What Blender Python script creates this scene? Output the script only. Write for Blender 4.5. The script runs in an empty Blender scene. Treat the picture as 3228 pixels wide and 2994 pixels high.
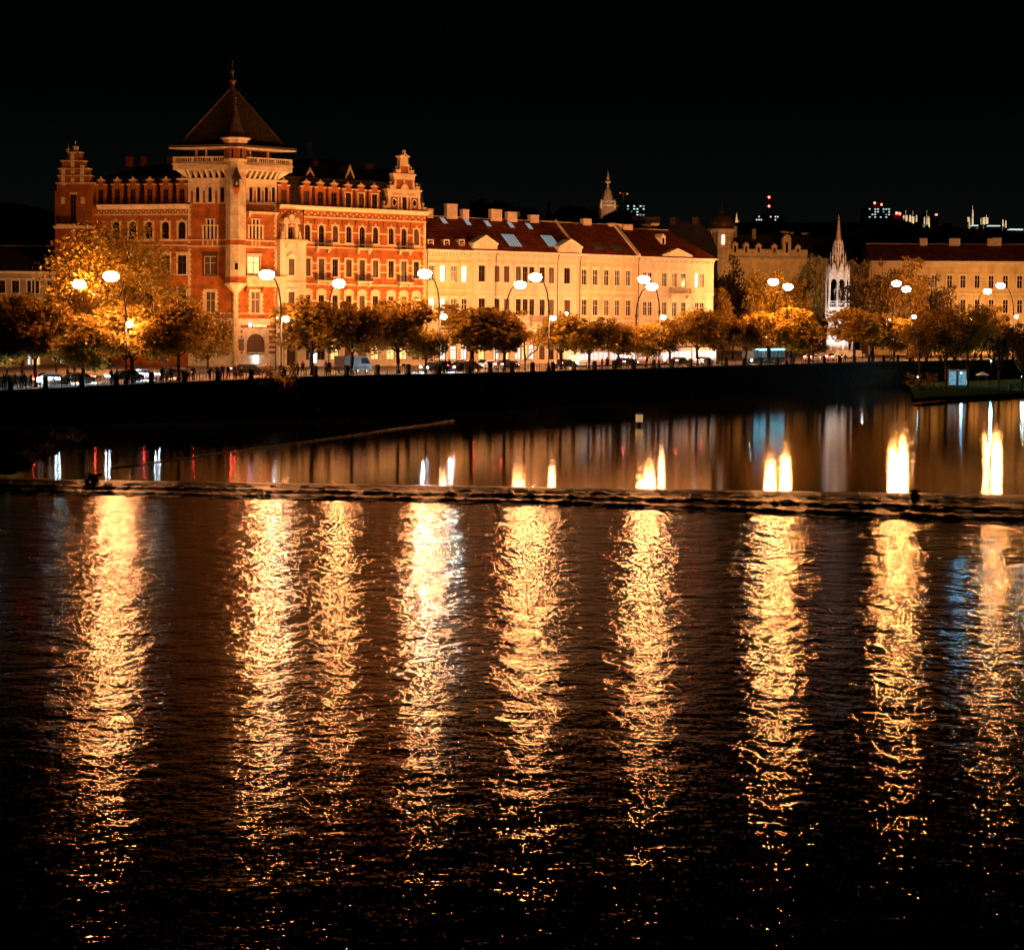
import bpy, math, random
from mathutils import Vector, Matrix, noise
random.seed(7)
R = math.radians
SC = bpy.context.scene
COL = SC.collection

# ------------------------------------------------------------------ camera
FPX = 6000.0                     # focal length in photograph pixels
CAM = Vector((0.0, 0.0, 11.5))
PITCH, ROLL = 0.05, 0.0076
cd = bpy.data.cameras.new("camera")
cam = bpy.data.objects.new("camera", cd); COL.objects.link(cam)
cd.sensor_width = 36.0; cd.lens = 36.0 * FPX / 3228.0
cd.shift_y = -165.0 / 3228.0
cd.clip_start = 0.5; cd.clip_end = 6000
CM = Matrix.Rotation(R(90) - PITCH, 3, 'X') @ Matrix.Rotation(ROLL, 3, 'Z')
cam.matrix_world = Matrix.Translation(CAM) @ CM.to_4x4()
SC.camera = cam

# ------------------------------------------------------------------ night sky
wd = bpy.data.worlds.new("World"); SC.world = wd; wd.use_nodes = True
nt = wd.node_tree; bg = nt.nodes['Background']
tc = nt.nodes.new('ShaderNodeTexCoord'); sx = nt.nodes.new('ShaderNodeSeparateXYZ')
rp = nt.nodes.new('ShaderNodeValToRGB')
nt.links.new(tc.outputs['Generated'], sx.inputs[0]); nt.links.new(sx.outputs['Z'], rp.inputs[0])
rp.color_ramp.elements[0].position = 0.0; rp.color_ramp.elements[0].color = (.0034, .0038, .0032, 1)
rp.color_ramp.elements[1].position = 0.12; rp.color_ramp.elements[1].color = (0.0003, 0.0008, 0.0007, 1)
nt.links.new(rp.outputs[0], bg.inputs[0]); bg.inputs[1].default_value = 1.0

# ------------------------------------------------------------------ exposure and sampling
SC.view_settings.view_transform = 'Standard'; SC.view_settings.look = 'None'
SC.view_settings.exposure = 0.2; SC.view_settings.gamma = 1.0
SC.render.engine = 'CYCLES'
cy = SC.cycles
cy.use_denoising = True
cy.max_bounces = 5; cy.diffuse_bounces = 2; cy.glossy_bounces = 3; cy.transmission_bounces = 2; cy.volume_bounces = 0
cy.sample_clamp_indirect = 4.0; cy.sample_clamp_direct = 0.0
cy.caustics_reflective = False; cy.caustics_refractive = False
cy.use_light_tree = True

# ------------------------------------------------------------------ photograph pixel -> place
def ray(U, V):
    return CM @ Vector(((U - 1614.0) / FPX, -(V - 1332.0) / FPX, -1.0))
def P(U, V, D):                   # point seen at pixel (U,V), D metres away in depth
    d = ray(U, V); return CAM + d * (D / d.y)
def onz(U, V, z):
    d = ray(U, V); return CAM + d * ((z - CAM.z) / d.z)
CMI = CM.transposed()
def proj(p):
    q = CMI @ (Vector(p) - CAM)
    return 1614 + FPX * q.x / -q.z, 1332 - FPX * q.y / -q.z
def G(U, D, z):                   # point in column U, depth D, height z
    x = (U - 1614) * D / FPX
    for _ in range(4): x += (U - proj((x, D, z))[0]) * D / FPX
    return Vector((x, D, z))
class Fac:                        # a vertical facade plane: s runs along it, z up, y into the building
    def __init__(s, O, ang): s.O = Vector(O); s.a = ang; s.d = Vector((math.cos(ang), math.sin(ang), 0)); s.n = Vector((-math.sin(ang), math.cos(ang), 0))
    def at(s, U, V, back=0.0):
        r = ray(U, V); o = s.O + s.n * back
        t = (o - CAM).dot(s.n) / r.dot(s.n); p = CAM + r * t
        return (p - s.O).dot(s.d), p.z - s.O.z
    def s_(s, U, V=900, back=0.0): return s.at(U, V, back)[0]
    def z_(s, U, V, back=0.0): return s.at(U, V, back)[1]

# ------------------------------------------------------------------ materials
MATS = {}
def mat(name, col, rough=0.8, noise_amt=0.25, nscale=1.5, metal=0.0, bump=0.0, spec=0.3, emit=None, es=0.0, coords='Object', detail=4, squash=None):
    m = bpy.data.materials.new(name); m.use_nodes = True; MATS[name] = m
    n = m.node_tree; b = n.nodes['Principled BSDF']
    b.inputs['Roughness'].default_value = rough; b.inputs['Metallic'].default_value = metal
    b.inputs['Specular IOR Level'].default_value = spec
    b.inputs['Base Color'].default_value = (*col, 1)
    if noise_amt > 0 or bump > 0:
        t = n.nodes.new('ShaderNodeTexCoord'); no = n.nodes.new('ShaderNodeTexNoise')
        no.inputs['Scale'].default_value = nscale; no.inputs['Detail'].default_value = detail
        src = t.outputs[coords]
        if squash:
            mp = n.nodes.new('ShaderNodeMapping'); mp.inputs['Scale'].default_value = squash
            n.links.new(src, mp.inputs[0]); src = mp.outputs[0]
        n.links.new(src, no.inputs['Vector'])
        if noise_amt > 0:
            mr = n.nodes.new('ShaderNodeMapRange'); mr.inputs[1].default_value = 0.3; mr.inputs[2].default_value = 0.7
            mr.inputs[3].default_value = 1 - noise_amt; mr.inputs[4].default_value = 1 + noise_amt * 0.6
            n.links.new(no.outputs[0], mr.inputs[0])
            mx = n.nodes.new('ShaderNodeMix'); mx.data_type = 'RGBA'; mx.blend_type = 'MULTIPLY'; mx.inputs[0].default_value = 1
            mx.inputs[6].default_value = (*col, 1); n.links.new(mr.outputs[0], mx.inputs[7]); n.links.new(mx.outputs[2], b.inputs['Base Color'])
        if bump > 0:
            bu = n.nodes.new('ShaderNodeBump'); bu.inputs['Strength'].default_value = bump; bu.inputs['Distance'].default_value = 0.05
            n.links.new(no.outputs[0], bu.inputs['Height']); n.links.new(bu.outputs[0], b.inputs['Normal'])
    if emit:
        b.inputs['Emission Color'].default_value = (*emit, 1); b.inputs['Emission Strength'].default_value = es
    return m
def brickmat(name, c1, c2, mortar, sc, bw=0.5, rh=0.25, msize=0.02, rough=0.85, noise_amt=0.3):
    m = mat(name, c1, rough, noise_amt, 0.8, bump=0.0)
    n = m.node_tree; b = n.nodes['Principled BSDF']
    t = n.nodes.new('ShaderNodeTexCoord'); sp = n.nodes.new('ShaderNodeSeparateXYZ'); cb = n.nodes.new('ShaderNodeCombineXYZ')
    n.links.new(t.outputs['Object'], sp.inputs[0]); ad = n.nodes.new('ShaderNodeMath'); ad.operation = 'ADD'
    n.links.new(sp.outputs['X'], ad.inputs[0]); n.links.new(sp.outputs['Y'], ad.inputs[1])
    n.links.new(ad.outputs[0], cb.inputs[0]); n.links.new(sp.outputs['Z'], cb.inputs[1])
    br = n.nodes.new('ShaderNodeTexBrick'); br.inputs['Scale'].default_value = sc
    br.inputs['Color1'].default_value = (*c1, 1); br.inputs['Color2'].default_value = (*c2, 1); br.inputs['Mortar'].default_value = (*mortar, 1)
    br.inputs['Brick Width'].default_value = bw; br.inputs['Row Height'].default_value = rh; br.inputs['Mortar Size'].default_value = msize
    n.links.new(cb.outputs[0], br.inputs['Vector'])
    mx = [x for x in n.nodes if x.type == 'MIX'][0]
    n.links.new(br.outputs['Color'], mx.inputs[6])
    bu = n.nodes.new('ShaderNodeBump'); bu.inputs['Strength'].default_value = 0.5; bu.inputs['Distance'].default_value = 0.03
    n.links.new(br.outputs['Fac'], bu.inputs['Height']); bu.invert = True; n.links.new(bu.outputs[0], b.inputs['Normal'])
    return m
M = MATS
brickmat('brick', (.44, .115, .016), (.22, .05, .008), (.38, .17, .045), 3.0, 0.6, 0.22, 0.025)
brickmat('brick_smooth', (.48, .135, .02), (.35, .09, .014), (.50, .20, .045), 5.0, 0.5, 0.25, 0.015, noise_amt=0.45)
mat('stone_trim', (.72, .56, .34), .8, .28, 1.2, bump=.4)
mat('stone_pale', (.70, .62, .48), .8, .25, 1.2, bump=.4)
brickmat('ashlar', (.70, .55, .34), (.62, .48, .29), (.45, .33, .18), 1.0, 1.1, 0.5, 0.012)
mat('plaster_yellow', (.72, .57, .30), .9, .30, .5, bump=.15, squash=(1, 1, .35))
mat('plaster_cream', (.74, .60, .42), .9, .28, .5, bump=.15, squash=(1, 1, .35))
mat('plaster_sand', (.70, .53, .30), .9, .30, .6, bump=.15, squash=(1, 1, .35))
mat('plaster_white', (.74, .62, .48), .9, .28, .5, bump=.15, squash=(1, 1, .35))
mat('trim_white', (.76, .68, .52), .75, .1, 2)
mat('chimney_plaster', (.72, .60, .46), .85, .2, 1.5, bump=.2)
brickmat('roof_tile', (.36, .075, .02), (.20, .04, .012), (.06, .014, .006), 1.0, .5, .45, .09, rough=.7, noise_amt=.5)
mat('roof_dark', (.05, .03, .022), .6, .4, 1.5)
mat('roof_slate', (.058, .036, .026), .8, .7, 3.0, bump=1.0)
mat('roof_black', (.012, .01, .008), .8, .3, .6)
mat('copper', (.16, .10, .05), .45, .4, 2, metal=.3)
mat('frame_brown', (.10, .045, .02), .5, .1, 2)
mat('frame_white', (.75, .68, .55), .5, .05, 2)
mat('glass_dark', (.02, .012, .008), .12, 0, spec=.6)
mat('glass_curtain', (.13, .07, .035), .3, .5, 6, spec=.5, squash=(3, 3, .3))
mat('glass_bluish', (.10, .11, .12), .2, .3, 6, spec=.5)
mat('glass_lit', (.8, .7, .6), .5, 0, emit=(1, .80, .62), es=1.5)
mat('glass_lit_warm', (.8, .7, .5), .5, 0, emit=(1, .55, .2), es=1.2)
mat('shop_light', (.8, .8, .8), .5, 0, emit=(.62, .86, 1.0), es=4.0)
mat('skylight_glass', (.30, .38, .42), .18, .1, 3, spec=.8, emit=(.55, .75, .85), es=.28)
mat('iron_black', (.012, .010, .009), .5, .1, 3, metal=.4)
mat('iron_grey', (.10, .085, .07), .45, .2, 3, metal=.5)
mat('wood_dark', (.06, .03, .015), .7, .3, 3)
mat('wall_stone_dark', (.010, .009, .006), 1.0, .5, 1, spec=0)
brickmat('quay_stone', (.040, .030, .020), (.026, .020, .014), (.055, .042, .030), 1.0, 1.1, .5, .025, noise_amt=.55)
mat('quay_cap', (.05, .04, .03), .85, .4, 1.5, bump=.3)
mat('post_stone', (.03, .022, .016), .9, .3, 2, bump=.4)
mat('asphalt', (.24, .22, .20), .8, .35, .4, bump=.2)
mat('paving', (.38, .33, .27), .8, .3, .7, bump=.2)
mat('kerb', (.25, .22, .18), .8, .2, 1)
mat('road_paint', (.7, .7, .65), .7, .3, 2)
mat('grass', (.014, .036, .022), 1.0, .6, 2.5, bump=.6, spec=0)
mat('bark', (.05, .035, .022), .9, .4, 3, bump=.6)
mat('monument_stone', (.66, .62, .56), .8, .3, 1.5, bump=.4)
mat('spire_stone', (.42, .26, .14), .8, .3, 1.5, bump=.3)
mat('red_light', (.1, 0, 0), .5, 0, emit=(1, .03, .02), es=30)
mat('blue_light', (.1, .1, .1), .5, 0, emit=(.15, .72, 1.0), es=7)
mat('white_light', (.5, .5, .5), .5, 0, emit=(.80, .92, 1.0), es=12)
mat('headlight', (.5, .5, .5), .3, 0, emit=(.70, .92, 1.0), es=150)
mat('taillight', (.3, .02, .02), .3, 0, emit=(1, .05, .03), es=150)
mat('lamp_glass', (.8, .7, .5), .4, 0, emit=(1.0, .35, .11), es=500)
mat('lamp_glass_far', (.8, .7, .5), .4, 0, emit=(1.0, .36, .10), es=900)
mat('globe_glass', (.8, .7, .5), .4, 0, emit=(1.0, .42, .17), es=260)
mat('flood_glass', (.8, .7, .5), .4, 0, emit=(1.0, .56, .2), es=60)
def leafmat(name, col, trans=0.35):
    m = bpy.data.materials.new(name); m.use_nodes = True; MATS[name] = m
    n = m.node_tree; n.nodes.remove(n.nodes['Principled BSDF']); out = n.nodes['Material Output']
    geo = n.nodes.new('ShaderNodeNewGeometry'); rm = n.nodes.new('ShaderNodeValToRGB')
    n.links.new(geo.outputs['Random Per Island'], rm.inputs[0])
    rm.color_ramp.elements[0].color = (col[0] * .45, col[1] * .45, col[2] * .45, 1)
    rm.color_ramp.elements[1].color = (col[0] * 1.5, col[1] * 1.35, col[2] * 1.2, 1)
    d = n.nodes.new('ShaderNodeBsdfDiffuse'); t = n.nodes.new('ShaderNodeBsdfTranslucent'); g = n.nodes.new('ShaderNodeBsdfGlossy')
    g.inputs['Roughness'].default_value = .45
    n.links.new(rm.outputs[0], d.inputs[0]); n.links.new(rm.outputs[0], t.inputs[0])
    m1 = n.nodes.new('ShaderNodeMixShader'); m1.inputs[0].default_value = trans
    n.links.new(d.outputs[0], m1.inputs[1]); n.links.new(t.outputs[0], m1.inputs[2])
    m2 = n.nodes.new('ShaderNodeMixShader'); m2.inputs[0].default_value = .05
    n.links.new(m1.outputs[0], m2.inputs[1]); n.links.new(g.outputs[0], m2.inputs[2])
    n.links.new(m2.outputs[0], out.inputs[0]); return m
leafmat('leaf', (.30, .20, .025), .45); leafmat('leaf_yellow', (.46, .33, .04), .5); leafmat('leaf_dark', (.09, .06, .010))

# ------------------------------------------------------------------ mesh builder
class MB:
    def __init__(s): s.v = []; s.f = []; s.mi = []; s.ms = []; s.cur = 0; s.sm = []; s.smooth = False
    def m(s, name):
        if name not in s.ms: s.ms.append(name)
        s.cur = s.ms.index(name); return s
    def face(s, idx): s.f.append(tuple(idx)); s.mi.append(s.cur); s.sm.append(s.smooth)
    def quad(s, a, b, c, d):
        i = len(s.v); s.v += [tuple(a), tuple(b), tuple(c), tuple(d)]; s.face((i, i + 1, i + 2, i + 3)); return s
    def box(s, x0, x1, y0, y1, z0, z1):
        i = len(s.v)
        s.v += [(x0, y0, z0), (x1, y0, z0), (x1, y1, z0), (x0, y1, z0), (x0, y0, z1), (x1, y0, z1), (x1, y1, z1), (x0, y1, z1)]
        for f in ((0, 3, 2, 1), (4, 5, 6, 7), (0, 1, 5, 4), (1, 2, 6, 5), (2, 3, 7, 6), (3, 0, 4, 7)): s.face([i + k for k in f])
        return s
    def frust(s, x0, x1, y0, y1, z0, X0, X1, Y0, Y1, z1):
        i = len(s.v)
        s.v += [(x0, y0, z0), (x1, y0, z0), (x1, y1, z0), (x0, y1, z0), (X0, Y0, z1), (X1, Y0, z1), (X1, Y1, z1), (X0, Y1, z1)]
        for f in ((0, 3, 2, 1), (4, 5, 6, 7), (0, 1, 5, 4), (1, 2, 6, 5), (2, 3, 7, 6), (3, 0, 4, 7)): s.face([i + k for k in f])
        return s
    def prism(s, pts, y0, y1):      # polygon in x,z (ccw seen from -y) extruded along y
        n = len(pts); i = len(s.v)
        s.v += [(p[0], y0, p[1]) for p in pts] + [(p[0], y1, p[1]) for p in pts]
        s.face(range(i, i + n)); s.face(range(i + 2 * n - 1, i + n - 1, -1))
        for k in range(n): s.face((i + (k + 1) % n, i + k, i + n + k, i + n + (k + 1) % n))
        return s
    def slab(s, pts, z0, z1):       # polygon in x,y extruded up
        n = len(pts); i = len(s.v)
        s.v += [(p[0], p[1], z0) for p in pts] + [(p[0], p[1], z1) for p in pts]
        s.face(range(i + n - 1, i - 1, -1)); s.face(range(i + n, i + 2 * n))
        for k in range(n): s.face((i + k, i + (k + 1) % n, i + n + (k + 1) % n, i + n + k))
        return s
    def lathe(s, cx, cy, prof, seg=10, a0=0.0, sy=1.0):
        i0 = len(s.v)
        for (r, z) in prof:
            for k in range(seg):
                a = a0 + 2 * math.pi * k / seg; s.v.append((cx + r * math.cos(a), cy + r * math.sin(a) * sy, z))
        for j in range(len(prof) - 1):
            for k in range(seg):
                a = i0 + j * seg + k; b = i0 + j * seg + (k + 1) % seg; s.face((a, b, b + seg, a + seg))
        s.face(range(i0 + seg - 1, i0 - 1, -1)); t = i0 + (len(prof) - 1) * seg; s.face(range(t, t + seg))
        return s
    def ball(s, cx, cy, cz, r, seg=8, rings=5, rz=None):
        rz = rz or r
        return s.lathe(cx, cy, [(max(1e-3, r * math.sin(math.pi * j / rings)), cz - rz * math.cos(math.pi * j / rings)) for j in range(rings + 1)], seg)
    def tube(s, pts, rads, seg=6):
        pts = [Vector(p) for p in pts]; i0 = len(s.v); n = len(pts)
        if not hasattr(rads, '__len__'): rads = [rads] * n
        up = None
        for j, p in enumerate(pts):
            d = (pts[min(j + 1, n - 1)] - pts[max(j - 1, 0)]).normalized()
            a = d.cross(up) if up is not None else d.cross(Vector((0, 0, 1)) if abs(d.z) < .9 else Vector((0, 1, 0)))
            if a.length < 1e-4: a = d.cross(Vector((1, 0, 0)))
            a.normalize(); b = d.cross(a); up = b if up is None else up
            up = -b if False else up
            for k in range(seg):
                t = 2 * math.pi * k / seg; q = p + (a * math.cos(t) + b * math.sin(t)) * rads[j]; s.v.append(tuple(q))
        for j in range(n - 1):
            for k in range(seg):
                a = i0 + j * seg + k; b = i0 + j * seg + (k + 1) % seg; s.face((a, b, b + seg, a + seg))
        s.face(range(i0 + seg - 1, i0 - 1, -1)); t = i0 + (n - 1) * seg; s.face(range(t, t + seg))
        return s
    def mesh(s, name):
        me = bpy.data.meshes.new(name); me.from_pydata(s.v, [], s.f)
        for k in s.ms: me.materials.append(M[k])
        me.polygons.foreach_set('material_index', s.mi); me.polygons.foreach_set('use_smooth', s.sm)
        me.update(); return me
    def build(s, name, parent=None, loc=(0, 0, 0), rz=0.0, label=None):
        return ob(name, s.mesh(name), parent, loc, rz, label)
def ob(name, me, parent=None, loc=(0, 0, 0), rz=0.0, label=None):
    o = bpy.data.objects.new(name, me); COL.objects.link(o); o.location = loc; o.rotation_euler = (0, 0, rz)
    if parent: o.parent = parent
    if label: o['label'] = label
    return o
def tag(o, label, cat=None, group=None, kind=None):
    if label: o['label'] = label
    if cat: o['category'] = cat
    if group: o['group'] = group
    if kind: o['kind'] = kind
    return o
def thing(name, label, cat, loc=(0, 0, 0), rz=0.0, group=None):
    return tag(ob(name, None, None, loc, rz), label, cat, group)
def copy_tree(o, parent=None, loc=None, rz=None, sc=None, label=None):
    c = o.copy(); COL.objects.link(c); c.parent = parent
    if loc is not None: c.location = loc
    if rz is not None: c.rotation_euler = (0, 0, rz)
    if sc is not None: c.scale = sc if hasattr(sc, '__len__') else (sc, sc, sc)
    if label: c['label'] = label
    for ch in list(o.children): copy_tree(ch, c)
    return c
def panel(mb, x0, x1, z0, z1, holes, y=0.0, rev=.35):
    xs = sorted({x0, x1, *[h[0] for h in holes], *[h[1] for h in holes]}); zs = sorted({z0, z1, *[h[2] for h in holes], *[h[3] for h in holes]})
    xs = [x for x in xs if x0 - 1e-6 <= x <= x1 + 1e-6]; zs = [z for z in zs if z0 - 1e-6 <= z <= z1 + 1e-6]
    for a, b in zip(xs, xs[1:]):
        for c, d in zip(zs, zs[1:]):
            mx, mz = (a + b) / 2, (c + d) / 2
            if any(h[0] < mx < h[1] and h[2] < mz < h[3] for h in holes): continue
            mb.quad((a, y, c), (b, y, c), (b, y, d), (a, y, d))
    for a, b, c, d in holes:
        Y = y + rev
        mb.quad((a, y, c), (a, y, d), (a, Y, d), (a, Y, c)); mb.quad((b, y, c), (b, Y, c), (b, Y, d), (b, y, d))
        mb.quad((a, y, c), (a, Y, c), (b, Y, c), (b, y, c)); mb.quad((a, y, d), (b, y, d), (b, Y, d), (a, Y, d))
def arch_pts(xc, zs, r, k=8, rz=None):
    rz = rz or r
    return [(xc + r * math.cos(math.pi * i / k), zs + rz * math.sin(math.pi * i / k)) for i in range(k + 1)]
# ================================================================== THE SETTING
WALL = [(-500, 206, 3.3), (0, 215.6, 3.9), (473, 225, 4.55), (946, 235.5, 5.2), (1600, 267, 5.2), (2450, 340, 5.2), (2850, 388, 5.2), (3500, 470, 5.2)]
def wall_at(U):
    for a, b in zip(WALL, WALL[1:]):
        if U <= b[0]: break
    pa, pb = G(*a), G(*b)                      # straight in plan between the corners
    lo, hi = 0.0, 1.0
    for _ in range(40):
        t = (lo + hi) / 2
        if proj(pa.lerp(pb, t))[0] < U: lo = t
        else: hi = t
    return pa.lerp(pb, t)
WP = [G(*w) for w in WALL]
def wall_norm(i0):                              # landward normal of the wall run i0
    d = (WP[i0 + 1] - WP[i0]); d.z = 0; d.normalize(); return Vector((-d.y, d.x, 0))
def wall_dir(U):
    a, b = wall_at(U - 15), wall_at(U + 15); d = b - a; d.z = 0; d.normalize(); return d
def inland(U, dist, dz=0.0):                    # a point dist metres behind the wall top seen at column U
    p = wall_at(U); d = wall_dir(U); return p + Vector((-d.y, d.x, 0)) * dist + Vector((0, 0, dz))
def ground_z(x, y):                             # street height: follows the wall top in plan
    return max(3.3, min(5.2, 3.9 + (x + 58) / 32 * 1.3))
def mitre(off, dz=0.0):
    out = []
    for i, p in enumerate(WP):
        ns = []
        if i > 0: ns.append(wall_norm(i - 1))
        if i < len(WP) - 1: ns.append(wall_norm(i))
        n = sum(ns, Vector()) / len(ns); n.normalize(); k = 1.0 / max(.5, n.dot(ns[0]))
        out.append(p + n * off * k + Vector((0, 0, dz)))
    return out
def strip(name, offs, m, kind='structure', label=None):
    mb = MB().m(m); rows = [mitre(o, dz) for o, dz in offs]
    for a, b in zip(rows, rows[1:]):
        for i in range(len(a) - 1): mb.quad(a[i], a[i + 1], b[i + 1], b[i])
    o = mb.build(name); o['kind'] = kind
    if label: o['label'] = label
    return o
# the street: one sheet from the wall top back to the horizon
mb = MB().m('asphalt')
r0 = mitre(1.2, -.10); r1 = mitre(60, -.10)
for i in range(len(r0) - 1): mb.quad(r0[i], r0[i + 1], r1[i + 1], r1[i])
far = [Vector((-900, 2800, 25)), Vector((-700, 2800, 25)), Vector((-500, 2800, 25)), Vector((-250, 2800, 25)), Vector((0, 2800, 25)), Vector((350, 2800, 25)), Vector((800, 2800, 25)), Vector((1400, 2800, 25))]
mid = [p + Vector(((p.x) * .9, 220, 1.5)) for p in r1]
for i in range(len(r0) - 1):
    mb.quad(r1[i], r1[i + 1], mid[i + 1], mid[i]); mb.quad(mid[i], mid[i + 1], far[i + 1], far[i])
mb.build('street')['kind'] = 'structure'
strip('promenade_pavement', [(1.0, 0.0), (6.5, 0.02), (6.5, 0.0)], 'paving')
strip('kerb', [(6.5, .03), (6.75, .03), (6.75, -.1)], 'kerb')
# tram and lane markings
strip('lane_marking', [(11.0, -.094), (11.15, -.094)], 'road_paint')

# water -------------------------------------------------------------
def water(name, waves, rough, ior=1.33, calm=None):
    m = bpy.data.materials.new(name); m.use_nodes = True; M[name] = m
    n = m.node_tree; b = n.nodes['Principled BSDF']
    b.inputs['Base Color'].default_value = (.004, .005, .004, 1); b.inputs['Roughness'].default_value = rough
    b.inputs['IOR'].default_value = ior; b.inputs['Specular IOR Level'].default_value = .5
    t = n.nodes.new('ShaderNodeTexCoord'); prev = None; acc = None
    for (sc, amp, stx, sty, det) in waves:
        mp = n.nodes.new('ShaderNodeMapping'); mp.inputs['Scale'].default_value = (stx, sty, 1); mp.inputs['Rotation'].default_value = (0, 0, .12)
        n.links.new(t.outputs['Object'], mp.inputs[0])
        no = n.nodes.new('ShaderNodeTexNoise'); no.inputs['Scale'].default_value = sc; no.inputs['Detail'].default_value = det; no.inputs['Roughness'].default_value = .55
        n.links.new(mp.outputs[0], no.inputs['Vector'])
        mu = n.nodes.new('ShaderNodeMath'); mu.operation = 'MULTIPLY'; mu.inputs[1].default_value = amp; n.links.new(no.outputs[0], mu.inputs[0])
        if acc is None: acc = mu.outputs[0]
        else:
            ad = n.nodes.new('ShaderNodeMath'); ad.operation = 'ADD'; n.links.new(acc, ad.inputs[0]); n.links.new(mu.outputs[0], ad.inputs[1]); acc = ad.outputs[0]
    bu = n.nodes.new('ShaderNodeBump'); bu.inputs['Strength'].default_value = 1.0; bu.inputs['Distance'].default_value = 1.0
    n.links.new(acc, bu.inputs['Height']); n.links.new(bu.outputs[0], b.inputs['Normal'])
    if calm:                                  # the churned water below the weir settles as it flows away from it
        sy = n.nodes.new('ShaderNodeSeparateXYZ'); mr = n.nodes.new('ShaderNodeMapRange'); n.links.new(t.outputs['Object'], sy.inputs[0]); n.links.new(sy.outputs['Y'], mr.inputs[0])
        for k_, v_ in zip((1, 2, 3, 4), (38, 85, calm, 1.0)): mr.inputs[k_].default_value = v_
        n.links.new(mr.outputs[0], bu.inputs['Distance'])
    return m
ZL = -0.45
def crest_y(x): return 136.8 - .097 * x
def toe_y(x): return 128.5 - (.16 if x < 0 else .36) * x
water('water_calm', [(1.2, .0045, 1, 1, 2), (3.2, .0052, .8, 1, 2), (9, .0016, .6, 1, 1)], .045, 1.36)
water('water_rippled', [(.45, .11, 1.2, 1, 2), (1.3, .036, 1.2, 1, 1), (5.5, .019, .6, 1, 2), (15.0, .0095, .5, 1, 1)], .05, 1.17, .6)
xs = [-260, -60, -30, 0, 30, 60, 320]
mb = MB().m('water_calm')
for a, b in zip(xs, xs[1:]): mb.quad((a, crest_y(a) + .3, 0), (b, crest_y(b) + .3, 0), (b, 640, 0), (a, 640, 0))
mb.build('water', label='calm dark river above the weir')['kind'] = 'structure'
mb = MB().m('water_rippled')
for a, b in zip(xs, xs[1:]): mb.quad((a, -40, ZL), (b, -40, ZL), (b, toe_y(b) + .6, ZL), (a, toe_y(a) + .6, ZL))
mb.build('water', label='rippled river below the weir')['kind'] = 'structure'
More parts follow.
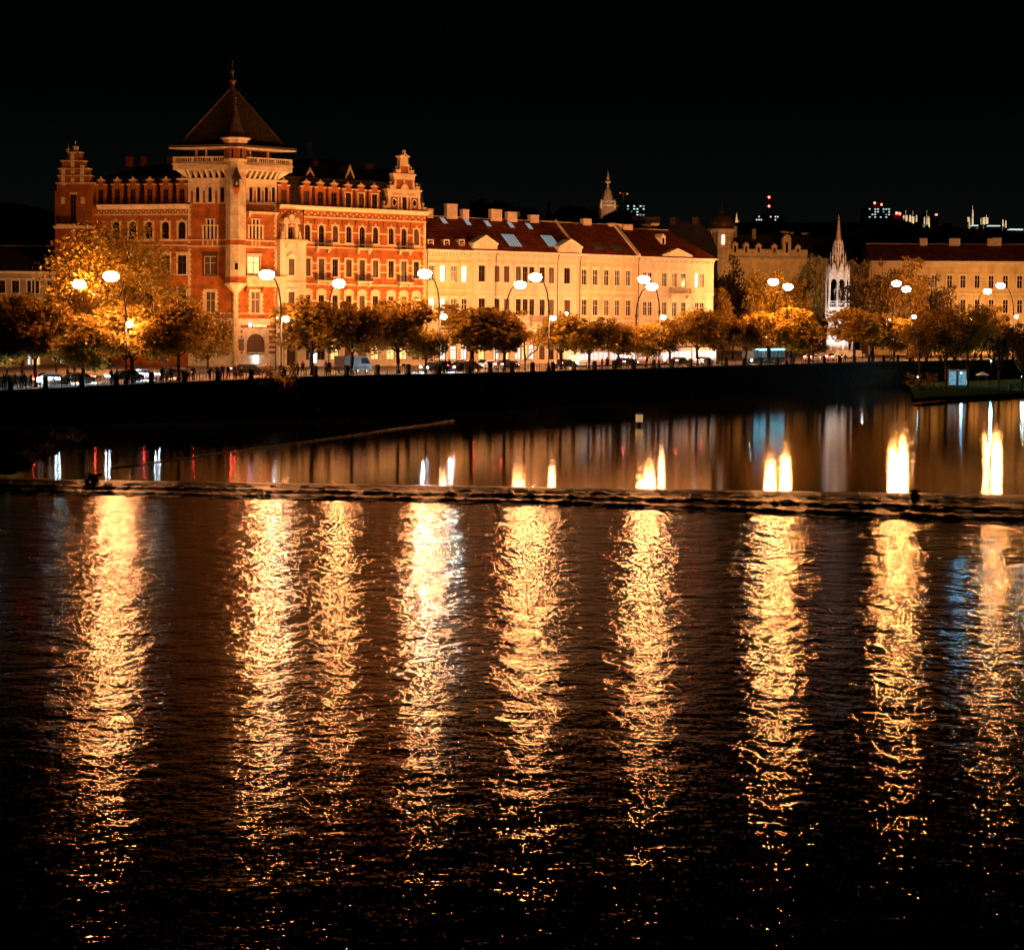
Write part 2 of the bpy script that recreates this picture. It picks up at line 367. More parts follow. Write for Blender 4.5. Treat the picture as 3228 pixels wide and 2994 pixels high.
# the weir
def weir():
    m = bpy.data.materials.new('weir_stone_foam'); m.use_nodes = True; M['weir_stone_foam'] = m
    n = m.node_tree; b = n.nodes['Principled BSDF']; at = n.nodes.new('ShaderNodeAttribute'); at.attribute_name = 'foam'
    mx = n.nodes.new('ShaderNodeMix'); mx.data_type = 'RGBA'; mx.inputs[6].default_value = (.006, .005, .004, 1); mx.inputs[7].default_value = (.75, .66, .55, 1)
    n.links.new(at.outputs['Fac'], mx.inputs[0]); n.links.new(mx.outputs[2], b.inputs['Base Color'])
    b.inputs['Roughness'].default_value = .3; b.inputs['Specular IOR Level'].default_value = .02
    tcc = n.nodes.new('ShaderNodeTexCoord'); nz = n.nodes.new('ShaderNodeTexNoise'); nz.inputs['Scale'].default_value = 5; nz.inputs['Detail'].default_value = 3; bp = n.nodes.new('ShaderNodeBump'); bp.inputs['Distance'].default_value = .05; bp.inputs['Strength'].default_value = 1
    n.links.new(tcc.outputs['Object'], nz.inputs['Vector']); n.links.new(nz.outputs[0], bp.inputs['Height']); n.links.new(bp.outputs[0], b.inputs['Normal'])
    tr = n.nodes.new('ShaderNodeBsdfTranslucent'); tr.inputs[0].default_value = (.9, .8, .68, 1); ms = n.nodes.new('ShaderNodeMixShader'); hf = n.nodes.new('ShaderNodeMath'); hf.operation = 'MULTIPLY'; hf.inputs[1].default_value = .6
    n.links.new(at.outputs['Fac'], hf.inputs[0]); n.links.new(hf.outputs[0], ms.inputs[0]); n.links.new(b.outputs[0], ms.inputs[1]); n.links.new(tr.outputs[0], ms.inputs[2]); n.links.new(ms.outputs[0], n.nodes['Material Output'].inputs[0])
    NX, NY = 900, 30; X0, X1 = -75.0, 75.0
    prof = [(0, .02), (.06, .04), (.12, -.02), (.2, -.22), (.3, -.30), (.38, -.32), (.46, -.30), (.52, -.50), (.62, -.60), (.72, -.64), (.80, -.62), (.86, -.80), (.93, -.92), (1, -1.05)]
    def pz(t):
        for a, c in zip(prof, prof[1:]):
            if t <= c[0]: return .5 * (a[1] + (c[1] - a[1]) * (t - a[0]) / (c[0] - a[0]))
        return prof[-1][1] * .5
    vs, fo = [], []
    for j in range(NY + 1):
        t = j / NY
        for i in range(NX + 1):
            x = X0 + (X1 - X0) * i / NX; yc, yt = crest_y(x) + .35, toe_y(x) - .8
            w = noise.noise((x * .5, t * 3, 1.3)) * .035
            y = yc + (yt - yc) * min(1, max(0, t + (w if 0 < t < 1 else 0)))
            n1 = noise.noise((x * 1.3, y * .9, 0)); n2 = noise.noise((x * 4.2, y * 2.5, 5)); n3 = noise.noise((x * .35, 3, t * 4))
            f = 0
            for c0, wd, g in ((.25, .05, .8), (.50, .065, 1.0), (.76, .05, .9), (.95, .05, .9)):
                f = max(f, g * math.exp(-((t - c0 - .05 * n3) / wd) ** 2) * max(0, min(1, .32 + 1.6 * n1 + 1.1 * n2 + .8 * n3)))
            z = pz(t) + (.02 * n2 + .03 * max(0, n1)) * (1 if t > .15 else 0) + f * .12
            if t < .12: z = pz(t) + .004 * n1
            vs.append((x, y, z)); fo.append(min(1, f * .04))
    fs = [(j * (NX + 1) + i, (j + 1) * (NX + 1) + i, (j + 1) * (NX + 1) + i + 1, j * (NX + 1) + i + 1) for j in range(NY) for i in range(NX)]
    me = bpy.data.meshes.new('weir'); me.from_pydata(vs, [], fs); me.materials.append(m)
    a = me.attributes.new('foam', 'FLOAT', 'POINT'); a.data.foreach_set('value', fo)
    me.polygons.foreach_set('use_smooth', [True] * len(fs)); me.update()
    tag(ob('weir', me), 'low stepped weir with lines of white foam crossing the river', 'weir')
weir()
def foam():
    m = bpy.data.materials.new('foam_white'); m.use_nodes = True; M['foam_white'] = m; n = m.node_tree; n.nodes.remove(n.nodes['Principled BSDF'])
    d = n.nodes.new('ShaderNodeBsdfDiffuse'); t = n.nodes.new('ShaderNodeBsdfTranslucent'); mx = n.nodes.new('ShaderNodeMixShader')
    d.inputs[0].default_value = t.inputs[0].default_value = (.85, .8, .72, 1); n.links.new(d.outputs[0], mx.inputs[1]); n.links.new(t.outputs[0], mx.inputs[2]); n.links.new(mx.outputs[0], n.nodes['Material Output'].inputs[0])
    mb = MB(); mb.smooth = True; mb.m('foam_white')
    for li, (t0, hh, z0, gap) in enumerate(((.20, .10, -.06, .0), (.30, .16, -.12, .1), (.47, .20, -.15, .16), (.58, .26, -.24, .02), (.80, .20, -.30, .15), (.97, .34, -.46, .10))):
        x = -72.0; run = []
        while x < 72:
            a = noise.noise((x * .9, li * 7.3, 0)); b = noise.noise((x * .18, li * 3.1, 5)); c = abs(noise.noise((x * 2.6, li, 9)))
            h = .6 * hh * max(0, -.04 + 1.3 * a + .9 * b - gap * 2) * (.55 + 1.1 * c)
            yc, yt = crest_y(x) + .3, toe_y(x) - .5; y = yc + (yt - yc) * (t0 + .045 * b + .02 * a)
            run.append((x, y, h)); x += .07
        for p, q in zip(run, run[1:]):
            if p[2] < .015 or q[2] < .015: continue
            mb.quad((p[0], p[1] - .02, z0 - .1), (q[0], q[1] - .02, z0 - .1), (q[0], q[1] - .08, z0 + q[2] * .7), (p[0], p[1] - .08, z0 + p[2] * .7))
            mb.quad((p[0], p[1] - .08, z0 + p[2] * .7), (q[0], q[1] - .08, z0 + q[2] * .7), (q[0], q[1] + .12, z0 + q[2]), (p[0], p[1] + .12, z0 + p[2]))
    mb.build('weir_foam')['kind'] = 'stuff'
foam()

# embankment wall ---------------------------------------------------
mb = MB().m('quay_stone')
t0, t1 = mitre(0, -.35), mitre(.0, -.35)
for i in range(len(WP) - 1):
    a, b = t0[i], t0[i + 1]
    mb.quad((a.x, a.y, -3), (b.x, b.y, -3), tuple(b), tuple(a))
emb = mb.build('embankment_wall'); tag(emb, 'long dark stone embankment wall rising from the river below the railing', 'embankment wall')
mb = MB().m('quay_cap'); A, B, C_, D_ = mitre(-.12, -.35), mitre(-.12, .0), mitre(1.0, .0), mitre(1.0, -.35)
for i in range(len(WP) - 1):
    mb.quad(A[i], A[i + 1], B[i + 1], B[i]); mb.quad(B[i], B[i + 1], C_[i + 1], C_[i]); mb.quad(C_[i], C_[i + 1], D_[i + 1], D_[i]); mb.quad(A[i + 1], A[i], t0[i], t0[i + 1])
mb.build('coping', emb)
# dark culvert niche and buttress pier under the shrub
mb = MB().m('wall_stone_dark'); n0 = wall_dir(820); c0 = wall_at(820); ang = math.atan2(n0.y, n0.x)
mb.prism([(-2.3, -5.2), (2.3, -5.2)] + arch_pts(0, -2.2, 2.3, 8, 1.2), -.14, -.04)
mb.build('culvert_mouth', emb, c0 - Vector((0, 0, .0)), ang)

# railing -----------------------------------------------------------
POSTS = [-75, 36, 146, 259, 370, 480, 585, 692, 795.6, 899, 999.7, 1098.8, 1196, 1292.8, 1387.6, 1482.6, 1551, 1621, 1685, 1749, 1815.7, 1880.7, 1943, 2004, 2067, 2124.6, 2182.6, 2240, 2295, 2350, 2403, 2455, 2506, 2556, 2604, 2652, 2699, 2745, 2791, 2836, 2881, 2925, 2969, 3012, 3055, 3097, 3138, 3179, 3220, 3260]
rail = thing('riverside_railing', 'black iron railing with stone posts along the top of the embankment wall', 'railing', (0, 0, 0))
pm = MB().m('post_stone'); pm.box(-.22, .22, -.22, .22, 0, 1.14).frust(-.27, .27, -.27, .27, 1.14, -.16, .16, -.16, .16, 1.34).box(-.28, .28, -.28, .28, 0, .18); pme = pm.mesh('stone_post')
pts = [wall_at(u) + Vector((0, 0, 0)) for u in POSTS]
for i, p in enumerate(pts):
    d = wall_dir(POSTS[i]); n = Vector((-d.y, d.x, 0))
    ob('stone_post', pme, rail, p + n * .35, math.atan2(d.y, d.x))
for i in range(len(pts) - 1):
    a, b = pts[i], pts[i + 1]; d = b - a; L = math.hypot(d.x, d.y); an = math.atan2(d.y, d.x); sl = d.z / L
    mb = MB().m('iron_black'); x0, x1 = .23, L - .23
    def bar(x0_, x1_, z0_, z1_, y0_=-.02, y1_=.02):
        mb.frust(x0_, x1_, y0_, y1_, 0, x0_, x1_, y0_, y1_, 1); k = len(mb.v) - 8
        for q in range(8):
            v = mb.v[k + q]; mb.v[k + q] = (v[0], v[1], (z0_ if q < 4 else z1_) + v[0] * sl)
    bar(x0, x1, 1.02, 1.09, -.035, .035); bar(x0, x1, .12, .17); bar(x0, x1, .82, .86)
    k = max(2, round((x1 - x0) / .42)); st = (x1 - x0) / k
    for q in range(k + 1):
        x = x0 + q * st
        if q % 4 == 0: bar(x - .035, x + .035, 0, 1.15, -.035, .035)
        else: bar(x - .014, x + .014, .12, 1.04, -.014, .014)
    for q in range(2, k, 4):                      # ring ornament in the middle of each bay
        x = x0 + q * st
        ring = [(x + .2 * math.cos(t), 0, .5 + .2 * math.sin(t) + x * sl) for t in [math.pi * 2 * w / 8 for w in range(9)]]
        mb.tube(ring, .016, 4)
    mb.build('railing_panel', rail, a + Vector((-math.sin(an), math.cos(an), 0)) * .35, an)

# ================================================================== WINDOWS
def window(parent, s, z0, w, h, kind='rect', sur='stone_trim', frame='frame_brown', pane='glass_dark', y=0.0, rz=0.0, org=(0, 0, 0), sw=.22, keys=False, cap=None, quoin=False, depth=.22, muntins=True):
    """one window: frame and surround (part) with its pane (sub-part); returns the hole in the wall"""
    mb = MB(); hw = w / 2; t = min(.09, w * .1)
    zs = h - hw if kind == 'arch' else h
    mb.m(frame); d0, d1 = depth - .06, depth
    mb.box(-hw, -hw + t, d0, d1, 0, zs); mb.box(hw - t, hw, d0, d1, 0, zs); mb.box(-hw + t, hw - t, d0, d1, 0, t)
    if muntins:
        mb.box(-t * .45, t * .45, d0 - .01, d1, t, h - t); mb.box(-hw + t, hw - t, d0 + .005, d1, h * .62, h * .62 + t * .9)
    if kind == 'rect': mb.box(-hw + t, hw - t, d0, d1, h - t, h)
    def ring(r0, r1, y0, y1, rz0=None, rz1=None):
        a0, a1 = arch_pts(0, zs, r0), arch_pts(0, zs, r1)
        for (p, q), (u, v) in zip(zip(a0, a0[1:]), zip(a1, a1[1:])):
            mb.quad((p[0], y0, p[1]), (u[0], y0, u[1]), (v[0], y0, v[1]), (q[0], y0, q[1]))
            mb.quad((q[0], y0, q[1]), (q[0], y1, q[1]), (p[0], y1, p[1]), (p[0], y0, p[1]))
            mb.quad((u[0], y0, u[1]), (u[0], y1, u[1]), (v[0], y1, v[1]), (v[0], y0, v[1]))
    if kind == 'arch': ring(hw - t, hw, d0, d1)
    if sur:
        mb.m(sur); o = -.07
        if quoin:
            n = max(3, int(zs / .33)); e = zs / n
            for q in range(n):
                ww = sw if q % 2 else sw * 1.45
                mb.box(-hw - ww, -hw, o, .1, q * e + .003, (q + 1) * e - .003); mb.box(hw, hw + ww, o, .1, q * e + .003, (q + 1) * e - .003)
        else:
            mb.box(-hw - sw, -hw, o, .1, 0, zs); mb.box(hw, hw + sw, o, .1, 0, zs)
        mb.box(-hw - sw - .08, hw + sw + .08, o - .08, .12, -.16, -.003)
        if kind == 'arch': ring(hw, hw + max(sw, hw * .5), o, .12)
        else: mb.box(-hw - sw, hw + sw, o, .1, h + .003, h + sw)
        if kind == 'arch' and keys:
            r = hw + sw
            for a in (90, 38, 142):
                cx, cz = (r + .14) * math.cos(R(a)), zs + (r + .14) * math.sin(R(a)); mb.box(cx - .11, cx + .11, o - .04, .05, cz - .15, cz + .15)
        if cap == 'cornice': mb.box(-hw - sw - .15, hw + sw + .15, o - .18, .08, h + sw + .15, h + sw + .3).box(-hw - sw, hw + sw, o + .02, .08, h + sw + .003, h + sw + .147)
        if cap == 'pediment':
            mb.prism([(-hw - sw - .2, h + sw + .1), (hw + sw + .2, h + sw + .1), (0, h + sw + .75)], o - .15, .08)
        if cap == 'arched':
            mb.prism([(-hw - sw - .1, h + sw + .003), (hw + sw + .1, h + sw + .003)] + arch_pts(0, h + sw + .25, hw + sw + .1, 6, .5), o - .08, .08)
    o = Vector(org) + Vector((math.cos(rz) * s - math.sin(rz) * y, math.sin(rz) * s + math.cos(rz) * y, z0))
    f = mb.build('window', parent, o, rz)
    pb = MB().m(pane); Y = depth - .02
    if kind == 'rect': pb.quad((-hw, Y, 0), (hw, Y, 0), (hw, Y, h), (-hw, Y, h))
    else:
        ap = [(-hw, 0), (hw, 0)] + arch_pts(0, zs, hw); i = len(pb.v); pb.v += [(p[0], Y, p[1]) for p in ap]; pb.face(range(len(ap)))
        pb.m('frame_brown'); Y += .02; pb.quad((-hw, Y, 0), (hw, Y, 0), (hw, Y, h), (-hw, Y, h))
    pb.build('pane', f)
    return (s - hw, s + hw, z0, z0 + h)
rp_ = random.Random(3)
def rpane(p=(.6, .3, .1)): return rp_.choices(['glass_dark', 'glass_curtain', 'glass_lit_warm'], p)[0]
def balcony(parent, s0, s1, z, org, rz, out=.9, h=1.0, mtl='stone_trim', consoles=True, rail='iron_black', plant=None):
    mb = MB().m(mtl).box(s0, s1, -out, .05, -.2, 0).box(s0 + .08, s1 - .08, -out + .1, .05, -.32, -.2)
    if consoles:
        for x in (s0 + .35, s1 - .35): mb.prism([(x - .14, -.32), (x - .14, -.9), (x + .14, -.9), (x + .14, -.32)], -.35, .02).frust(x - .14, x + .14, -.30, .0, -.9, x - .14, x + .14, -out + .15, .0, -.32)
    o = Vector(org); b = mb.build('balcony', parent, o + Vector((0, 0, z)), rz)
    rb = MB().m(rail)
    rb.box(s0, s1, -out, -out + .05, h - .05, h).box(s0, s1, -out, -out + .04, .08, .12)
    n = max(3, int((s1 - s0) / .16))
    for q in range(n + 1):
        x = s0 + .02 + (s1 - s0 - .04) * q / n; rb.box(x - .014, x + .014, -out + .008, -out + .035, .0, h - .05)
    for x in (s0, s1 - .04):
        rb.box(x, x + .04, -out + .05, 0, h - .05, h)
        for q in range(5): yy = -out + .05 + (out - .1) * (q + .5) / 5; rb.box(x + .005, x + .03, yy - .012, yy + .012, 0, h - .05)
    rb.build('balcony_rail', b)
    return b
# ================================================================== THE BRICK CORNER HOTEL
ANG = math.atan2(55.5, 78.2)
CO = G(742, 293, 5.2)
FR = Fac(CO, ANG); FL = Fac(CO, R(-12))
hotel = thing('corner_hotel', 'red brick corner building with cream trim and a tall pyramid-roofed tower', 'building', CO)
tL = FL.s_(593, 900); tR = FR.s_(872, 900)
def rbuild(mb, name, F, par=hotel, label=None): return mb.build(name, par, (0, 0, 0), F.a, label)
# ---- right wing (towards the row houses)
sA, sB, sE = FR.s_(872), FR.s_(954), FR.s_(1341)          # tower end, bay end, wing end
def Z(U, V, F=FR, b=0): return F.z_(U, V, b)
zc0, zc1 = Z(960, 662), Z(960, 649)                        # main cornice bottom and top
zstr = Z(960, 683)
holes = []
BU = [969.6, 1013.3, 1056.6, 1099.7, 1141.6, 1183.7, 1233, 1273, 1312.7]
zt1, zt0 = Z(969.6, 708), Z(969.6, 761)
zm1, zm0 = Z(969.6, 815), Z(969.6, 870)
zl1, zl0 = Z(969.6, 930), Z(969.6, 990)
doors = {1, 4, 7}
for i, u in enumerate(BU):
    s = FR.s_(u, 740); d = i in doors
    holes.append(window(hotel, s, zt0 - (.75 if d else 0), .98, zt1 - zt0 + (.75 if d else 0), 'arch', rz=FR.a, keys=True, quoin=True, pane=rpane((.8, .2, 0)), sw=.2))
    holes.append(window(hotel, s, zm0 - (.6 if d else 0), 1.02, zm1 - zm0 + (.6 if d else 0), 'rect', rz=FR.a, quoin=True, pane=rpane((.45, .55, 0)), sw=.3))
    holes.append(window(hotel, s, zl0, 1.02, zl1 - zl0, 'rect', rz=FR.a, quoin=True, cap='arched', pane=rpane((.5, .5, 0)), sw=.3))
    if i % 1 == 0:
        holes.append(window(hotel, s, .9, 1.5, 2.9, 'arch', rz=FR.a, sw=.35, sur='stone_pale', frame='frame_brown', pane=rpane((.3, .4, .3)) if i else 'glass_dark'))
mb = MB().m('brick_smooth'); zg = Z(960, 1008)
panel(mb, sB, sE, zg, zc1, [h for h in holes if h[2] > zg])
mb.m('stone_pale'); panel(mb, sB, sE, -1.5, zg, [h for h in holes if h[2] < zg], rev=.4)
mb.m('brick_smooth'); panel(mb, tR, sB, -1.5, zc1, [])
mb.m('brick').box(sE - .02, sE, .0, 11, -1, zc1 - .1)
rbuild(mb, 'wall', FR)
# cornice and bands
mb = MB().m('stone_trim')
H_ = zc1 - zc0
mb.frust(sA + .3, sE + .1, -.25, .3, zc0, sA + .3, sE + .45, -.85, .3, zc1 - .12).box(sA + .3, sE + .5, -.9, .3, zc1 - .118, zc1)
mb.box(sB, sE + .06, -.14, .05, zstr - .16, zstr + .1)
rbuild(mb, 'cornice', FR)
mb = MB().m('stone_trim'); n = 46; a, b = sA + .9, sE - .2
for q in range(n):
    x = a + (b - a) * q / (n - 1); z = zstr + (zc0 - zstr) * (.64 if q % 2 else .36)
    mb.box(x - .13, x + .13, -.06, .02, z - .13, z + .13)
rbuild(mb, 'frieze_blocks', FR)
mb = MB().m('stone_trim')
zb = [Z(969.6, 729), Z(969.6, 776), Z(969.6, 829), Z(969.6, 846), Z(969.6, 895), Z(969.6, 948), zg]
us = [FR.s_(u, 740) for u in BU]
edges = [sB + .05] + [v for u in us for v in (u - .75, u + .75)] + [sE - .02]
for a, b in zip(edges[::2], edges[1::2]):
    for z in (zb[0], zb[2], zb[3] - .35, zb[5]): mb.box(a, b, -.05, .02, z - .11, z + .11)
mb.box(sB, sE + .05, -.13, .02, zt0 - .34, zt0 - .17).box(sB, sE + .05, -.10, .02, zb[1] - .2, zb[1])
mb.box(sB, sE + .05, -.13, .02, zb[4] - .12, zb[4] + .12).box(sB, sE + .08, -.3, .02, zg - .15, zg + .22)
q = 0; z = zg + .3
while z < zstr - .5:
    w = .55 if q % 2 else .38; mb.box(sE - w, sE + .03, -.045, .02, z, z + .38); z += .4; q += 1
rbuild(mb, 'stone_bands', FR)
# iron wall anchors between the top windows
mb = MB().m('iron_black')
for a, b in zip(us, us[1:]):
    x = (a + b) / 2; zz = zt1 + .55
    mb.box(x - .04, x + .04, -.06, -.01, zz - .5, zz + .15)
    mb.tube([(x + .16 * math.cos(t), -.04, zz + .3 + .16 * math.sin(t)) for t in [math.pi * w / 4 for w in range(9)]], .035, 4)
rbuild(mb, 'wall_anchors', FR)
for k, i in enumerate((1, 4, 7)):
    balcony(hotel, us[i] - 1.25, us[i] + (1.5 if k < 2 else 1.35), zt0 - .78, (0, 0, 0), FR.a, out=1.0)
    balcony(hotel, us[i] - 1.25, us[i] + (1.5 if k < 2 else 1.35), zm0 - .65, (0, 0, 0), FR.a, out=1.0)
mb = MB().m('iron_black'); x = FR.s_(953, 800) + .05
mb.tube([(x, -.2, zc0), (x, -.2, 3.5)], .07, 6).m('iron_black').box(x - .15, x + .15, -.32, -.06, zc0 - .3, zc0)
rbuild(mb, 'downpipe', FR)
# shop lantern on the ground floor
# ---- mansard roof of the right wing with dormers
zr0, zr1 = zc1 + .05, Z(960, 562, b=1.8)
mb = MB().m('roof_slate')
s0, s1 = sA - .5, sE + .1
def roofquad(mb, s0, s1, y0, z0, y1, z1): mb.quad((s0, y0, z0), (s1, y0, z0), (s1, y1, z1), (s0, y1, z1))
roofquad(mb, s0, s1 - .2, -.1, zr0, 1.5, zr1)
mb.m('roof_black'); zridge = zr1 + 2.7
mb.quad((s0, 1.5, zr1), (s1 - .2, 1.5, zr1), (s1 - 2.5, 6.5, zridge), (s0 - 1, 6.5, zridge))
mb.quad((s0 - 1, 6.5, zridge), (s1 - 2.5, 6.5, zridge), (s1 - .2, 12, zr1 - 1), (s0, 12, zr1 - 1))
mb.m('roof_slate').quad((s1 - .2, -.1, zr0), (s1 - .2, 12, zr0), (s1 - .2, 12, zr1 - 1), (s1 - .2, 1.5, zr1))
mb.quad((s1 - .2, 1.5, zr1), (s1 - .2, 12, zr1 - 1), (s1 - 2.5, 6.5, zridge), (s1 - 2.5, 6.5, zridge))
mb.m('roof_dark').box(s0, s1, 1.35, 1.6, zr1 - .08, zr1 + .12)
rbuild(mb, 'roof', FR)
DR = [894, 966, 1010, 1053, 1097, 1138, 1180]
def dormer(F, s, z0, h, w, arch=True, mtl='brick_smooth'):
    d = ob('dormer', None, hotel, F.d * s + Vector((0, 0, z0)), F.a)
    mb = MB().m(mtl); hw = w / 2; ww = w * .52; wh = h * (.56 if arch else .58)
    panel(mb, -hw, hw, 0, h * .74, [(-ww / 2, ww / 2, .02, wh)], y=-.05, rev=.2)
    mb.box(-hw, -hw + .02, -.049, 1.6, 0, h * .74).box(hw - .02, hw, -.049, 1.6, 0, h * .74)
    mb.box(-hw * .55, hw * .55, -.05, .5, h * .74, h * .86)
    mb.m('roof_dark').prism([(-hw, h * .741), (hw, h * .741), (hw * .5, h * .85), (-hw * .5, h * .85)], .0, 1.8)
    mb.build('dormer_wall', d)
    mb = MB().m('stone_trim')
    mb.box(-hw - .12, -hw * .5, -.2, .25, h * .70, h * .745).box(hw * .5, hw + .12, -.2, .25, h * .70, h * .745)
    mb.box(-hw * .7, hw * .7, -.2, .4, h * .862, h * .90).frust(-hw * .25, hw * .25, -.1, .2, h * .902, -hw * .4, hw * .4, -.16, .25, h * .94)
    if not arch: mb.box(-ww / 2 - .16, -ww / 2, -.14, .1, 0, wh).box(ww / 2, ww / 2 + .16, -.14, .1, 0, wh).box(-ww / 2 - .2, ww / 2 + .2, -.16, .1, wh + .003, wh + .15)
    mb.ball(0, .05, h * .985, h * .04, 8, 5)
    mb.build('dormer_trim', d)
    window(d, 0, .02, ww, wh - .02, 'arch' if arch else 'rect', sur=None, pane=rpane((.8, .2, 0)), frame='frame_brown', y=-.05, depth=.19)
for i, u in enumerate(DR):
    s = FR.s_(u, 610); dormer(FR, s, zc1 + .05, (Z(960, 566) - zc1) * (1.0 if i < 4 else .98), 1.95, arch=i < 4)
# steep triangular dormers in the dark upper roof
for u, v, hh in ((980, 560, 1.6), (1106, 565, 2.3)):
    s = FR.s_(u, v, 2); mb = MB().m('stone_trim').prism([(-.95, 0), (.95, 0), (0, hh)], 0, .12).m('roof_black').prism([(-.7, .1), (.7, .1), (0, hh * .6)], -.02, .0).m('roof_dark')
    mb.prism([(-1.05, 0), (1.05, 0), (0, hh + .12)], .125, 3)
    mb.build('roof_dormer', hotel, FR.d * s + FR.n * 2.2 + Vector((0, 0, Z(u, v, b=2.2))), FR.a)
# chimneys and aerials behind the roof ridge
def chimney(par, loc, rz, w, d, h, m='chimney_plaster', n=3, name='chimney'):
    mb = MB().m(m).box(-w / 2, w / 2, -d / 2, d / 2, 0, h).box(-w / 2 - .08, w / 2 + .08, -d / 2 - .08, d / 2 + .08, h - .25, h - .08)
    mb.m('roof_dark')
    for k in range(n): x = -w / 2 + w * (k + .5) / n; mb.lathe(x, 0, [(.1, h), (.12, h + .12), (.1, h + .3)], 6)
    return mb.build(name, par, loc, rz)
for u, v, w in ((992, 520, .9), (1160, 520, 1.4)):
    chimney(hotel, FR.d * FR.s_(u, v, 6.5) + FR.n * 6.5 + Vector((0, 0, zridge - .8)), FR.a, w, .8, 1.4, 'roof_dark')
mb = MB().m('iron_grey')
for u, h in ((971, 3.4), (980, 3.6), (990, 1.6)):
    s = FR.s_(u, 500, 7); mb.tube([(s, 7, zridge - .5), (s, 7, zridge + h)], .05, 4)
s = FR.s_(1150, 500, 7); mb.tube([(s, 7, zridge - .2), (s, 7, zridge + 1.2)], .04, 4).tube([(s - .8, 7, zridge + .8), (s + 1, 7, zridge + .7)], .04, 4)
rbuild(mb, 'aerial', FR)
# ---- big scrolled gable at the far end
gx0, gx1, gzb = FR.s_(1203, 640), FR.s_(1342, 660), zc1
gc = (gx0 + gx1) / 2; GW = gx1 - gx0; zt_ = Z(1268, 476)       # ball height
gh = zt_ - gzb; kx = GW / 720.0; kz = gh / (1150 - 165.0)
def gp(x, y): return ((x - 630) * kx, (1150 - y) * kz)
gab = ob('gable', None, hotel, FR.d * gc + FR.n * (-.1) + Vector((0, 0, gzb)), FR.a)
mb = MB().m('brick_smooth')
zz = lambda y: (1150 - y) * kz
xx = lambda x: (x - 630) * kx
dx0, dx1, dz1 = xx(605), xx(672), zz(915)
panel(mb, xx(375), xx(885), 0, zz(930), [(dx0, dx1, 0, dz1)], y=0, rev=.25)
mb.box(xx(375), xx(885), .26, 1.2, 0, zz(930)).box(xx(470), xx(800), .0, 1.1, zz(800), zz(640)).box(xx(570), xx(705), .0, 1.0, zz(530), zz(415))
mb.build('gable_wall', gab)
mb = MB().m('stone_trim')
mb.box(xx(360), xx(890), -.08, 1.25, zz(930) + .003, zz(830)).box(xx(340), xx(915), -.22, 1.3, zz(829), zz(800) - .003)
mb.box(xx(455), xx(800), -.08, 1.15, zz(640) + .003, zz(572)).box(xx(440), xx(815), -.2, 1.2, zz(571), zz(540))
mb.box(xx(555), xx(715), -.12, 1.1, zz(414), zz(385))
for sx in (-1, 1):                                           # scrolled shoulders
    m_ = lambda x: xx(630 + sx * x)
    def scroll(x0, x1, y0, y1, inner):
        pts = [(m_(x0), zz(y0))]; N = 7
        for q in range(N + 1):
            t = q / N; pts.append((m_(x0 + (x1 - x0) * (1 - (1 - t) ** 2.2)), zz(y0 + (y1 - y0) * t ** 1.5)))
        pts.append((m_(inner), zz(y1))); pts.append((m_(inner), zz(y0)))
        if sx < 0: pts = pts
        area = sum(a[0] * b[1] - b[0] * a[1] for a, b in zip(pts, pts[1:] + pts[:1]))
        if area < 0: pts.reverse()
        mb.prism(pts, -.1, .9)
    scroll(330, 255, 1120, 930, 225); scroll(205, 160, 800, 640, 135); scroll(110, 75, 530, 415, 62)
    for x, y, r in ((318, 1150, 1), (212, 800, .85), (118, 530, .75)):
        X, z_ = m_(x), zz(y); w_ = .36 * r
        mb.box(X - w_, X + w_, -.25, .6, z_, z_ + .5 * r).box(X - w_ * 1.3, X + w_ * 1.3, -.33, .7, z_ + .5 * r, z_ + .68 * r)
        mb.lathe(X, .2, [(.16 * r, z_ + .68 * r), (.10 * r, z_ + .95 * r)], 8); mb.ball(X, .2, z_ + 1.2 * r, .27 * r, 8, 6)
    for x in (48, 100): X = m_(x); mb.box(X - .12, X + .12, -.16, .05, 0, zz(930))
    X = m_(165); zc_ = zz(1020)
    mb.tube([(X + .42 * math.cos(t), -.06, zc_ + .62 * math.sin(t)) for t in [math.pi * w / 6 for w in range(13)]], .12, 5)
    for q in range(6): mb.m('brick').box(m_(60 + q * 22) - .09, m_(60 + q * 22) + .09, -.11, -.04, zz(880) - .02 - (.16 if q % 2 else 0), zz(880) + .16 - (.16 if q % 2 else 0)).m('stone_trim')
mb.prism([(xx(630) - 62 * kx, zz(800))] + [(xx(630) + 62 * kx, zz(800))] + arch_pts(0, zz(800), 62 * kx, 8, .85)[1:-1] , -.25, .6)
mb.box(xx(560), xx(690), -.1, .9, zz(384), zz(270)).frust(xx(545), xx(705), -.25, .95, zz(269), xx(535), xx(715), -.3, 1.0, zz(250))
mb.prism([(xx(545), zz(249)), (xx(705), zz(249)), (xx(625), zz(205))], -.25, .9)
mb.ball(0, .2, zz(175), .34, 8, 6, .42).lathe(0, .2, [(.14, zz(206)), (.1, zz(195))], 8)
mb.box(xx(618), xx(642), -.07, .02, zz(790) + .2, zz(650))
mb.build('gable_trim', gab)
mb = MB().m('glass_dark'); 
for sx in (-1, 1):
    X = xx(630 + sx * 165); zc_ = zz(1020); pass
    i = len(mb.v); mb.v += [(X + .36 * math.cos(math.pi * w / 6), -.02, zc_ + .55 * math.sin(math.pi * w / 6)) for w in range(12)]; mb.face(range(i, i + 12))
mb.build('round_window', gab)
window(gab, (dx0 + dx1) / 2, 0.02, dx1 - dx0, dz1 - .04, 'rect', sur=None, depth=.2, pane='glass_dark')
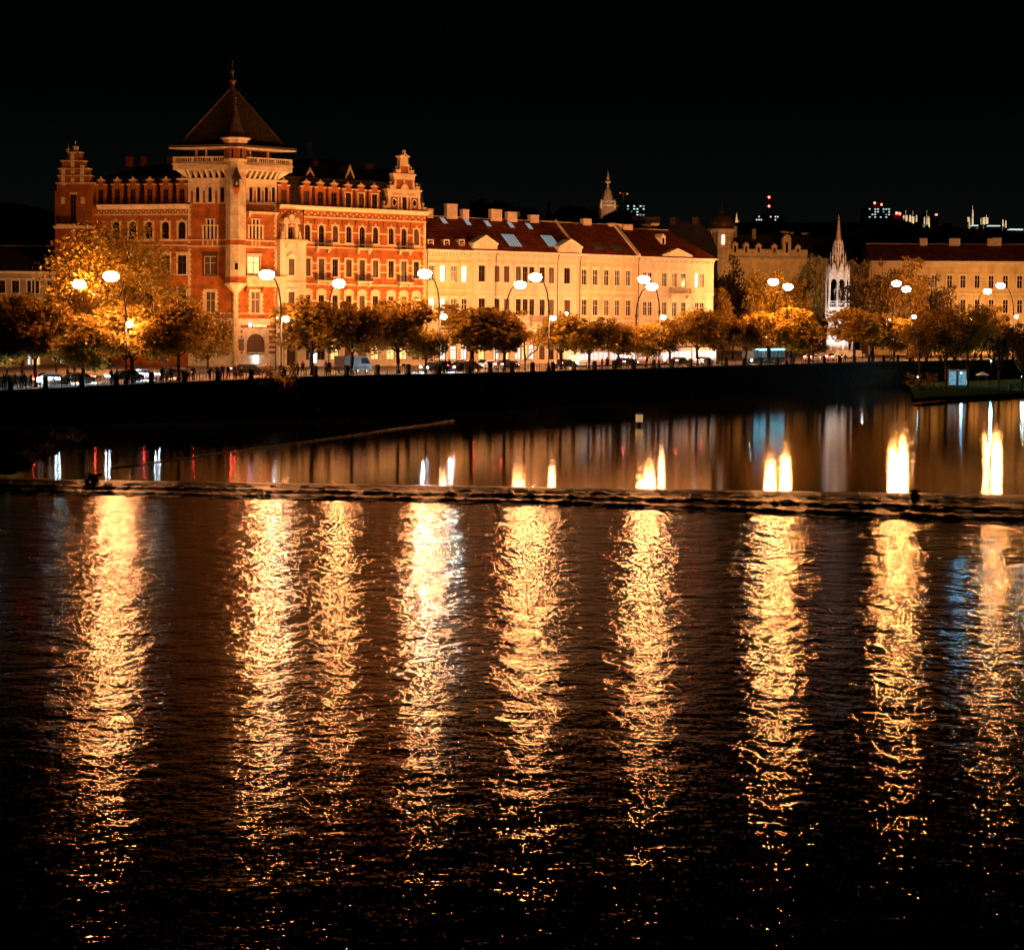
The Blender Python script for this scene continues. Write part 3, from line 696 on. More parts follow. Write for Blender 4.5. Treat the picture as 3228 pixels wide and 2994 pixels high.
# ---- cream bay beside the tower with its ornate top
b0, b1 = FR.s_(872, 900), FR.s_(953, 900); zb1 = Z(905, 762)
mb = MB().m('plaster_cream'); hs = []
bc = FR.s_(907, 850); proj_y = -1.2
hs.append(window(hotel, bc, Z(905, 868), 1.05, Z(905, 817) - Z(905, 868), 'rect', rz=FR.a, y=proj_y, sur='trim_white', pane='glass_curtain', cap='pediment'))
hs.append(window(hotel, bc, Z(905, 988), 1.1, Z(905, 921) - Z(905, 988), 'rect', rz=FR.a, y=proj_y, sur='trim_white', pane='glass_curtain', cap='cornice'))
hs.append((bc - .85, bc + .85, .05, Z(905, 1071)))
panel(mb, b0, b1, -1.2, zb1, hs, y=proj_y, rev=.3)
mb.box(b0, b0 + .01, proj_y + .01, 0, -1.2, zb1).box(b1 - .01, b1, proj_y + .01, 0, -1.2, zb1)
mb.m('stone_trim').box(b0 - .2, b1 + .2, proj_y - .35, .02, zb1 + .003, zb1 + .3).box(b0 - .1, b1 + .1, proj_y - .15, .02, zb1 - .35, zb1 - .003)
for x in (bc - .9, bc + .9): mb.box(x - .13, x + .13, proj_y - .25, proj_y, zb1 - 1.0, zb1 - .36)
zq = Z(905, 893); mb.box(b0 - .05, b1 + .05, proj_y - .15, .02, zq, zq + .22)
rbuild(mb, 'bay_wall', FR)
mb = MB().m('wood_dark').box(bc - .8, bc - .04, proj_y + .24, proj_y + .3, .05, Z(905, 1071) - .05).box(bc + .04, bc + .8, proj_y + .24, proj_y + .3, .05, Z(905, 1071) - .05).m('glass_curtain').quad((bc - .85, proj_y + .32, .05), (bc + .85, proj_y + .32, .05), (bc + .85, proj_y + .32, 5), (bc - .85, proj_y + .32, 5))
rbuild(mb, 'door', FR)
mb = MB().m('stone_pale'); zd = Z(905, 1071)
mb.box(bc - 1.35, bc - .9, proj_y - .25, proj_y, 0, zd + .2).box(bc + .9, bc + 1.35, proj_y - .25, proj_y, 0, zd + .2).box(bc - 1.5, bc + 1.5, proj_y - .4, proj_y, zd + .21, zd + .5)
mb.box(bc - 1.2, bc + 1.2, proj_y - .2, proj_y, zd + .51, zd + 1.3).prism([(bc - 1.4, zd + 1.31), (bc + 1.4, zd + 1.31)] + arch_pts(bc, zd + 1.5, 1.35, 8, 1.25), proj_y - .3, proj_y)
mb.ball(bc, proj_y - .3, zd + 2.0, .35, 8, 6)
rbuild(mb, 'door_surround', FR)
# ornate aedicule
az0, az1 = zb1 + .3, Z(905, 676); ah = az1 - az0; aw = 2.0
mb = MB().m('stone_trim')
for x in (-.85, .85): mb.box(bc + x - .2, bc + x + .2, proj_y - .1, .1, az0, az0 + ah * .62).box(bc + x * 1.45 - .13, bc + x * 1.45 + .13, proj_y + .05, .1, az0, az0 + ah * .5)
mb.box(bc - 1.5, bc + 1.5, proj_y - .2, .1, az0 + ah * .62, az0 + ah * .7)
for sx in (-1, 1): mb.prism([(bc + p[0], p[1]) for p in arch_pts(sx * .95, az0 + ah * .705, .5, 6, ah * .16)], proj_y - .15, .1)
mb.box(bc - .42, bc + .42, proj_y - .12, .1, az0 + ah * .705, az0 + ah * .9).prism([(bc - .6, az0 + ah * .903), (bc + .6, az0 + ah * .903), (bc, az0 + ah)], proj_y - .2, .1)
mb.prism([(bc + p[0], p[1]) for p in [(-.65, az0 + ah * .5), (.65, az0 + ah * .5), (0, az0 + ah * .6)]], proj_y - .25, proj_y - .1)
for sx in (-1, 1): mb.lathe(bc + sx * 1.45, proj_y + .1, [(.3, az0), (.42, az0 + .35), (.22, az0 + .8), (.28, az0 + 1.1), (.1, az0 + 1.4)], 8)
rbuild(mb, 'ornament_gable', FR)
window(hotel, bc, az0 + .05, .8, ah * .46, 'arch', rz=FR.a, y=proj_y + .1, sur=None, pane='glass_dark', depth=.3)
mb = MB().m('brick_smooth').box(bc - .64, bc + .64, proj_y + .42, .1, az0, az0 + ah * .6); rbuild(mb, 'bay_infill', FR)
# ---- the tower
zp = {k: FR.z_(742, v) for k, v in dict(base=896, str0=776, str1=758, band=642, top=570, mach=561, par0=537, par1=516, bal0=513, bal1=496, eave=466, floor=990, gf=1008).items()}
hR, hL = [], []
def twin(F, H, u, v0, v1, w, **k):
    s = F.s_(u, (v0 + v1) / 2); zb_ = F.z_(u, v0); H.append(window(hotel, s, zb_, w, F.z_(u, v1) - zb_, rz=F.a, **k)); return s
twin(FR, hR, 806, 988, 919, 1.55, sur='stone_trim', quoin=True, sw=.35, pane='glass_curtain', frame='trim_white')
twin(FL, hL, 663, 995, 919, 1.55, sur='stone_trim', quoin=True, sw=.35, pane='glass_curtain', frame='trim_white')
sw_ = twin(FL, hL, 662, 866, 808, 2.0, sur='frame_brown', sw=.2, pane='glass_curtain', frame='trim_white', cap='cornice')
# loggia window
twin(FR, hR, 800, 864, 808, 2.2, sur='plaster_cream', sw=.1, pane='glass_lit_warm', frame='frame_brown', cap='cornice')
# three-part stepped windows
for F, H, u in ((FR, hR, 806), (FL, hL, 663)):
    s = F.s_(u, 730); z0_, zm_, z1_ = F.z_(u, 753), F.z_(u, 713), F.z_(u, 693)
    mbw = MB().m('stone_trim'); wd_ = 2.4
    for x in (-1.2, -.62, 0, .62, 1.2): mbw.box(x - .13, x + .13, -.08, .15, 0, zm_ - z0_)
    for x in (-.62, 0, .62): mbw.box(x - .11, x + .11, -.08, .15, zm_ - z0_ + .2, z1_ - z0_)
    mbw.box(-1.45, 1.45, -.14, .15, zm_ - z0_ + .003, zm_ - z0_ + .197).box(-.85, .85, -.14, .15, z1_ - z0_ + .003, z1_ - z0_ + .18)
    f = mbw.build('window', hotel, F.d * s + Vector((0, 0, z0_)), F.a)
    pb = MB().m('glass_dark'); pb.quad((-1.2, .14, 0), (1.2, .14, 0), (1.2, .14, zm_ - z0_), (-1.2, .14, zm_ - z0_)); pb.quad((-.62, .14, zm_ - z0_), (.62, .14, zm_ - z0_), (.62, .14, z1_ - z0_), (-.62, .14, z1_ - z0_)); pb.build('pane', f)
    H.append((s - 1.2, s + 1.2, z0_, zm_)); H.append((s - .62, s + .62, zm_, z1_))
# narrow belfry windows
bl = [(FL, hL, (623, 662, 701)), (FR, hR, (791, 816, 840, 862))]
for F, H, us_ in bl:
    for u in us_:
        s = F.s_(u, 605); zb_, zt_2 = F.z_(u, 638), F.z_(u, 590); hq = zt_2 - zb_
        H.append(window(hotel, s, zb_, .62, hq, 'arch', rz=F.a, sur='stone_trim', sw=.14, muntins=False, pane='glass_dark'))
for F, H, a, b, nm in ((FR, hR, 0, tR, 'wall'), (FL, hL, tL, 0, 'wall')):
    mb = MB().m('brick_smooth'); zlow = zp['gf']
    panel(mb, a, b, zlow, zp['band'], [h for h in H if h[3] < zp['band'] + .1 and h[2] > zlow])
    mb.m('stone_trim'); panel(mb, a, b, zp['band'], zp['mach'], [h for h in H if h[3] > zp['band'] + .1])
    rbuild(mb, nm, F)
# brick infill strips between belfry windows
for F, us_ in ((FL, (605, 643, 682)), (FR, (803, 828, 851))):
    for u in us_: s = F.s_(u, 610); zb_ = F.z_(u, 641); rbuild(MB().m('brick').box(s - .2, s + .2, -.02, .02, zb_, zb_ + 1.9), 'brick_strip', F)
    for u in us_: s = F.s_(u, 610); zb_ = F.z_(u, 641); rbuild(MB().m('stone_trim').tube([(s + .24 * math.cos(t), -.04, zb_ + 2.2 + .24 * math.sin(t)) for t in [math.pi * w / 4 for w in range(9)]], .06, 5), 'roundel', F)
# ground floor walls of the tower
hs = [(FR.s_(777), FR.s_(835), FR.z_(806, 1117), FR.z_(806, 1052))]
mb = MB().m('stone_pale')
sAr = (hs[0][0] + hs[0][1]) / 2; wAr = hs[0][1] - hs[0][0]
window(hotel, sAr, hs[0][2], wAr, hs[0][3] - hs[0][2], 'arch', rz=FR.a, sur='stone_pale', sw=.4, frame='frame_brown', pane='glass_curtain', depth=.35)
panel(mb, 0, tR, -1.5, zp['gf'], hs, rev=.4); rbuild(mb, 'ground_floor_wall', FR)
mb = MB().m('stone_pale'); panel(mb, tL, 0, -1.5, zp['gf'], []); rbuild(mb, 'ground_floor_wall', FL)
for F, a, b in ((FR, .9, tR - .05), (FL, tL + .05, -.9)):
    mb = MB().m('brick'); z = 1.9
    hx = (sAr - wAr / 2 - .7, sAr + wAr / 2 + .7) if F is FR else (0, 0)
    while z < zp['gf'] - .7:
        for x0, x1 in (((a, hx[0]), (hx[1], b)) if F is FR and z < hs[0][3] + .3 else ((a, b),)):
            rbuild(MB().m('brick').box(x0, x1, -.03, .02, z, z + .42), 'brick_course', F)
        z += .8
mb = MB().m('stone_trim')
def band(F, mb, a, b, z0, z1, o): mb.box(a, b, -o, .02, z0, z1)
for F, a, b in ((FR, 0, tR), (FL, tL, 0)):
    mb = MB().m('stone_trim')
    for z0, z1, o in ((zp['str1'] - .02, zp['str1'] + .18, .16), (zp['str0'] - .16, zp['str0'] + .1, .1), (zp['gf'] - .12, zp['gf'] + .22, .3), (zp['gf'] + .9, zp['gf'] + 1.05, .08)): mb.box(a - .1, b + .1, -o, .02, z0, z1)
    q = 0; z = zp['gf'] + 1.1; xe = b if F is FR else a; sg = -1 if F is FR else 1
    while z < zp['band'] - .3:
        w = .5 if q % 2 else .33
        if abs(z - zp['str0']) > .4 and abs(z - zp['str1']) > .4: mb.box(min(xe, xe + sg * w), max(xe, xe + sg * w), -.05, .02, z, z + .36)
        z += .38; q += 1
    for u in ((795, 806, 817) if F is FR else (640, 655, 670, 685)): s = F.s_(u, 765); mb.box(s - .09, s + .09, -.08, .02, zp['str0'] + .1, zp['str1'] - .02)
    rbuild(mb, 'stone_bands', F)
# corbelled crown, balustrade and open gallery
ov = 1.75
for F, a, b, sg in ((FR, 0, tR, 1), (FL, tL, 0, -1)):
    mb = MB().m('stone_trim'); n = 6
    lo = zp['mach']; hi = zp['par0']; A_, B_ = (a, b + ov) if F is FR else (a - ov, b)
    mb.box(A_ if F is FL else a, B_ if F is FR else b, -.35, .02, lo - .28, lo)
    nn = 8; L = B_ - A_
    for q in range(nn):
        x = (a if F is FR else a) + (b - a) * (q + .5) / nn
        mb.frust(x - .17, x + .17, -.3, .05, lo + .05, x - .17, x + .17, -ov + .25, .05, hi - .02)
    # bracket row at the free end
    xe = B_ if F is FR else A_
    mb.box(A_, B_, -ov, .1, hi, zp['par1'] - .25).box(min(A_, A_ - (.12 if F is FL else 0)), B_ + (.12 if F is FR else 0), -ov - .14, .1, zp['par1'] - .247, zp['par1'])
    xq0, xq1 = (b, B_ - .25) if F is FR else (A_ + .25, a)
    if F is FR: mb.frust(b, b + .2, -.2, 3, lo + .1, b, xq1, -ov + .3, 3, hi - .003)
    else: mb.frust(a - .2, a, -.2, 3, lo + .1, xq0, a, -ov + .3, 3, hi - .003)
    rbuild(mb, 'corbelled_crown', F)
    mb = MB().m('stone_trim'); z0_, z1_ = zp['bal0'], zp['bal1']
    mb.box(A_, B_, -ov, -ov + .3, z0_ - .1, z0_ + .12).box(A_, B_, -ov - .03, -ov + .33, z1_ - .18, z1_)
    npan = 3
    for q in range(npan + 1): x = A_ + (B_ - A_) * q / npan; x = min(max(x, A_ + .2), B_ - .2); mb.box(x - .2, x + .2, -ov - .02, -ov + .32, z0_ + .12, z1_ - .18)
    nb = 27
    for q in range(nb):
        x = A_ + (B_ - A_) * (q + .5) / nb
        if min(abs(x - (A_ + (B_ - A_) * k / npan)) for k in range(npan + 1)) < .3: continue
        zz0, hh = z0_ + .12, z1_ - .18 - z0_ - .12
        mb.lathe(x, -ov + .15, [(.09, zz0), (.05, zz0 + hh * .15), (.11, zz0 + hh * .4), (.05, zz0 + hh * .8), (.09, zz0 + hh)], 6)
    rbuild(mb, 'balustrade', F)
    mb = MB().m('stone_trim')
    for q in (.35, .52, .9) if F is FL else (.25, .6): x = A_ + (B_ - A_) * q; mb.box(x - .14, x + .14, -.6, -.3, zp['par1'], zp['eave'] - .3)
    rbuild(mb, 'gallery_post', F)
# far sides of the crown, gallery floor, recessed gallery wall
cR, cL = FR.d * tR, FL.d * tL
cB = cR + cL
def plan(off):      # parallelogram of the tower pushed out by off
    out = []
    for sr, sl in ((0, 0), (1, 0), (1, 1), (0, 1)):
        p = cR * sr + cL * sl
        p = p + FR.d * (off if sr else -off * .15) + FL.d * (-off if sl else off * .15) + (FR.n + FL.n) * (-off * .75 if (sr + sl) == 0 else 0)
        if sr and not sl: p += FR.n * -off
        if sl and not sr: p += FL.n * -off
        if sr and sl: p += (FR.d * off - FL.d * off) * 0
        out.append((p.x, p.y))
    return out
mb = MB().m('stone_trim').slab(plan(ov - .15), zp['par0'] + .02, zp['par1'] - .3)
mb.build('gallery_floor', hotel)
mb = MB().m('wood_dark').slab(plan(-.6), zp['par1'] - .3, zp['eave']); mb.build('gallery_wall', hotel)
mb = MB().m('brick'); pl = plan(-.03)
for a, b in ((1, 2), (2, 3)):
    mb.quad((*pl[a], -1), (*pl[b], -1), (*pl[b], zp['mach']), (*pl[a], zp['mach']))
mb.build('rear_wall', hotel)
# eaves and the great pyramid roof
ze = zp['eave']; pe = plan(ov + .25)
mb = MB().m('stone_trim').slab(pe, ze - .28, ze - .05).m('roof_dark').slab(plan(ov + .1), ze - .049, ze + .12).m('copper').slab(plan(ov + .3), ze + .121, ze + .26)
mb.build('eaves', hotel)
ctr = (cR + cL) / 2; zap = FR.z_(728, 273, 3.2); apex = Vector((ctr.x, ctr.y, zap))
au = proj(CO + Vector((ctr.x, ctr.y, zap)))
mb = MB(); low = [Vector((p[0], p[1], ze + .261)) for p in plan(ov - .45)]; midp = [Vector((p[0], p[1], ze + 1.3)) for p in plan(ov - 1.3)]
mats_ = ['roof_slate', 'roof_slate', 'roof_dark', 'roof_slate']
for i in range(4):
    j = (i + 1) % 4; mb.m(mats_[i]); mb.quad(low[i], low[j], midp[j], midp[i])
    ts = [0, 1]; k = len(mb.v); ta = apex + (midp[i] - Vector((ctr.x, ctr.y, midp[i].z))) * .06; tb = apex + (midp[j] - Vector((ctr.x, ctr.y, midp[j].z))) * .06
    ta.z = tb.z = zap - .5; mb.quad(midp[i], midp[j], tb, ta); mb.quad(ta, tb, apex, apex)
    mb.m('copper').tube([low[i], midp[i], ta], .13, 5)
mb.build('tower_roof', hotel)
mb = MB().m('copper').lathe(ctr.x, ctr.y, [(.45, zap - .6), (.32, zap + .2), (.55, zap + .75), (.55, zap + .95), (.2, zap + 1.1), (.12, zap + 1.9), (.28, zap + 2.1), (.28, zap + 2.4), (.06, zap + 2.6), (.05, zap + 4.0)], 8)
mb.build('finial', hotel)
def little_dormer(loc, rz, w, h, lit):
    d = ob('roof_dormer', None, hotel, loc, rz); mb = MB().m('copper').box(-w / 2, w / 2, 0, 1.8, 0, h * .42).m('roof_slate')
    mb.prism([(-w / 2 - .15, h * .421), (w / 2 + .15, h * .421), (0, h)], -.1, 2.2).lathe(0, 0, [(.06, h - .1), (.12, h + .15), (.03, h + .9)], 6); mb.build('dormer_wall', d)
    MB().m('glass_lit_warm' if lit else 'glass_dark').box(-w * .25, w * .25, -.03, -.005, .15, h * .4).build('pane', d)
pt = Vector(P(668, 455, 293.5 + 1.0)) - CO; little_dormer(pt, FL.a, 1.15, 2.7, True)
pt = Vector(P(806, 440, 296.5)) - CO; little_dormer(pt, FR.a, 1.0, 2.7, False)
# corner turret
tc_ = (FR.n + FL.n).normalized() * -.95; rr = 1.58; zlo, zhi = zp['base'], FR.z_(742, 505)
mb = MB().m('ashlar').lathe(tc_.x, tc_.y, [(rr, zlo), (rr, zhi)], 8, R(22.5)); mb.m('stone_trim')
mb.lathe(tc_.x, tc_.y, [(.3, zlo - 1.75), (.55, zlo - 1.25), (.62, zlo - 1.2), (1.25, zlo - .55), (1.3, zlo - .45), (1.75, zlo - .1), (1.78, zlo + .15), (rr + .03, zlo + .2)], 8, R(22.5))
for z, h, o in ((zp['str1'], .2, .1), (zp['str0'] - .1, .2, .08), (zlo + 1.1, .16, .08), (zhi - .25, .25, .25)): mb.lathe(tc_.x, tc_.y, [(rr + o, z), (rr + o, z + h)], 8, R(22.5))
mb.build('turret_shaft', hotel)
mb = MB().m('brick_smooth').lathe(tc_.x, tc_.y, [(rr + .045, zlo + .2), (rr + .045, zlo + 1.1)], 8, R(22.5)).m('brick_smooth').lathe(tc_.x, tc_.y, [(rr + .02, zp['str0'] + .1), (rr + .02, zp['str1'])], 8, R(22.5)); mb.build('turret_band', hotel)
mb = MB().m('stone_trim'); q = 0; z = 0.0
while z < zlo - 1.75: w = .42 if q % 2 else .3; mb.lathe(tc_.x * .3, tc_.y * .3, [(w + .1, z), (w + .1, z + .44)], 8, R(22.5)); z += .45; q += 1
mb.build('corner_pilaster', hotel)
zt0_, zt1_ = FR.z_(742, 505), FR.z_(742, 450)
mb = MB().m('brick').lathe(tc_.x, tc_.y, [(rr + .22, zt0_), (rr + .22, zt1_)], 8, R(22.5)).m('stone_trim').lathe(tc_.x, tc_.y, [(rr + .3, zt1_ - .25), (rr + .42, zt1_), (rr + .42, zt1_ + .2)], 8, R(22.5))
mb.lathe(tc_.x, tc_.y, [(rr + .3, zt0_ - .3), (rr + .38, zt0_), (rr + .25, zt0_ + .1)], 8, R(22.5)); mb.build('turret_top', hotel)
mb = MB().m('glass_dark')
for a in (-90 - 57, -90 - 12, -90 + 34, -90 + 79):
    ca, sa = math.cos(R(a)), math.sin(R(a)); r_ = (rr + .22) * .935 + .03; cx, cy_ = tc_.x + ca * r_, tc_.y + sa * r_; tx, ty = -sa, ca
    mb.quad((cx - tx * .22, cy_ - ty * .22, zt0_ + .15), (cx + tx * .22, cy_ + ty * .22, zt0_ + .15), (cx + tx * .22, cy_ + ty * .22, zt0_ + 1.5), (cx - tx * .22, cy_ - ty * .22, zt0_ + 1.5))
mb.build('turret_window', hotel)
zc_ = FR.z_(742, 440); zc2 = FR.z_(742, 353)
mb = MB().m('stone_trim').lathe(tc_.x, tc_.y, [(rr + .35, zt1_ + .2), (2.35, zc_ - .05), (2.35, zc_ + .05)], 8, R(22.5)).m('copper')
mb.lathe(tc_.x, tc_.y, [(2.45, zc_ + .05), (2.45, zc_ + .15), (1.5, zc_ + .9), (.95, zc_ + 1.9), (.3, zc2 - .2), (.12, zc2), (.3, zc2 + .15), (.1, zc2 + .35), (.09, zc2 + 1.9), (.18, zc2 + 2.1), (.04, zc2 + 2.3), (.03, zc2 + 3.3)], 8, R(22.5)); mb.build('turret_roof', hotel)
# lantern-shaped statue niche on the turret and its small window
nrm = -(FR.n + FL.n).normalized(); base_ = tc_ + nrm * (rr * .93 + .28); rzn = math.atan2(nrm.x, -nrm.y)
zn0, zn1 = FR.z_(742, 618), FR.z_(742, 531); hn = zn1 - zn0
mb = MB().m('brick_smooth').frust(-.2, .2, 0, .3, 0, -.55, .55, -.35, .3, hn * .25).m('wood_dark').box(-.42, .42, -.3, .3, hn * .25, hn * .56).m('roof_dark').frust(-.75, .75, -.6, .3, hn * .561, -.05, .05, -.1, .2, hn * .98)
mb.m('stone_trim').ball(0, -.33, hn * .4, .12, 6, 4, .3); mb.build('statue_niche', hotel, base_ + Vector((0, 0, zn0)), rzn)
zw = FR.z_(742, 854); mb = MB().m('stone_trim').box(-.42, .42, -.02, .06, -.12, 1.25).m('glass_dark').box(-.25, .25, -.04, -.02, .08, 1.1); mb.build('turret_window', hotel, tc_ + nrm * (rr * .955 + .02) + Vector((0, 0, zw)), rzn)
# loggia balcony and upper iron balcony on the right tower face
zlg = FR.z_(820, 892); a_, b_ = 1.2, tR + .9
mb = MB().m('stone_trim').box(a_, b_, -1.5, .02, zlg - .35, zlg - .1).box(a_ + .2, b_ - .1, -1.35, .02, zlg - .62, zlg - .353)
mb.box(a_, a_ + .9, -1.5, -1.3, zlg - .1, zlg + 1.05).box(b_ - .9, b_, -1.5, -1.3, zlg - .1, zlg + 1.05).box(a_ + .9, b_ - .9, -1.45, -1.35, zlg - .1, zlg + .85).box(a_ + .9, b_ - .9, -1.5, -1.3, zlg + .853, zlg + 1.0)
for x in (a_ + .6, (a_ + b_) / 2, b_ - .6): mb.m('brick_smooth').frust(x - .25, x + .25, -.3, .02, zlg - 1.5, x - .25, x + .25, -1.2, .02, zlg - .625)
rbuild(mb, 'stone_balcony', FR)
mb = MB().m('stone_pale'); x = tR - .1; mb.lathe(x, -.9, [(.55, 0.0), (.55, 1), (.42, 1.2), (.4, 6.2), (.6, 6.6), (.45, 6.8), (.35, 7.6), (.5, 8.2), (.2, 8.8), (.3, zlg - 1.6)], 10); rbuild(mb, 'column', FR)
balcony(hotel, FR.s_(776, 670), tR - .1, FR.z_(806, 668), (0, 0, 0), FR.a, out=1.0, h=1.6)
# restaurant sign, plaque, street plate and lit menu lanterns
sg_ = FR.s_(805, 1026); zs_ = FR.z_(805, 1031)
tcu = bpy.data.curves.new('sign_text', 'FONT'); tcu.body = 'bellevue'; tcu.size = .72; tcu.extrude = .02; tcu.align_x = 'LEFT'
to = bpy.data.objects.new('tmp_text', tcu); COL.objects.link(to); bpy.context.view_layer.update()
tm = bpy.data.meshes.new_from_object(to.evaluated_get(bpy.context.evaluated_depsgraph_get())); bpy.data.objects.remove(to)
mat('sign_amber', (.5, .4, .2), .5, 0, emit=(1, .78, .35), es=1.6); mat('sign_violet', (.3, .2, .5), .5, 0, emit=(.55, .45, 1.0), es=2.2)
tm.materials.clear(); tm.materials.append(M['sign_amber'])
for v in tm.vertices: x, y, z = v.co; v.co = (x, -z, y)
sgn = ob('restaurant_sign', None, hotel, FR.d * (sg_ - 1.2) - FR.n * .08 + Vector((0, 0, zs_)), FR.a)
ob('sign_lettering', tm, sgn, (.75, 0, 0))
mb = MB().m('sign_violet'); mb.prism([(0, -.05), (.52, -.05), (.52, .55), (.4, .68), (.26, .55), (.12, .68), (0, .55)], -.03, .03); mb.build('sign_emblem', sgn)
mb = MB().m('frame_brown').tube([(.9, -.04, -.42), (1.3, -.04, -.3), (1.7, -.04, -.38), (2.1, -.04, -.28), (2.4, -.04, -.34)], .03, 4); mb.build('sign_flourish', sgn)
mb = MB().m('wood_dark').box(-.5, .5, -.06, .02, 0, 1.75).m('copper').box(-.42, .42, -.075, -.062, .08, 1.67); mb.build('memorial_plaque', hotel, FR.d * 1.15 * .6 - FR.n * .35 + Vector((0, 0, FR.z_(742, 1105))), FR.a - .2)
mb = MB().m('trim_white').box(-.42, .42, -.03, .02, 0, .3).m('taillight'); mat('plate_red', (.35, .03, .02), .5, 0); mb.m('plate_red').box(-.38, .38, -.045, -.032, .05, .25); mb.build('street_plate', hotel, FR.d * FR.s_(761, 1085) - FR.n * .04 + Vector((0, 0, FR.z_(761, 1088))), FR.a)
for u, v0, v1, w in ((804.5, 1149, 1118, .72), (988, 1146, 1112, .7)):
    hh = FR.z_(u, v1) - FR.z_(u, v0)
    mb = MB().m('shop_light').frust(-w * .36, w * .36, -.42, -.12, .12, -w / 2, w / 2, -.5, -.1, hh - .1).m('iron_grey').box(-w * .42, w * .42, -.48, 0, 0, .115).box(-w * .56, w * .56, -.56, 0, hh - .095, hh)
    mb.build('wall_lantern', hotel, FR.d * FR.s_(u, v0) + Vector((0, 0, FR.z_(u, v0))), FR.a)
# plants in the arch window
mb = MB().m('leaf_dark')
for q in range(60): x = sAr + random.uniform(-1, 1) * wAr * .48; z = hs[0][2] + random.uniform(0, .25); mb.box(x - .07, x + .07, -.2, -.08, z, z + .08)
mb.m('sign_amber')
for q in range(14): x = sAr + (q / 13 - .5) * wAr * .9; mb.box(x - .03, x + .03, -.23, -.19, hs[0][2] + .2, hs[0][2] + .26)
rbuild(mb, 'window_flowers', FR)

# ---- left wing and its stepped gable
lw0, lw1 = FL.s_(300, 660), tL
holes = []
zcL0, zcL1 = FL.z_(500, 660), FL.z_(500, 645)
for u in (366, 418, 469.6, 521.6, 573.5):
    s = FL.s_(u, 730); z0_ = FL.z_(521, 754); z1_ = FL.z_(521, 699)
    holes.append(window(hotel, s, z0_, 1.2, z1_ - z0_, 'arch', rz=FL.a, keys=True, sw=.25, pane='glass_dark', muntins=False))
    zb_ = FL.z_(573, 865); holes.append(window(hotel, s, zb_, 1.45, FL.z_(573, 805) - zb_, 'rect', rz=FL.a, sw=.22, pane='glass_dark', cap='cornice'))
    holes.append(window(hotel, s, zb_ - 5.2, 1.3, 3, 'rect', rz=FL.a, sw=.22, pane='glass_dark'))
mb = MB().m('brick_smooth'); panel(mb, lw0 - 3, lw1, -2.5, zcL1, holes); rbuild(mb, 'wall', FL)
mb = MB().m('stone_trim').frust(lw0 + .5, lw1 + .3, -.25, .2, zcL0, lw0 + .5, lw1 + .3, -.75, .2, zcL1 - .1).box(lw0 + .5, lw1 + .3, -.8, .2, zcL1 - .098, zcL1)
zsL = FL.z_(500, 676); mb.box(lw0, lw1, -.12, .02, zsL - .12, zsL + .1)
for v in (758, 773): z = FL.z_(500, v); mb.box(lw0, lw1, -.12, .02, z - .12, z + .08)
rbuild(mb, 'cornice', FL)
mb = MB().m('stone_trim'); n = 34
for q in range(n): x = lw0 + .6 + (lw1 - lw0 - .9) * q / (n - 1); z = zsL + (zcL0 - zsL) * (.64 if q % 2 else .38); mb.box(x - .12, x + .12, -.06, .02, z - .12, z + .12)
rbuild(mb, 'frieze_blocks', FL)
zrL1 = FL.z_(500, 560, 1.8)
mb = MB().m('roof_dark'); roofquad(mb, lw0 - .5, lw1 + .5, -.1, zcL1 + .03, 1.5, zrL1); mb.m('roof_black')
mb.quad((lw0 - .5, 1.5, zrL1), (lw1 + .5, 1.5, zrL1), (lw1 + 1, 7, zrL1 + 2.8), (lw0 + 6, 7, zrL1 + 2.4))
mb.quad((lw0 - .5, 1.5, zrL1), (lw0 + 6, 7, zrL1 + 2.4), (lw0 + 3, 12, zrL1), (lw0 - .5, 12, zrL1))
mb.quad((lw0 + 6, 7, zrL1 + 2.4), (lw1 + 1, 7, zrL1 + 2.8), (lw1 + 1, 13, zrL1), (lw0 + 3, 13, zrL1)); rbuild(mb, 'roof', FL)
for u in (318, 369.6, 419, 472, 523, 573.5): dormer(FL, FL.s_(u, 610), zcL1 + .05, FL.z_(500, 558) - zcL1, 1.75, True, 'brick')
for u, v, w in ((410, 505, 1.2), (456, 500, .9), (560, 505, 3.2)):
    chimney(hotel, FL.d * FL.s_(u, v, 7) + FL.n * 7 + Vector((0, 0, zrL1 + 2.2)), FL.a, w, .9, 1.5, 'brick')
mb = MB().m('iron_grey')
for u, v in ((497, 458), (505, 455), (515, 460)): s = FL.s_(u, 490, 7); mb.tube([(s, 7, zrL1 + 2), (s, 7, FL.z_(u, v, 7))], .05, 4)
s = FL.s_(506, 490, 7); zq_ = FL.z_(506, 484, 7); mb.tube([(s - .45, 7, zq_), (s + .5, 7, zq_)], .06, 4); rbuild(mb, 'aerial', FL)
# stepped gable block (left end)
g0, g1 = FL.s_(179, 700), FL.s_(296, 700); gz = FL.z_(235, 706); o_ = -.6
gb = ob('stepped_gable', None, hotel, (0, 0, 0), FL.a); mb = MB().m('brick')
dz0, dz1, dxc = FL.z_(235, 702), FL.z_(235, 610), FL.s_(235, 650)
panel(mb, g0, g1, -2.5, gz, [], y=o_); panel(mb, g0, g1, gz, FL.z_(235, 605), [(dxc - .5, dxc + .5, dz0, dz1 - .2)], y=o_, rev=.3)
mb.box(g1 - .02, g1, o_ + .01, 9, -2.5, FL.z_(235, 605)).box(g0, g0 + .02, o_ + .01, 9, -2.5, FL.z_(235, 605)).box(g0 + .02, g1 - .02, 2.0, 2.1, gz, FL.z_(235, 605))
steps = [(185, 300, 605, 580), (190, 287, 580, 557), (192, 280, 557, 535), (200, 266, 535, 510), (222, 254, 508, 483)]
for ua, ub, va, vb in steps: mb.box(FL.s_(ua, va), FL.s_(ub, va), o_, 1.0, FL.z_(235, va), FL.z_(235, vb))
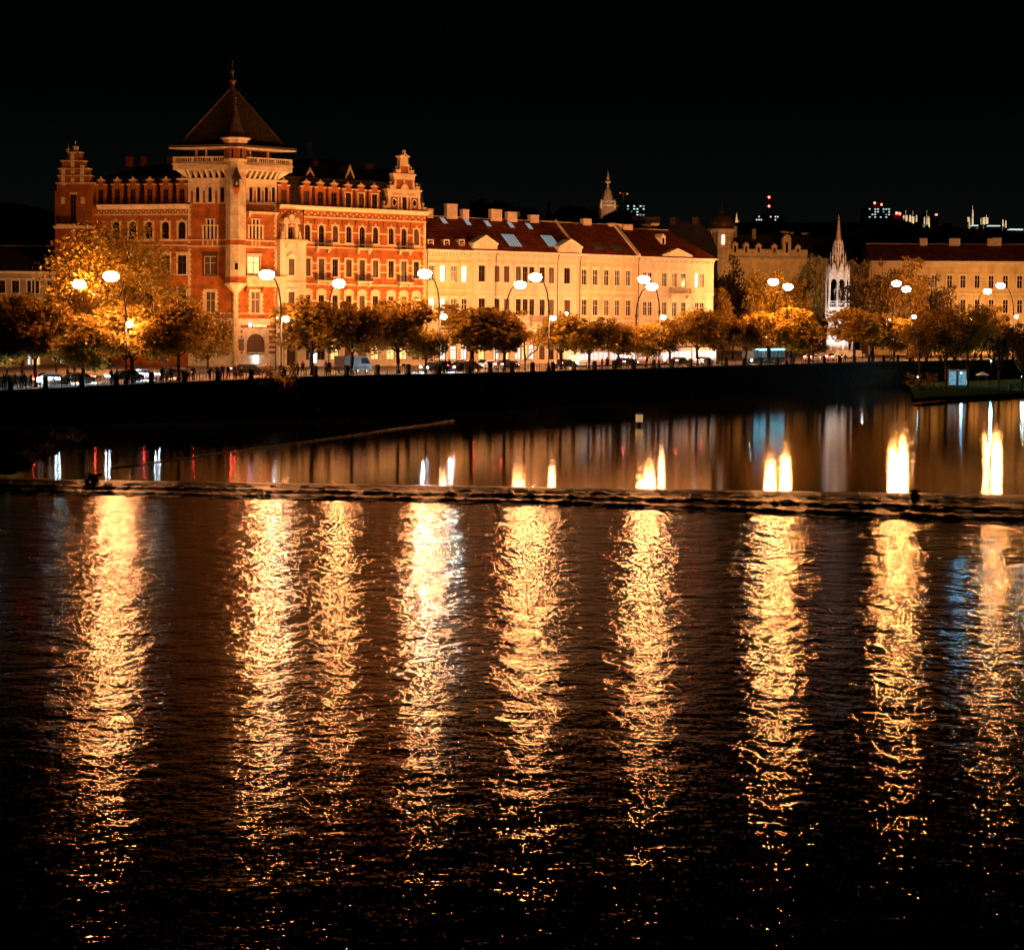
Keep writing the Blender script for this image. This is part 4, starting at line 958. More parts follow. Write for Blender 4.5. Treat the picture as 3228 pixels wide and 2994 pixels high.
mb.box(FL.s_(210, 480), FL.s_(222, 480), o_ + .5, 1.6, FL.z_(216, 515), FL.z_(216, 488))
mb.build('gable_wall', gb)
mb = MB().m('stone_trim')
for ua, ub, va, vb in steps:
    a_, b_, zt = FL.s_(ua, va), FL.s_(ub, va), FL.z_(235, vb); mb.box(a_ - .15, b_ + .15, o_ - .15, 1.1, zt - .003, zt + .16)
mb.box(FL.s_(225, 650), FL.s_(247, 650), o_ - .1, o_, dz1 - .19, dz1 + .1)
for u, va, vb in ((204, 644, 622), (266, 644, 622), (205, 552, 530), (264, 552, 522), (204, 577, 556), (264, 582, 560), (207, 585, 577)): s = FL.s_(u, va); mb.box(s - .3, s + .3, o_ - .08, o_ + .3, FL.z_(235, va), FL.z_(235, vb))
for va, vb in ((549, 537), (530, 485), (578, 562)): s = FL.s_(234, va); mb.box(s - .28, s + .28, o_ - .06, o_ + .3, FL.z_(235, va), FL.z_(235, vb))
for u, v0, v1, r in ((236, 483, 462, .55), (214, 488, 470, .4)): s = FL.s_(u, v0); z0_, z1_ = FL.z_(u, v0), FL.z_(u, v1); mb.lathe(s, .2, [(r * .7, z0_), (r * .6, z0_ + .3), (r, z1_ - .2), (r, z1_), (.08, z1_ + .1), (.05, z1_ + .5), (.15, z1_ + .65), (.03, z1_ + .85)], 8)
mb.frust(g0 - .1, g1 + .1, o_ - .15, 1, gz - .75, g0 - .3, g1 + .3, o_ - .35, 1, gz - .35); mb.build('gable_trim', gb)
window(gb, dxc, dz0, 1.0, dz1 - .2 - dz0, 'rect', sur=None, pane='glass_dark', y=o_)
balcony(hotel, FL.s_(196, 690) - .3, FL.s_(244, 690) + .2, gz - .1, FL.n * o_, FL.a, out=1.0, h=1.15, consoles=False)
# ================================================================== THE ROW HOUSES
def house(name_label, U0, U1, Ve, wallm, floors, cols, g_floor=True, dentils=True, winkw=None, risalit=None, roofm='roof_tile', ridgeV=None, yr=6.5, hip=False, bandsV=(), depth=13.0, F0=None, base=None, widths=None, arched_ground=True, eaveU=None):
    Ft = F0 or FR; s0, s1 = Ft.s_(U0, 900), Ft.s_(U1, 900); org = Ft.O + Ft.d * s0
    if base is not None: org.z = base
    F = Fac(org, Ft.a); L = s1 - s0; W_ = s1 - s0
    h = thing('row_house', name_label, 'house', org)
    eu = eaveU or U0; ze = F.z_(eu, Ve); H = []
    kw = dict(sur='trim_white', frame='frame_white', sw=.16); kw.update(winkw or {})
    for (fu, va, vb, cap) in floors:
        z1, z0 = F.z_(fu, va), F.z_(fu, vb)
        for k, c in enumerate(cols):
            u, w = (c if isinstance(c, tuple) else (c, 1.05)); s = F.s_(u, va)
            H.append(window(h, s, z0, w, z1 - z0, 'rect', rz=F.a, cap=cap, pane=rp_.choices(['glass_dark', 'glass_curtain', 'glass_bluish', 'glass_lit'], kw.get('pw', (.5, .3, .15, .05)))[0], **{k_: v for k_, v in kw.items() if k_ != 'pw'}))
    if g_floor:
        for c in cols:
            u = c[0] if isinstance(c, tuple) else c; s = F.s_(u, 1000)
            if s - .8 < .2 or s + .8 > L - .2: continue
            H.append(window(h, s, .8, 1.25, 2.7, 'arch' if arched_ground else 'rect', rz=F.a, sur='trim_white', frame='frame_brown', pane=rp_.choice(['glass_dark', 'glass_curtain', 'glass_lit_warm', 'glass_lit_warm', 'shop_dim'])))
    mb = MB().m(wallm); panel(mb, 0, L, -1.5, ze, H)
    mb.box(L - .02, L, .01, depth, -1.5, ze).box(0, .02, .01, depth, -1.5, ze).box(.02, L - .02, depth - .1, depth, -1.5, ze)
    mb.build('wall', h, (0, 0, 0), F.a)
    mb = MB().m('trim_white')
    mb.frust(-.02, L + .02, -.25, .1, ze - .35, -.02, L + .02, -.7, .1, ze - .1).box(-.02, L + (.5 if hip else .02), -.78, .1, ze - .098, ze + .02).box(-.01, L + .01, -.12, .02, ze - 1.25, ze - 1.1)
    if dentils:
        n = int(L / .55)
        for q in range(n): x = L * (q + .5) / n; mb.frust(x - .12, x + .12, -.14, .02, ze - .95, x - .12, x + .12, -.5, .02, ze - .36)
    for fu, v, th, o in bandsV: z = F.z_(fu, v); mb.box(-.01, L + .01, -o, .02, z - th / 2, z + th / 2)
    mb.build('cornice', h, (0, 0, 0), F.a)
    # roof
    zr = F.z_(eu, ridgeV, yr); mb = MB().m(roofm); hx = 5.5 if hip else 0
    mb.quad((0, -.75, ze + .03), (L + (.4 if hip else 0), -.75, ze + .03), (L - hx, yr, zr), (0, yr, zr))
    mb.quad((L - hx, yr, zr), (L + (.4 if hip else 0), depth, ze), (0, depth, ze), (0, yr, zr))
    if hip: mb.quad((L + .4, -.75, ze + .03), (L + .4, depth, ze), (L - hx, yr, zr), (L - hx, yr, zr))
    mb.m('chimney_plaster').tube([(0, yr, zr + .05), (L - hx, yr, zr + .05)], .1, 5)
    mb.build('roof', h, (0, 0, 0), F.a)
    return h, F, L, ze, zr, yr
mat('shop_dim', (.6, .6, .5), .5, 0, emit=(.75, .85, .9), es=.9)
def on_roof(F, u, v, ze, zr, yr):               # point of the front roof slope seen at (u,v), local
    r = ray(u, v); o = F.O + Vector((0, 0, ze)); k = (zr - ze) / (yr + .75); nrm = (F.n * -k + Vector((0, 0, 1))); o = o + F.n * -.75
    t = (o - CAM).dot(nrm) / r.dot(nrm); p = CAM + r * t - F.O; return p.dot(F.d), p.dot(F.n), p.z
def skylight(h, F, ze, zr, yr, u, v, w, l, m='skylight_glass'):
    s, y, z = on_roof(F, u, v, ze, zr, yr); a = math.atan2(zr - ze, yr + .75)
    mb = MB().m('iron_grey').box(-w / 2 - .08, w / 2 + .08, -l / 2 - .08, l / 2 + .08, 0, .12).m(m).box(-w / 2, w / 2, -l / 2, l / 2, .121, .15)
    if w > 2:
        mb.m('iron_grey')
        for q in range(1, 5): x = -w / 2 + w * q / 5; mb.box(x - .04, x + .04, -l / 2, l / 2, .151, .18)
    o = mb.build('skylight', h, F.d * s + F.n * y + Vector((0, 0, z + .02))); o.rotation_euler = (a, 0, F.a); return o
def hchim(h, F, u, v0, v1, wpx, yb, d=.9, m='chimney_plaster'):
    s, z0 = F.at(u, v0, yb); z1 = F.z_(u, v1, yb); w = F.s_(u + wpx / 2, v0, yb) - F.s_(u - wpx / 2, v0, yb)
    mb = MB().m(m).box(-w / 2, w / 2, -d / 2, d / 2, -1.2, z1 - z0).box(-w / 2 - .07, w / 2 + .07, -d / 2 - .07, d / 2 + .07, z1 - z0 - .22, z1 - z0 - .08)
    return mb.build('chimney', h, F.d * s + F.n * yb + Vector((0, 0, z0)), F.a)
def firewall(h, L, ze, zr, yr, F, w=.45, d=13.0):
    mb = MB().m('chimney_plaster'); a, b = (-.75, ze + .02), (yr, zr)
    i = len(mb.v)
    for x in (L - w, L):
        for (y, z) in ((a[0], a[1] - .1), (b[0], b[1] - .2), (d, ze - .1), (d, ze + .4), (b[0], b[1] + .45), (a[0], a[1] + .35)): mb.v.append((x, y, z))
    mb.face(range(i + 5, i - 1, -1)); mb.face(range(i + 6, i + 12))
    for k in range(6): mb.face((i + k, i + (k + 1) % 6, i + 6 + (k + 1) % 6, i + 6 + k))
    mb.build('fire_wall', h, (0, 0, 0), F.a)
def pediment(h, F, ua, ub, ve, vp, par, y=-.7, solid='plaster_cream'):
    a, b = F.s_(ua, ve), F.s_(ub, ve); z0, z1 = F.z_((ua + ub) / 2, ve), F.z_((ua + ub) / 2, vp); c = (a + b) / 2
    mb = MB().m(solid)
    if par: mb.prism([(a, z0), (b, z0), (b, z0 + (z1 - z0) * .35), (c + .4, z1), (c - .4, z1), (a, z0 + (z1 - z0) * .35)], y + .35, 1.2)
    else: mb.prism([(a, z0), (b, z0), (c, z1)], y + .3, 4)
    mb.m('trim_white'); q = z0 + ((z1 - z0) * .35 if par else 0); t = .16
    for sx, ex in ((a, c), (b, c)):
        i = len(mb.v); mb.v += [(sx, y, q), (sx, y, q + t * 1.6), (ex, y, z1 + t * 1.6), (ex, y, z1), (sx, 1.3, q), (sx, 1.3, q + t * 1.6), (ex, 1.3, z1 + t * 1.6), (ex, 1.3, z1)]
        for f in ((0, 1, 2, 3), (7, 6, 5, 4), (0, 4, 5, 1), (1, 5, 6, 2), (3, 2, 6, 7), (0, 3, 7, 4)): mb.face([i + k for k in f])
    if par: mb.ball(c, y + .3, (z0 + z1) / 2 - .1, .22, 8, 5, .4)
    mb.build('pediment', h, (0, 0, 0), F.a)
def pipe(h, F, u, v, L=None):
    s = F.s_(u, v); z = F.z_(u, v); mb = MB().m('iron_black').tube([(s, -.6, z - .1), (s, -.25, z - .9), (s, -.2, z - 1.4), (s, -.2, .3)], .065, 5); mb.build('downpipe', h, (0, 0, 0), F.a)
# A: narrow yellow house beside the brick hotel
hA, F, L, ze, zr, yr = house('narrow yellow house against the brick gable, with three small box dormers', 1342, 1488, 786, 'plaster_yellow', [(1361, 836, 887, 'cornice'), (1361, 940, 990, 'cornice')], [(1361, 1.15), (1396, 1.15), (1430.5, 1.15), (1464, 1.15)], ridgeV=681, bandsV=((1361, 913, .18, .1), (1361, 1010, .3, .2)), winkw=dict(pw=(.35, .15, .2, .3)))
for u in (1358, 1408, 1456):
    s, z = F.at(u, 776, .3); d = ob('dormer', None, hA, F.d * s + F.n * .3 + Vector((0, 0, z)), F.a)
    MB().m('plaster_yellow').box(-.6, .6, 0, 2.2, 0, 1.1).m('roof_dark').box(-.75, .75, -.15, 2.6, 1.101, 1.2).build('dormer_wall', d)
    MB().m('frame_white').box(-.5, .5, -.04, 0, .08, 1.02).m('glass_dark').box(-.36, .36, -.06, -.041, .2, .9).m('frame_white').box(-.18, .3, -.08, -.061, .45, .6).build('window', d)
for u, v0, v1, w in ((1352, 688, 658, 18), (1421, 690, 643, 33), (1464, 692, 660, 20)): hchim(hA, F, u, v0, v1, w, yr)
for u, v in ((1398, 698), (1473, 703)): skylight(hA, F, ze, zr, yr, u, v, .9, 1.6)
pipe(hA, F, 1345, 790)
# B: long cream house with two pedimented bays
hB, F, L, ze, zr, yr = house('long cream house with two pedimented bays and large roof windows', 1488, 1823, 789, 'plaster_cream', [(1519, 837, 888, 'cornice'), (1519, 941, 992, 'cornice')], [(1519, 1.35), (1566, 1.15), (1597, 1.15), (1634, 1.1), (1655.4, 1.1), (1676.5, 1.1), (1709, 1.15), (1738, 1.15), (1788, 1.35)], ridgeV=688, bandsV=((1519, 1012, .3, .2), (1519, 920, .14, .06)), winkw=dict(frame='frame_brown', pw=(.55, .4, .05, 0)))
pediment(hB, F, 1484, 1560, 785, 747, True, -1.1); pediment(hB, F, 1753, 1826, 796, 758, True, -1.1)
for ua, ub in ((1490, 1558), (1758, 1822)):
    a, b = F.s_(ua, 900), F.s_(ub, 900); mb = MB().m('trim_white').box(a, a + .2, -.12, .02, 1, ze - 1.3).box(b - .2, b, -.12, .02, 1, ze - 1.3); mb.build('pilasters', hB, (0, 0, 0), F.a)
for u, v in ((1536, 707), (1609, 711), (1667, 715)): skylight(hB, F, ze, zr, yr, u, v, .9, 1.6)
skylight(hB, F, ze, zr, yr, 1612, 760, 2.6, 3.4, 'skylight_glass'); skylight(hB, F, ze, zr, yr, 1733, 762, 2.4, 3.2, 'skylight_glass')
for u, v0, v1, w in ((1561, 697, 660, 34), (1611, 702, 668, 30), (1681, 700, 678, 26)): hchim(hB, F, u, v0, v1, w, yr)
mb = MB().m('iron_grey').lathe(0, 0, [(.02, 0), (.55, .22)], 10); dsh = mb.build('satellite_dish', hB, F.d * F.s_(1626, 675, yr) + F.n * (yr - .6) + Vector((0, 0, F.z_(1626, 676, yr)))); dsh.rotation_euler = (R(80), 0, F.a + .5)
firewall(hB, L, ze, zr, yr, F, .3)
pipe(hB, F, 1562, 795); pipe(hB, F, 1757, 800)
balcony(hB, F.s_(1668, 1000), F.s_(1722, 1000), F.z_(1690, 1015), (0, 0, 0), F.a, out=.9)
# C: cream house with a red tiled roof between two fire walls
hC, F, L, ze, zr, yr = house('pale cream house with plain red tiled roof between raised fire walls', 1823, 2010, 801, 'plaster_sand', [(1842, 849, 899, 'cornice'), (1842, 944, 995, 'cornice')], [(1842, 1.15), (1877, 1.15), (1912.5, 1.15), (1946, 1.15), (1981, 1.15)], ridgeV=704, bandsV=((1842, 920, .3, .2), (1842, 1010, .3, .25)), winkw=dict(pw=(.55, .3, .15, 0)))
for u, v in ((1883, 778), (1942, 782)): skylight(hC, F, ze, zr, yr, u, v, 1.6, 1.4, 'glass_bluish')
firewall(hC, L, ze, zr, yr, F, .7); pipe(hC, F, 1827, 806); pipe(hC, F, 2011, 812)
hchim(hC, F, 1847, 708, 690, 26, yr)
# D: end house with pediment, hipped roof and iron balcony
hD, F, L, ze, zr, yr = house('end house of the row with triangular pediment, iron balcony and hipped roof', 2010, 2249, 809, 'plaster_white', [(2094.7, 860, 904, 'cornice'), (2094.7, 952, 996, 'cornice')], [(2033, 1.0), (2049.5, 1.0), (2094.7, 1.2), (2126, 1.2), (2155, 1.2), (2197, 1.0), (2212.6, 1.0)], ridgeV=722, hip=True, bandsV=((2094, 926, .2, .12), (2094, 1004, .3, .2)), winkw=dict(pw=(.65, .15, .15, .05)))
pediment(hD, F, 2083, 2175, 809, 788, False, -.78, 'plaster_white')
balcony(hD, F.s_(2108, 924), F.s_(2169, 924), F.z_(2126, 925), (0, 0, 0), F.a, out=.9)
s, y, z = on_roof(F, 2091, 770, ze, zr, yr); d = ob('dormer', None, hD, F.d * s + F.n * y + Vector((0, 0, z - .2)), F.a)
MB().m('trim_white').box(-.5, .5, 0, 2, 0, 1.4).prism([(-.6, 1.401), (.6, 1.401), (0, 2.1)], -.1, 2.4).build('dormer_wall', d); MB().m('glass_dark').box(-.25, .25, -.03, -.01, .25, 1.3).build('window', d)
for u, v0, v1, w in ((1935, 722, 705, 40), (1975, 724, 708, 30)): hchim(hC, Fac(hC.location, F.a), u, v0, v1, w, yr)

# ================================================================== RIGHT-HAND BUILDING, DOMED BUILDING, LEFT BUILDINGS
FQ = Fac(G(2800, 492, 5.2), R(-4))
hq, F, L, ze, zr, yr = house('wide yellow palace behind the trees with a long dark red roof', 2740, 3420, 824, 'plaster_yellow', [(2990, 868, 908, 'cornice'), (2990, 944, 986, 'pediment')], [(u, 1.35) for u in (2770, 2812, 2855, 2900, 2946, 2994, 3036, 3081, 3125, 3170, 3215, 3258, 3303, 3350)], ridgeV=770, yr=9, F0=FQ, bandsV=((2990, 925, .3, .2),), winkw=dict(frame='frame_white', pw=(.9, .1, 0, 0)), eaveU=2990, roofm='roof_dark', g_floor=False, depth=20)
hq['category'] = 'palace'; hq.name = 'palace_building'
for o in hq.children:
    if o.name.startswith('roof'): o.data.materials[0] = M['roof_tile']
for u, v0, v1, w in ((2911, 770, 752, 24), (3009, 768, 752, 34), (3122, 768, 752, 18), (3143, 772, 750, 26)): hchim(hq, F, u, v0, v1, w, 8.5)
# domed building
FD = Fac(G(2272, 520, 5.2), R(8))
dom = thing('domed_building', 'old building with a round domed corner turret and small gabled parapet', 'building', FD.O)
zpb, zpt = FD.z_(2400, 812), FD.z_(2400, 786)
mb = MB().m('plaster_sand'); e0, e1 = FD.s_(2280, 800), FD.s_(2610, 800); mb.box(e0, e1, 0, 14, -1, zpb); mb.build('wall', dom, (0, 0, 0), FD.a)
mb = MB().m('stone_trim').box(e0, FD.s_(2545, 800), -.3, .3, zpb, zpt); mb.box(e0, e1, -.6, .3, zpb - .8, zpb - .003); n = 30
for q in range(n): x = e0 + (e1 - e0) * (q + .5) / n; mb.box(x - .25, x + .25, -.45, -.29, zpb + .1, zpt - .3) if q < 23 else None
mb.build('parapet', dom, (0, 0, 0), FD.a)
for u, vt, w in ((2316, 765, 1.5), (2351, 767, 1.5), (2390, 770, 1.5), (2440, 772, 1.5), (2479, 750, 2.3), (2514, 774, 1.5)):
    s = FD.s_(u, 790); zt = FD.z_(u, vt); b0_ = FD.z_(u, 800); mb = MB().m('stone_trim').box(s - w / 2, s + w / 2, -.5, 1.5, b0_, zt - .5)
    if w > 2: mb.prism([(s - w * .5, zt - .5), (s + w * .5, zt - .5)] + arch_pts(s, zt - .5, w * .5, 8, 1.4)[1:-1], -.6, 1.5).m('glass_dark').box(s - .35, s + .35, -.53, -.501, b0_ + .3, zt - 1.2)
    else: mb.prism([(s - w * .65, zt - .5), (s + w * .65, zt - .5), (s, zt + .3)], -.65, 1.6).m('glass_dark').box(s - .28, s + .28, -.53, -.501, b0_ + .3, zt - .9)
    mb.build('parapet_dormer', dom, (0, 0, 0), FD.a)
zr_ = FD.z_(2400, 740, 6); mb = MB().m('roof_slate'); ea = FD.s_(2300, 780)
mb.quad((ea, .5, zpb + .2), (FD.s_(2500, 780), .5, zpb + .2), (FD.s_(2488, 745, 6), 6, zr_), (ea + .2, 6, zr_)).quad((FD.s_(2500, 780), .5, zpb + .2), (e1 + 8, .5, zpb + .2), (e1 + 8, 9, zr_ - 1), (FD.s_(2488, 745, 6), 6, zr_)); mb.build('roof', dom, (0, 0, 0), FD.a)
sx, zb_, zt2, zdm = 0.0, FD.z_(2272, 790), FD.z_(2272, 722), FD.z_(2272, 672)
mb = MB().m('stone_trim').lathe(0, 2.2, [(3.1, -1), (3.1, zb_), (3.0, zb_ + .1), (3.0, zt2 - .8), (3.9, zt2 - .4), (4.0, zt2), (3.2, zt2 + .2)], 16)
for k in range(8): a = R(-90 + 22.5 + 45 * k); mb.lathe(3.1 * math.cos(a), 2.2 + 3.1 * math.sin(a), [(.3, zb_), (.3, zt2 - .6)], 6)
mb.build('turret', dom)
mb = MB(); mb.smooth = True; mb.m('copper').lathe(0, 2.2, [(3.3, zt2 + .2), (3.45, zt2 + 1.2), (3.2, zt2 + 2.4), (2.5, zt2 + 3.7), (1.4, zdm - .2), (.6, zdm), (.7, zdm + .6), (.3, zdm + 1.0), (.12, zdm + 1.6), (.3, zdm + 2), (.08, zdm + 2.3), (.05, zdm + 4.5)], 16); mb.build('dome', dom)
mb = MB().m('glass_lit').quad((-.4, -1.02, zb_ + 1.6), (.4, -1.02, zb_ + 1.6), (.4, -1.02, zt2 - 1.6), (-.4, -1.02, zt2 - 1.6)); mb.build('turret_window', dom, (0, 0, 0), FD.a)
hchim(dom, FD, 2313, 735, 713, 18, 5); hchim(dom, FD, 2376, 740, 722, 12, 5)
mb = MB().m('chimney_plaster')
for u, v, w in ((2474, 733, 28), (2497, 736, 12), (2537, 738, 26)): s, z = FD.at(u, v, 8); mb.box(s - w * .04, s + w * .04, 7.8, 8.2, z - .2, z + .35)
mb.build('roof_ledge', dom, (0, 0, 0), FD.a)
# low pale house at the left edge and the dark roofs behind it
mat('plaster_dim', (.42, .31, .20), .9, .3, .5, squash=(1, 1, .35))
FLh = Fac(G(0, 298, 4.2), R(4))
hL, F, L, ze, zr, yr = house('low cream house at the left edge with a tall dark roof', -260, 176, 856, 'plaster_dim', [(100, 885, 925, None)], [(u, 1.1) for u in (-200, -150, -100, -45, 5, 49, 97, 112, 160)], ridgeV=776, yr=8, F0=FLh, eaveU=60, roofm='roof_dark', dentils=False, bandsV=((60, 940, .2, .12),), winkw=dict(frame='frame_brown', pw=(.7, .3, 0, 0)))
def dark_roof(name, label, pts, D, dep, base=5.0, m='roof_black', cat='building', extra=None, group=None):
    """a far building: its walls and roof follow the silhouette between the listed columns"""
    c = P(pts[0][0], pts[0][1], D); o = thing(name, label, cat, (c.x, D, base), 0, group)
    q = [P(u, v, D) for u, v in pts]; poly = [(q[0].x - c.x, 0)] + [(p.x - c.x, p.z - base) for p in q] + [(q[-1].x - c.x, 0)]; poly.reverse()
    mb = MB().m(m).prism(poly, 0, dep); mb.build('building_body', o); return o, c
dark_roof('background_building', 'unlit steep-roofed building in darkness behind the low cream house', [(-60, 640), (60, 640), (75, 655), (110, 650), (175, 690), (178, 860)], 335, 12)
mat('far_dark', (.02, .016, .014), .9, .3, .2); mat('far_brown', (.10, .045, .025), .9, .4, .5)
skyl = [
 ('unlit roofline rising directly behind the cream bay windows of the long house', [(1480, 690), (1480, 640), (1520, 625), (1545, 652), (1560, 632), (1600, 640), (1625, 655), (1690, 655), (1700, 690)], 372, 'far_dark'),
 ('dark red tiled gable roof behind the plain red roof', [(1700, 708), (1740, 676), (1775, 650), (1870, 652), (1885, 646), (1890, 690), (1905, 706)], 362, 'roof_tile'),
 ('long black roof between the pyramid tower and the scrolled gable', [(890, 560), (930, 505), (1010, 500), (1100, 508), (1200, 530), (1240, 560)], 330, 'roof_black'),
 ('broad black hipped roof right of the end house, left of the dome', [(2100, 745), (2110, 700), (2120, 688), (2140, 688), (2142, 700), (2182, 700), (2184, 686), (2203, 686), (2210, 712), (2240, 730), (2262, 790)], 440, 'far_dark'),
 ('wide black roof behind the domed building', [(2300, 740), (2320, 702), (2560, 702), (2700, 702), (2780, 700), (2800, 740)], 600, 'roof_black'),
 ('black steep roof left of the lit masts above the palace', [(2560, 800), (2570, 735), (2700, 730), (2780, 690), (2830, 690), (2900, 712), (2930, 760)], 560, 'far_dark'),
 ('long black roof with many chimneys above the palace', [(2890, 775), (2900, 720), (2960, 714), (2990, 700), (3010, 716), (3060, 722), (3120, 722), (3228, 735), (3300, 735), (3320, 770)], 570, 'roof_black'),
 ('pale parapet terrace behind the flat roof right of the church spire', [(1905, 720), (1910, 705), (1990, 705), (2052, 708), (2053, 722)], 352, 'chimney_plaster'),
]
SKY = [dark_roof('background_building', lb, pts, D, 10, m=m) for lb, pts, D, m in skyl]
# chimneys on the dark roofs
# roof terrace railing and pavilion roof
p0, p1 = P(1990, 705, 356), P(2077, 712, 356)
tr = thing('roof_terrace', 'lattice railed roof terrace jutting out beside a dark pavilion roof', 'terrace', (p0.x, 356, p0.z))
w = p1.x - p0.x; MB().m('plaster_sand').box(0, w, -2, 2, -.25, 0).build('deck', tr)
mb = MB().m('frame_brown').box(0, w, -2, -1.95, 1.0, 1.08)
for q in range(26): x = w * q / 25; mb.box(x - .03, x + .03, -1.99, -1.96, 0, 1)
mb.build('terrace_railing', tr)
dark_roof('pavilion', 'black low pavilion roof in front of the lit office block', [(1880, 702), (1905, 680), (1935, 665), (1985, 664), (2010, 680), (2020, 702)], 358, 6, m='roof_black', cat='pavilion')
# church spire with gold ball
c = P(1915, 705, 520); sp = thing('church_spire', 'slim church spire with a golden ball and pinnacled base above the red roofs', 'spire', (c.x, 520, 5))
zz_ = lambda v: P(1915, v, 520).z - 5
mb = MB().m('spire_stone').lathe(0, 0, [(2.6, 0), (2.6, zz_(655)), (1.8, zz_(640)), (.9, zz_(600)), (.35, zz_(592))], 8)
mb.m('stone_trim').lathe(0, 0, [(3.0, zz_(652)), (3.1, zz_(648)), (2.2, zz_(645))], 8).lathe(0, 0, [(2.4, zz_(638)), (2.5, zz_(635)), (1.7, zz_(633))], 8)
for k in range(4): a = R(45 + 90 * k); mb.lathe(2.6 * math.cos(a), 2.6 * math.sin(a), [(.4, zz_(660)), (.4, zz_(645)), (.03, zz_(630))], 6)
mb.build('tower_body', sp)
mat('gilding', (.9, .6, .3), .45, 0)
MB().m('gilding').lathe(0, 0, [(.35, zz_(592)), (.15, zz_(580)), (.8, zz_(576)), (.9, zz_(573)), (.15, zz_(566)), (.5, zz_(563)), (.35, zz_(557)), (.12, zz_(550)), (.03, zz_(538))], 8).build('finial', sp)
# statue on the ridge (winged figure raising a torch)
c = P(1729, 668, 365); st = thing('rooftop_statue', 'small pale statue raising one arm on a roof pedestal', 'statue', tuple(c), FR.a)
mb = MB().m('stone_pale').box(-.45, .45, -.4, .4, -1.5, .0); mb.build('pedestal', st)
mb = MB().m('stone_trim'); mb.smooth = True
mb.lathe(0, 0, [(.28, 0), (.34, .5), (.22, 1.0), (.3, 1.4), (.12, 1.65), (.2, 1.8), (.17, 2.0), (.03, 2.1)], 8, sy=.7).tube([(-.22, 0, 1.4), (-.5, 0, 1.9), (-.62, 0, 2.6)], [.1, .08, .06], 6).tube([(.22, 0, 1.4), (.5, -.1, 1.5), (.7, -.1, 1.75)], [.1, .08, .05], 6); mb.build('figure', st)
# weather vane mast
c = P(1965, 665, 357); wv = thing('weather_vane', 'thin roof mast carrying a gold tipped crossbar right of the church spire', 'weather vane', tuple(c))
zq = lambda v: P(1965, v, 357).z - c.z
mb = MB().m('iron_grey').tube([(0, 0, -1), (0, 0, zq(612))], .07, 5).tube([(-.7, 0, 0), (0, 0, zq(645))], .04, 4).tube([(.7, 0, 0), (0, 0, zq(645))], .04, 4).m('gilding').tube([(-.75, 0, zq(609)), (.75, 0, zq(611))], .06, 5).ball(-.7, 0, zq(609), .16, 6, 4).ball(.7, 0, zq(611), .2, 6, 4); mb.build('mast', wv)
# far lit towers
def lit_block(label, u0, u1, vt, vb, D, wins, reds=(), m='far_dark', cols=8, rows=4, seed=1, lit=.4, wm='white_dim', mast=None):
    a, b = P(u0, vb, D), P(u1, vt, D); o = thing('office_tower', label, 'office tower', (a.x, D, 5)); w, h = b.x - a.x, b.z - 5; rz = random.Random(seed)
    MB().m(m).box(0, w, 0, 18, 0, h).box(w * .3, w * .6, 4, 12, h, h + 1.5).build('tower_body', o)
    hb = b.z - a.z
    for r_ in range(rows):
        for k in range(cols):
            if rz.random() > lit: continue
            x0 = w * (k + .12) / cols; z0 = h - hb + hb * (r_ + .2) / rows
            MB().m(wm if rz.random() < .7 else 'teal_dim').box(x0, x0 + w / cols * .6, -.12, -.02, z0, z0 + hb / rows * .4).build('window', o)
    for u, v in reds:
        p = P(u, v, D); x, z = p.x - a.x, p.z - 5; MB().m('iron_grey').tube([(x, 1, h - .5), (x, 1, z)], .18, 4).build('mast', o); MB().m('red_light').ball(x, 1, z, .5 * D / 900, 8, 6).build('warning_light', o)
    if mast: p = P(*mast, D); x, z = p.x - a.x, p.z - 5; MB().m('iron_grey').tube([(x, 1, h - .5), (x, 1, z)], .2, 4).build('mast', o)
    return o
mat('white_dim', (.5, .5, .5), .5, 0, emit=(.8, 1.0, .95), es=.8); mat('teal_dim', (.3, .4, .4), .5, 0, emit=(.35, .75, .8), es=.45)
lit_block('distant glass block with teal lit band and one red mast light', 2382, 2471, 678, 697, 1200, 0, ((2425, 650), (2425, 622)), cols=12, rows=2, seed=4, lit=.55)
lit_block('distant tower with white windows and two red roof lights', 2729, 2808, 655, 688, 1200, 0, ((2758, 640), (2780, 645)), cols=9, rows=4, seed=9, lit=.42)
lit_block('dark slatted office block with a red light at its right corner', 2905, 2958, 682, 724, 1000, 0, ((2953, 677),), cols=3, rows=8, seed=3, lit=.06, mast=(2921, 664))
lit_block('far office block with white and blue lit panels behind the weather vane', 1975, 2035, 645, 690, 900, 0, ((1985, 662), (2020, 665)), cols=6, rows=5, seed=12, lit=.5)
p = P(2830, 676, 900); wl = thing('roof_beacon', 'pair of red beacons on a low dark roof left of the lit masts', 'beacon', (p.x, 900, p.z)); MB().m('red_light').ball(-.5, 0, .6, .6, 8, 6).build('warning_light', wl); MB().m('red_light').ball(.9, 0, .3, .55, 8, 6).build('warning_light', wl); MB().m('far_dark').box(-2, 2, .6, 8, -12, .2).build('roof_block', wl)
mat('antenna_pale', (.85, .75, .6), .6, .1, 1)
def roof_floodlight(par, off, e, col=(1, .78, .5)):
    MB().m('iron_black').box(off[0] - .3, off[0] + .3, off[1] - .2, off[1] + .2, off[2] - .5, off[2] - .1).build('floodlight_case', par)
    ld = bpy.data.lights.new('floodlight_beam', 'POINT'); ld.energy = e; ld.color = col; ld.shadow_soft_size = .3
    lo = bpy.data.objects.new('floodlight_beam', ld); COL.objects.link(lo); lo.parent = par; lo.location = (off[0], off[1] - .3, off[2] + .3)
roof_floodlight(sp, (0, -9, zz_(640)), 1300, (1, .62, .4))  # lamp added in front so the gilded spire does not go dark
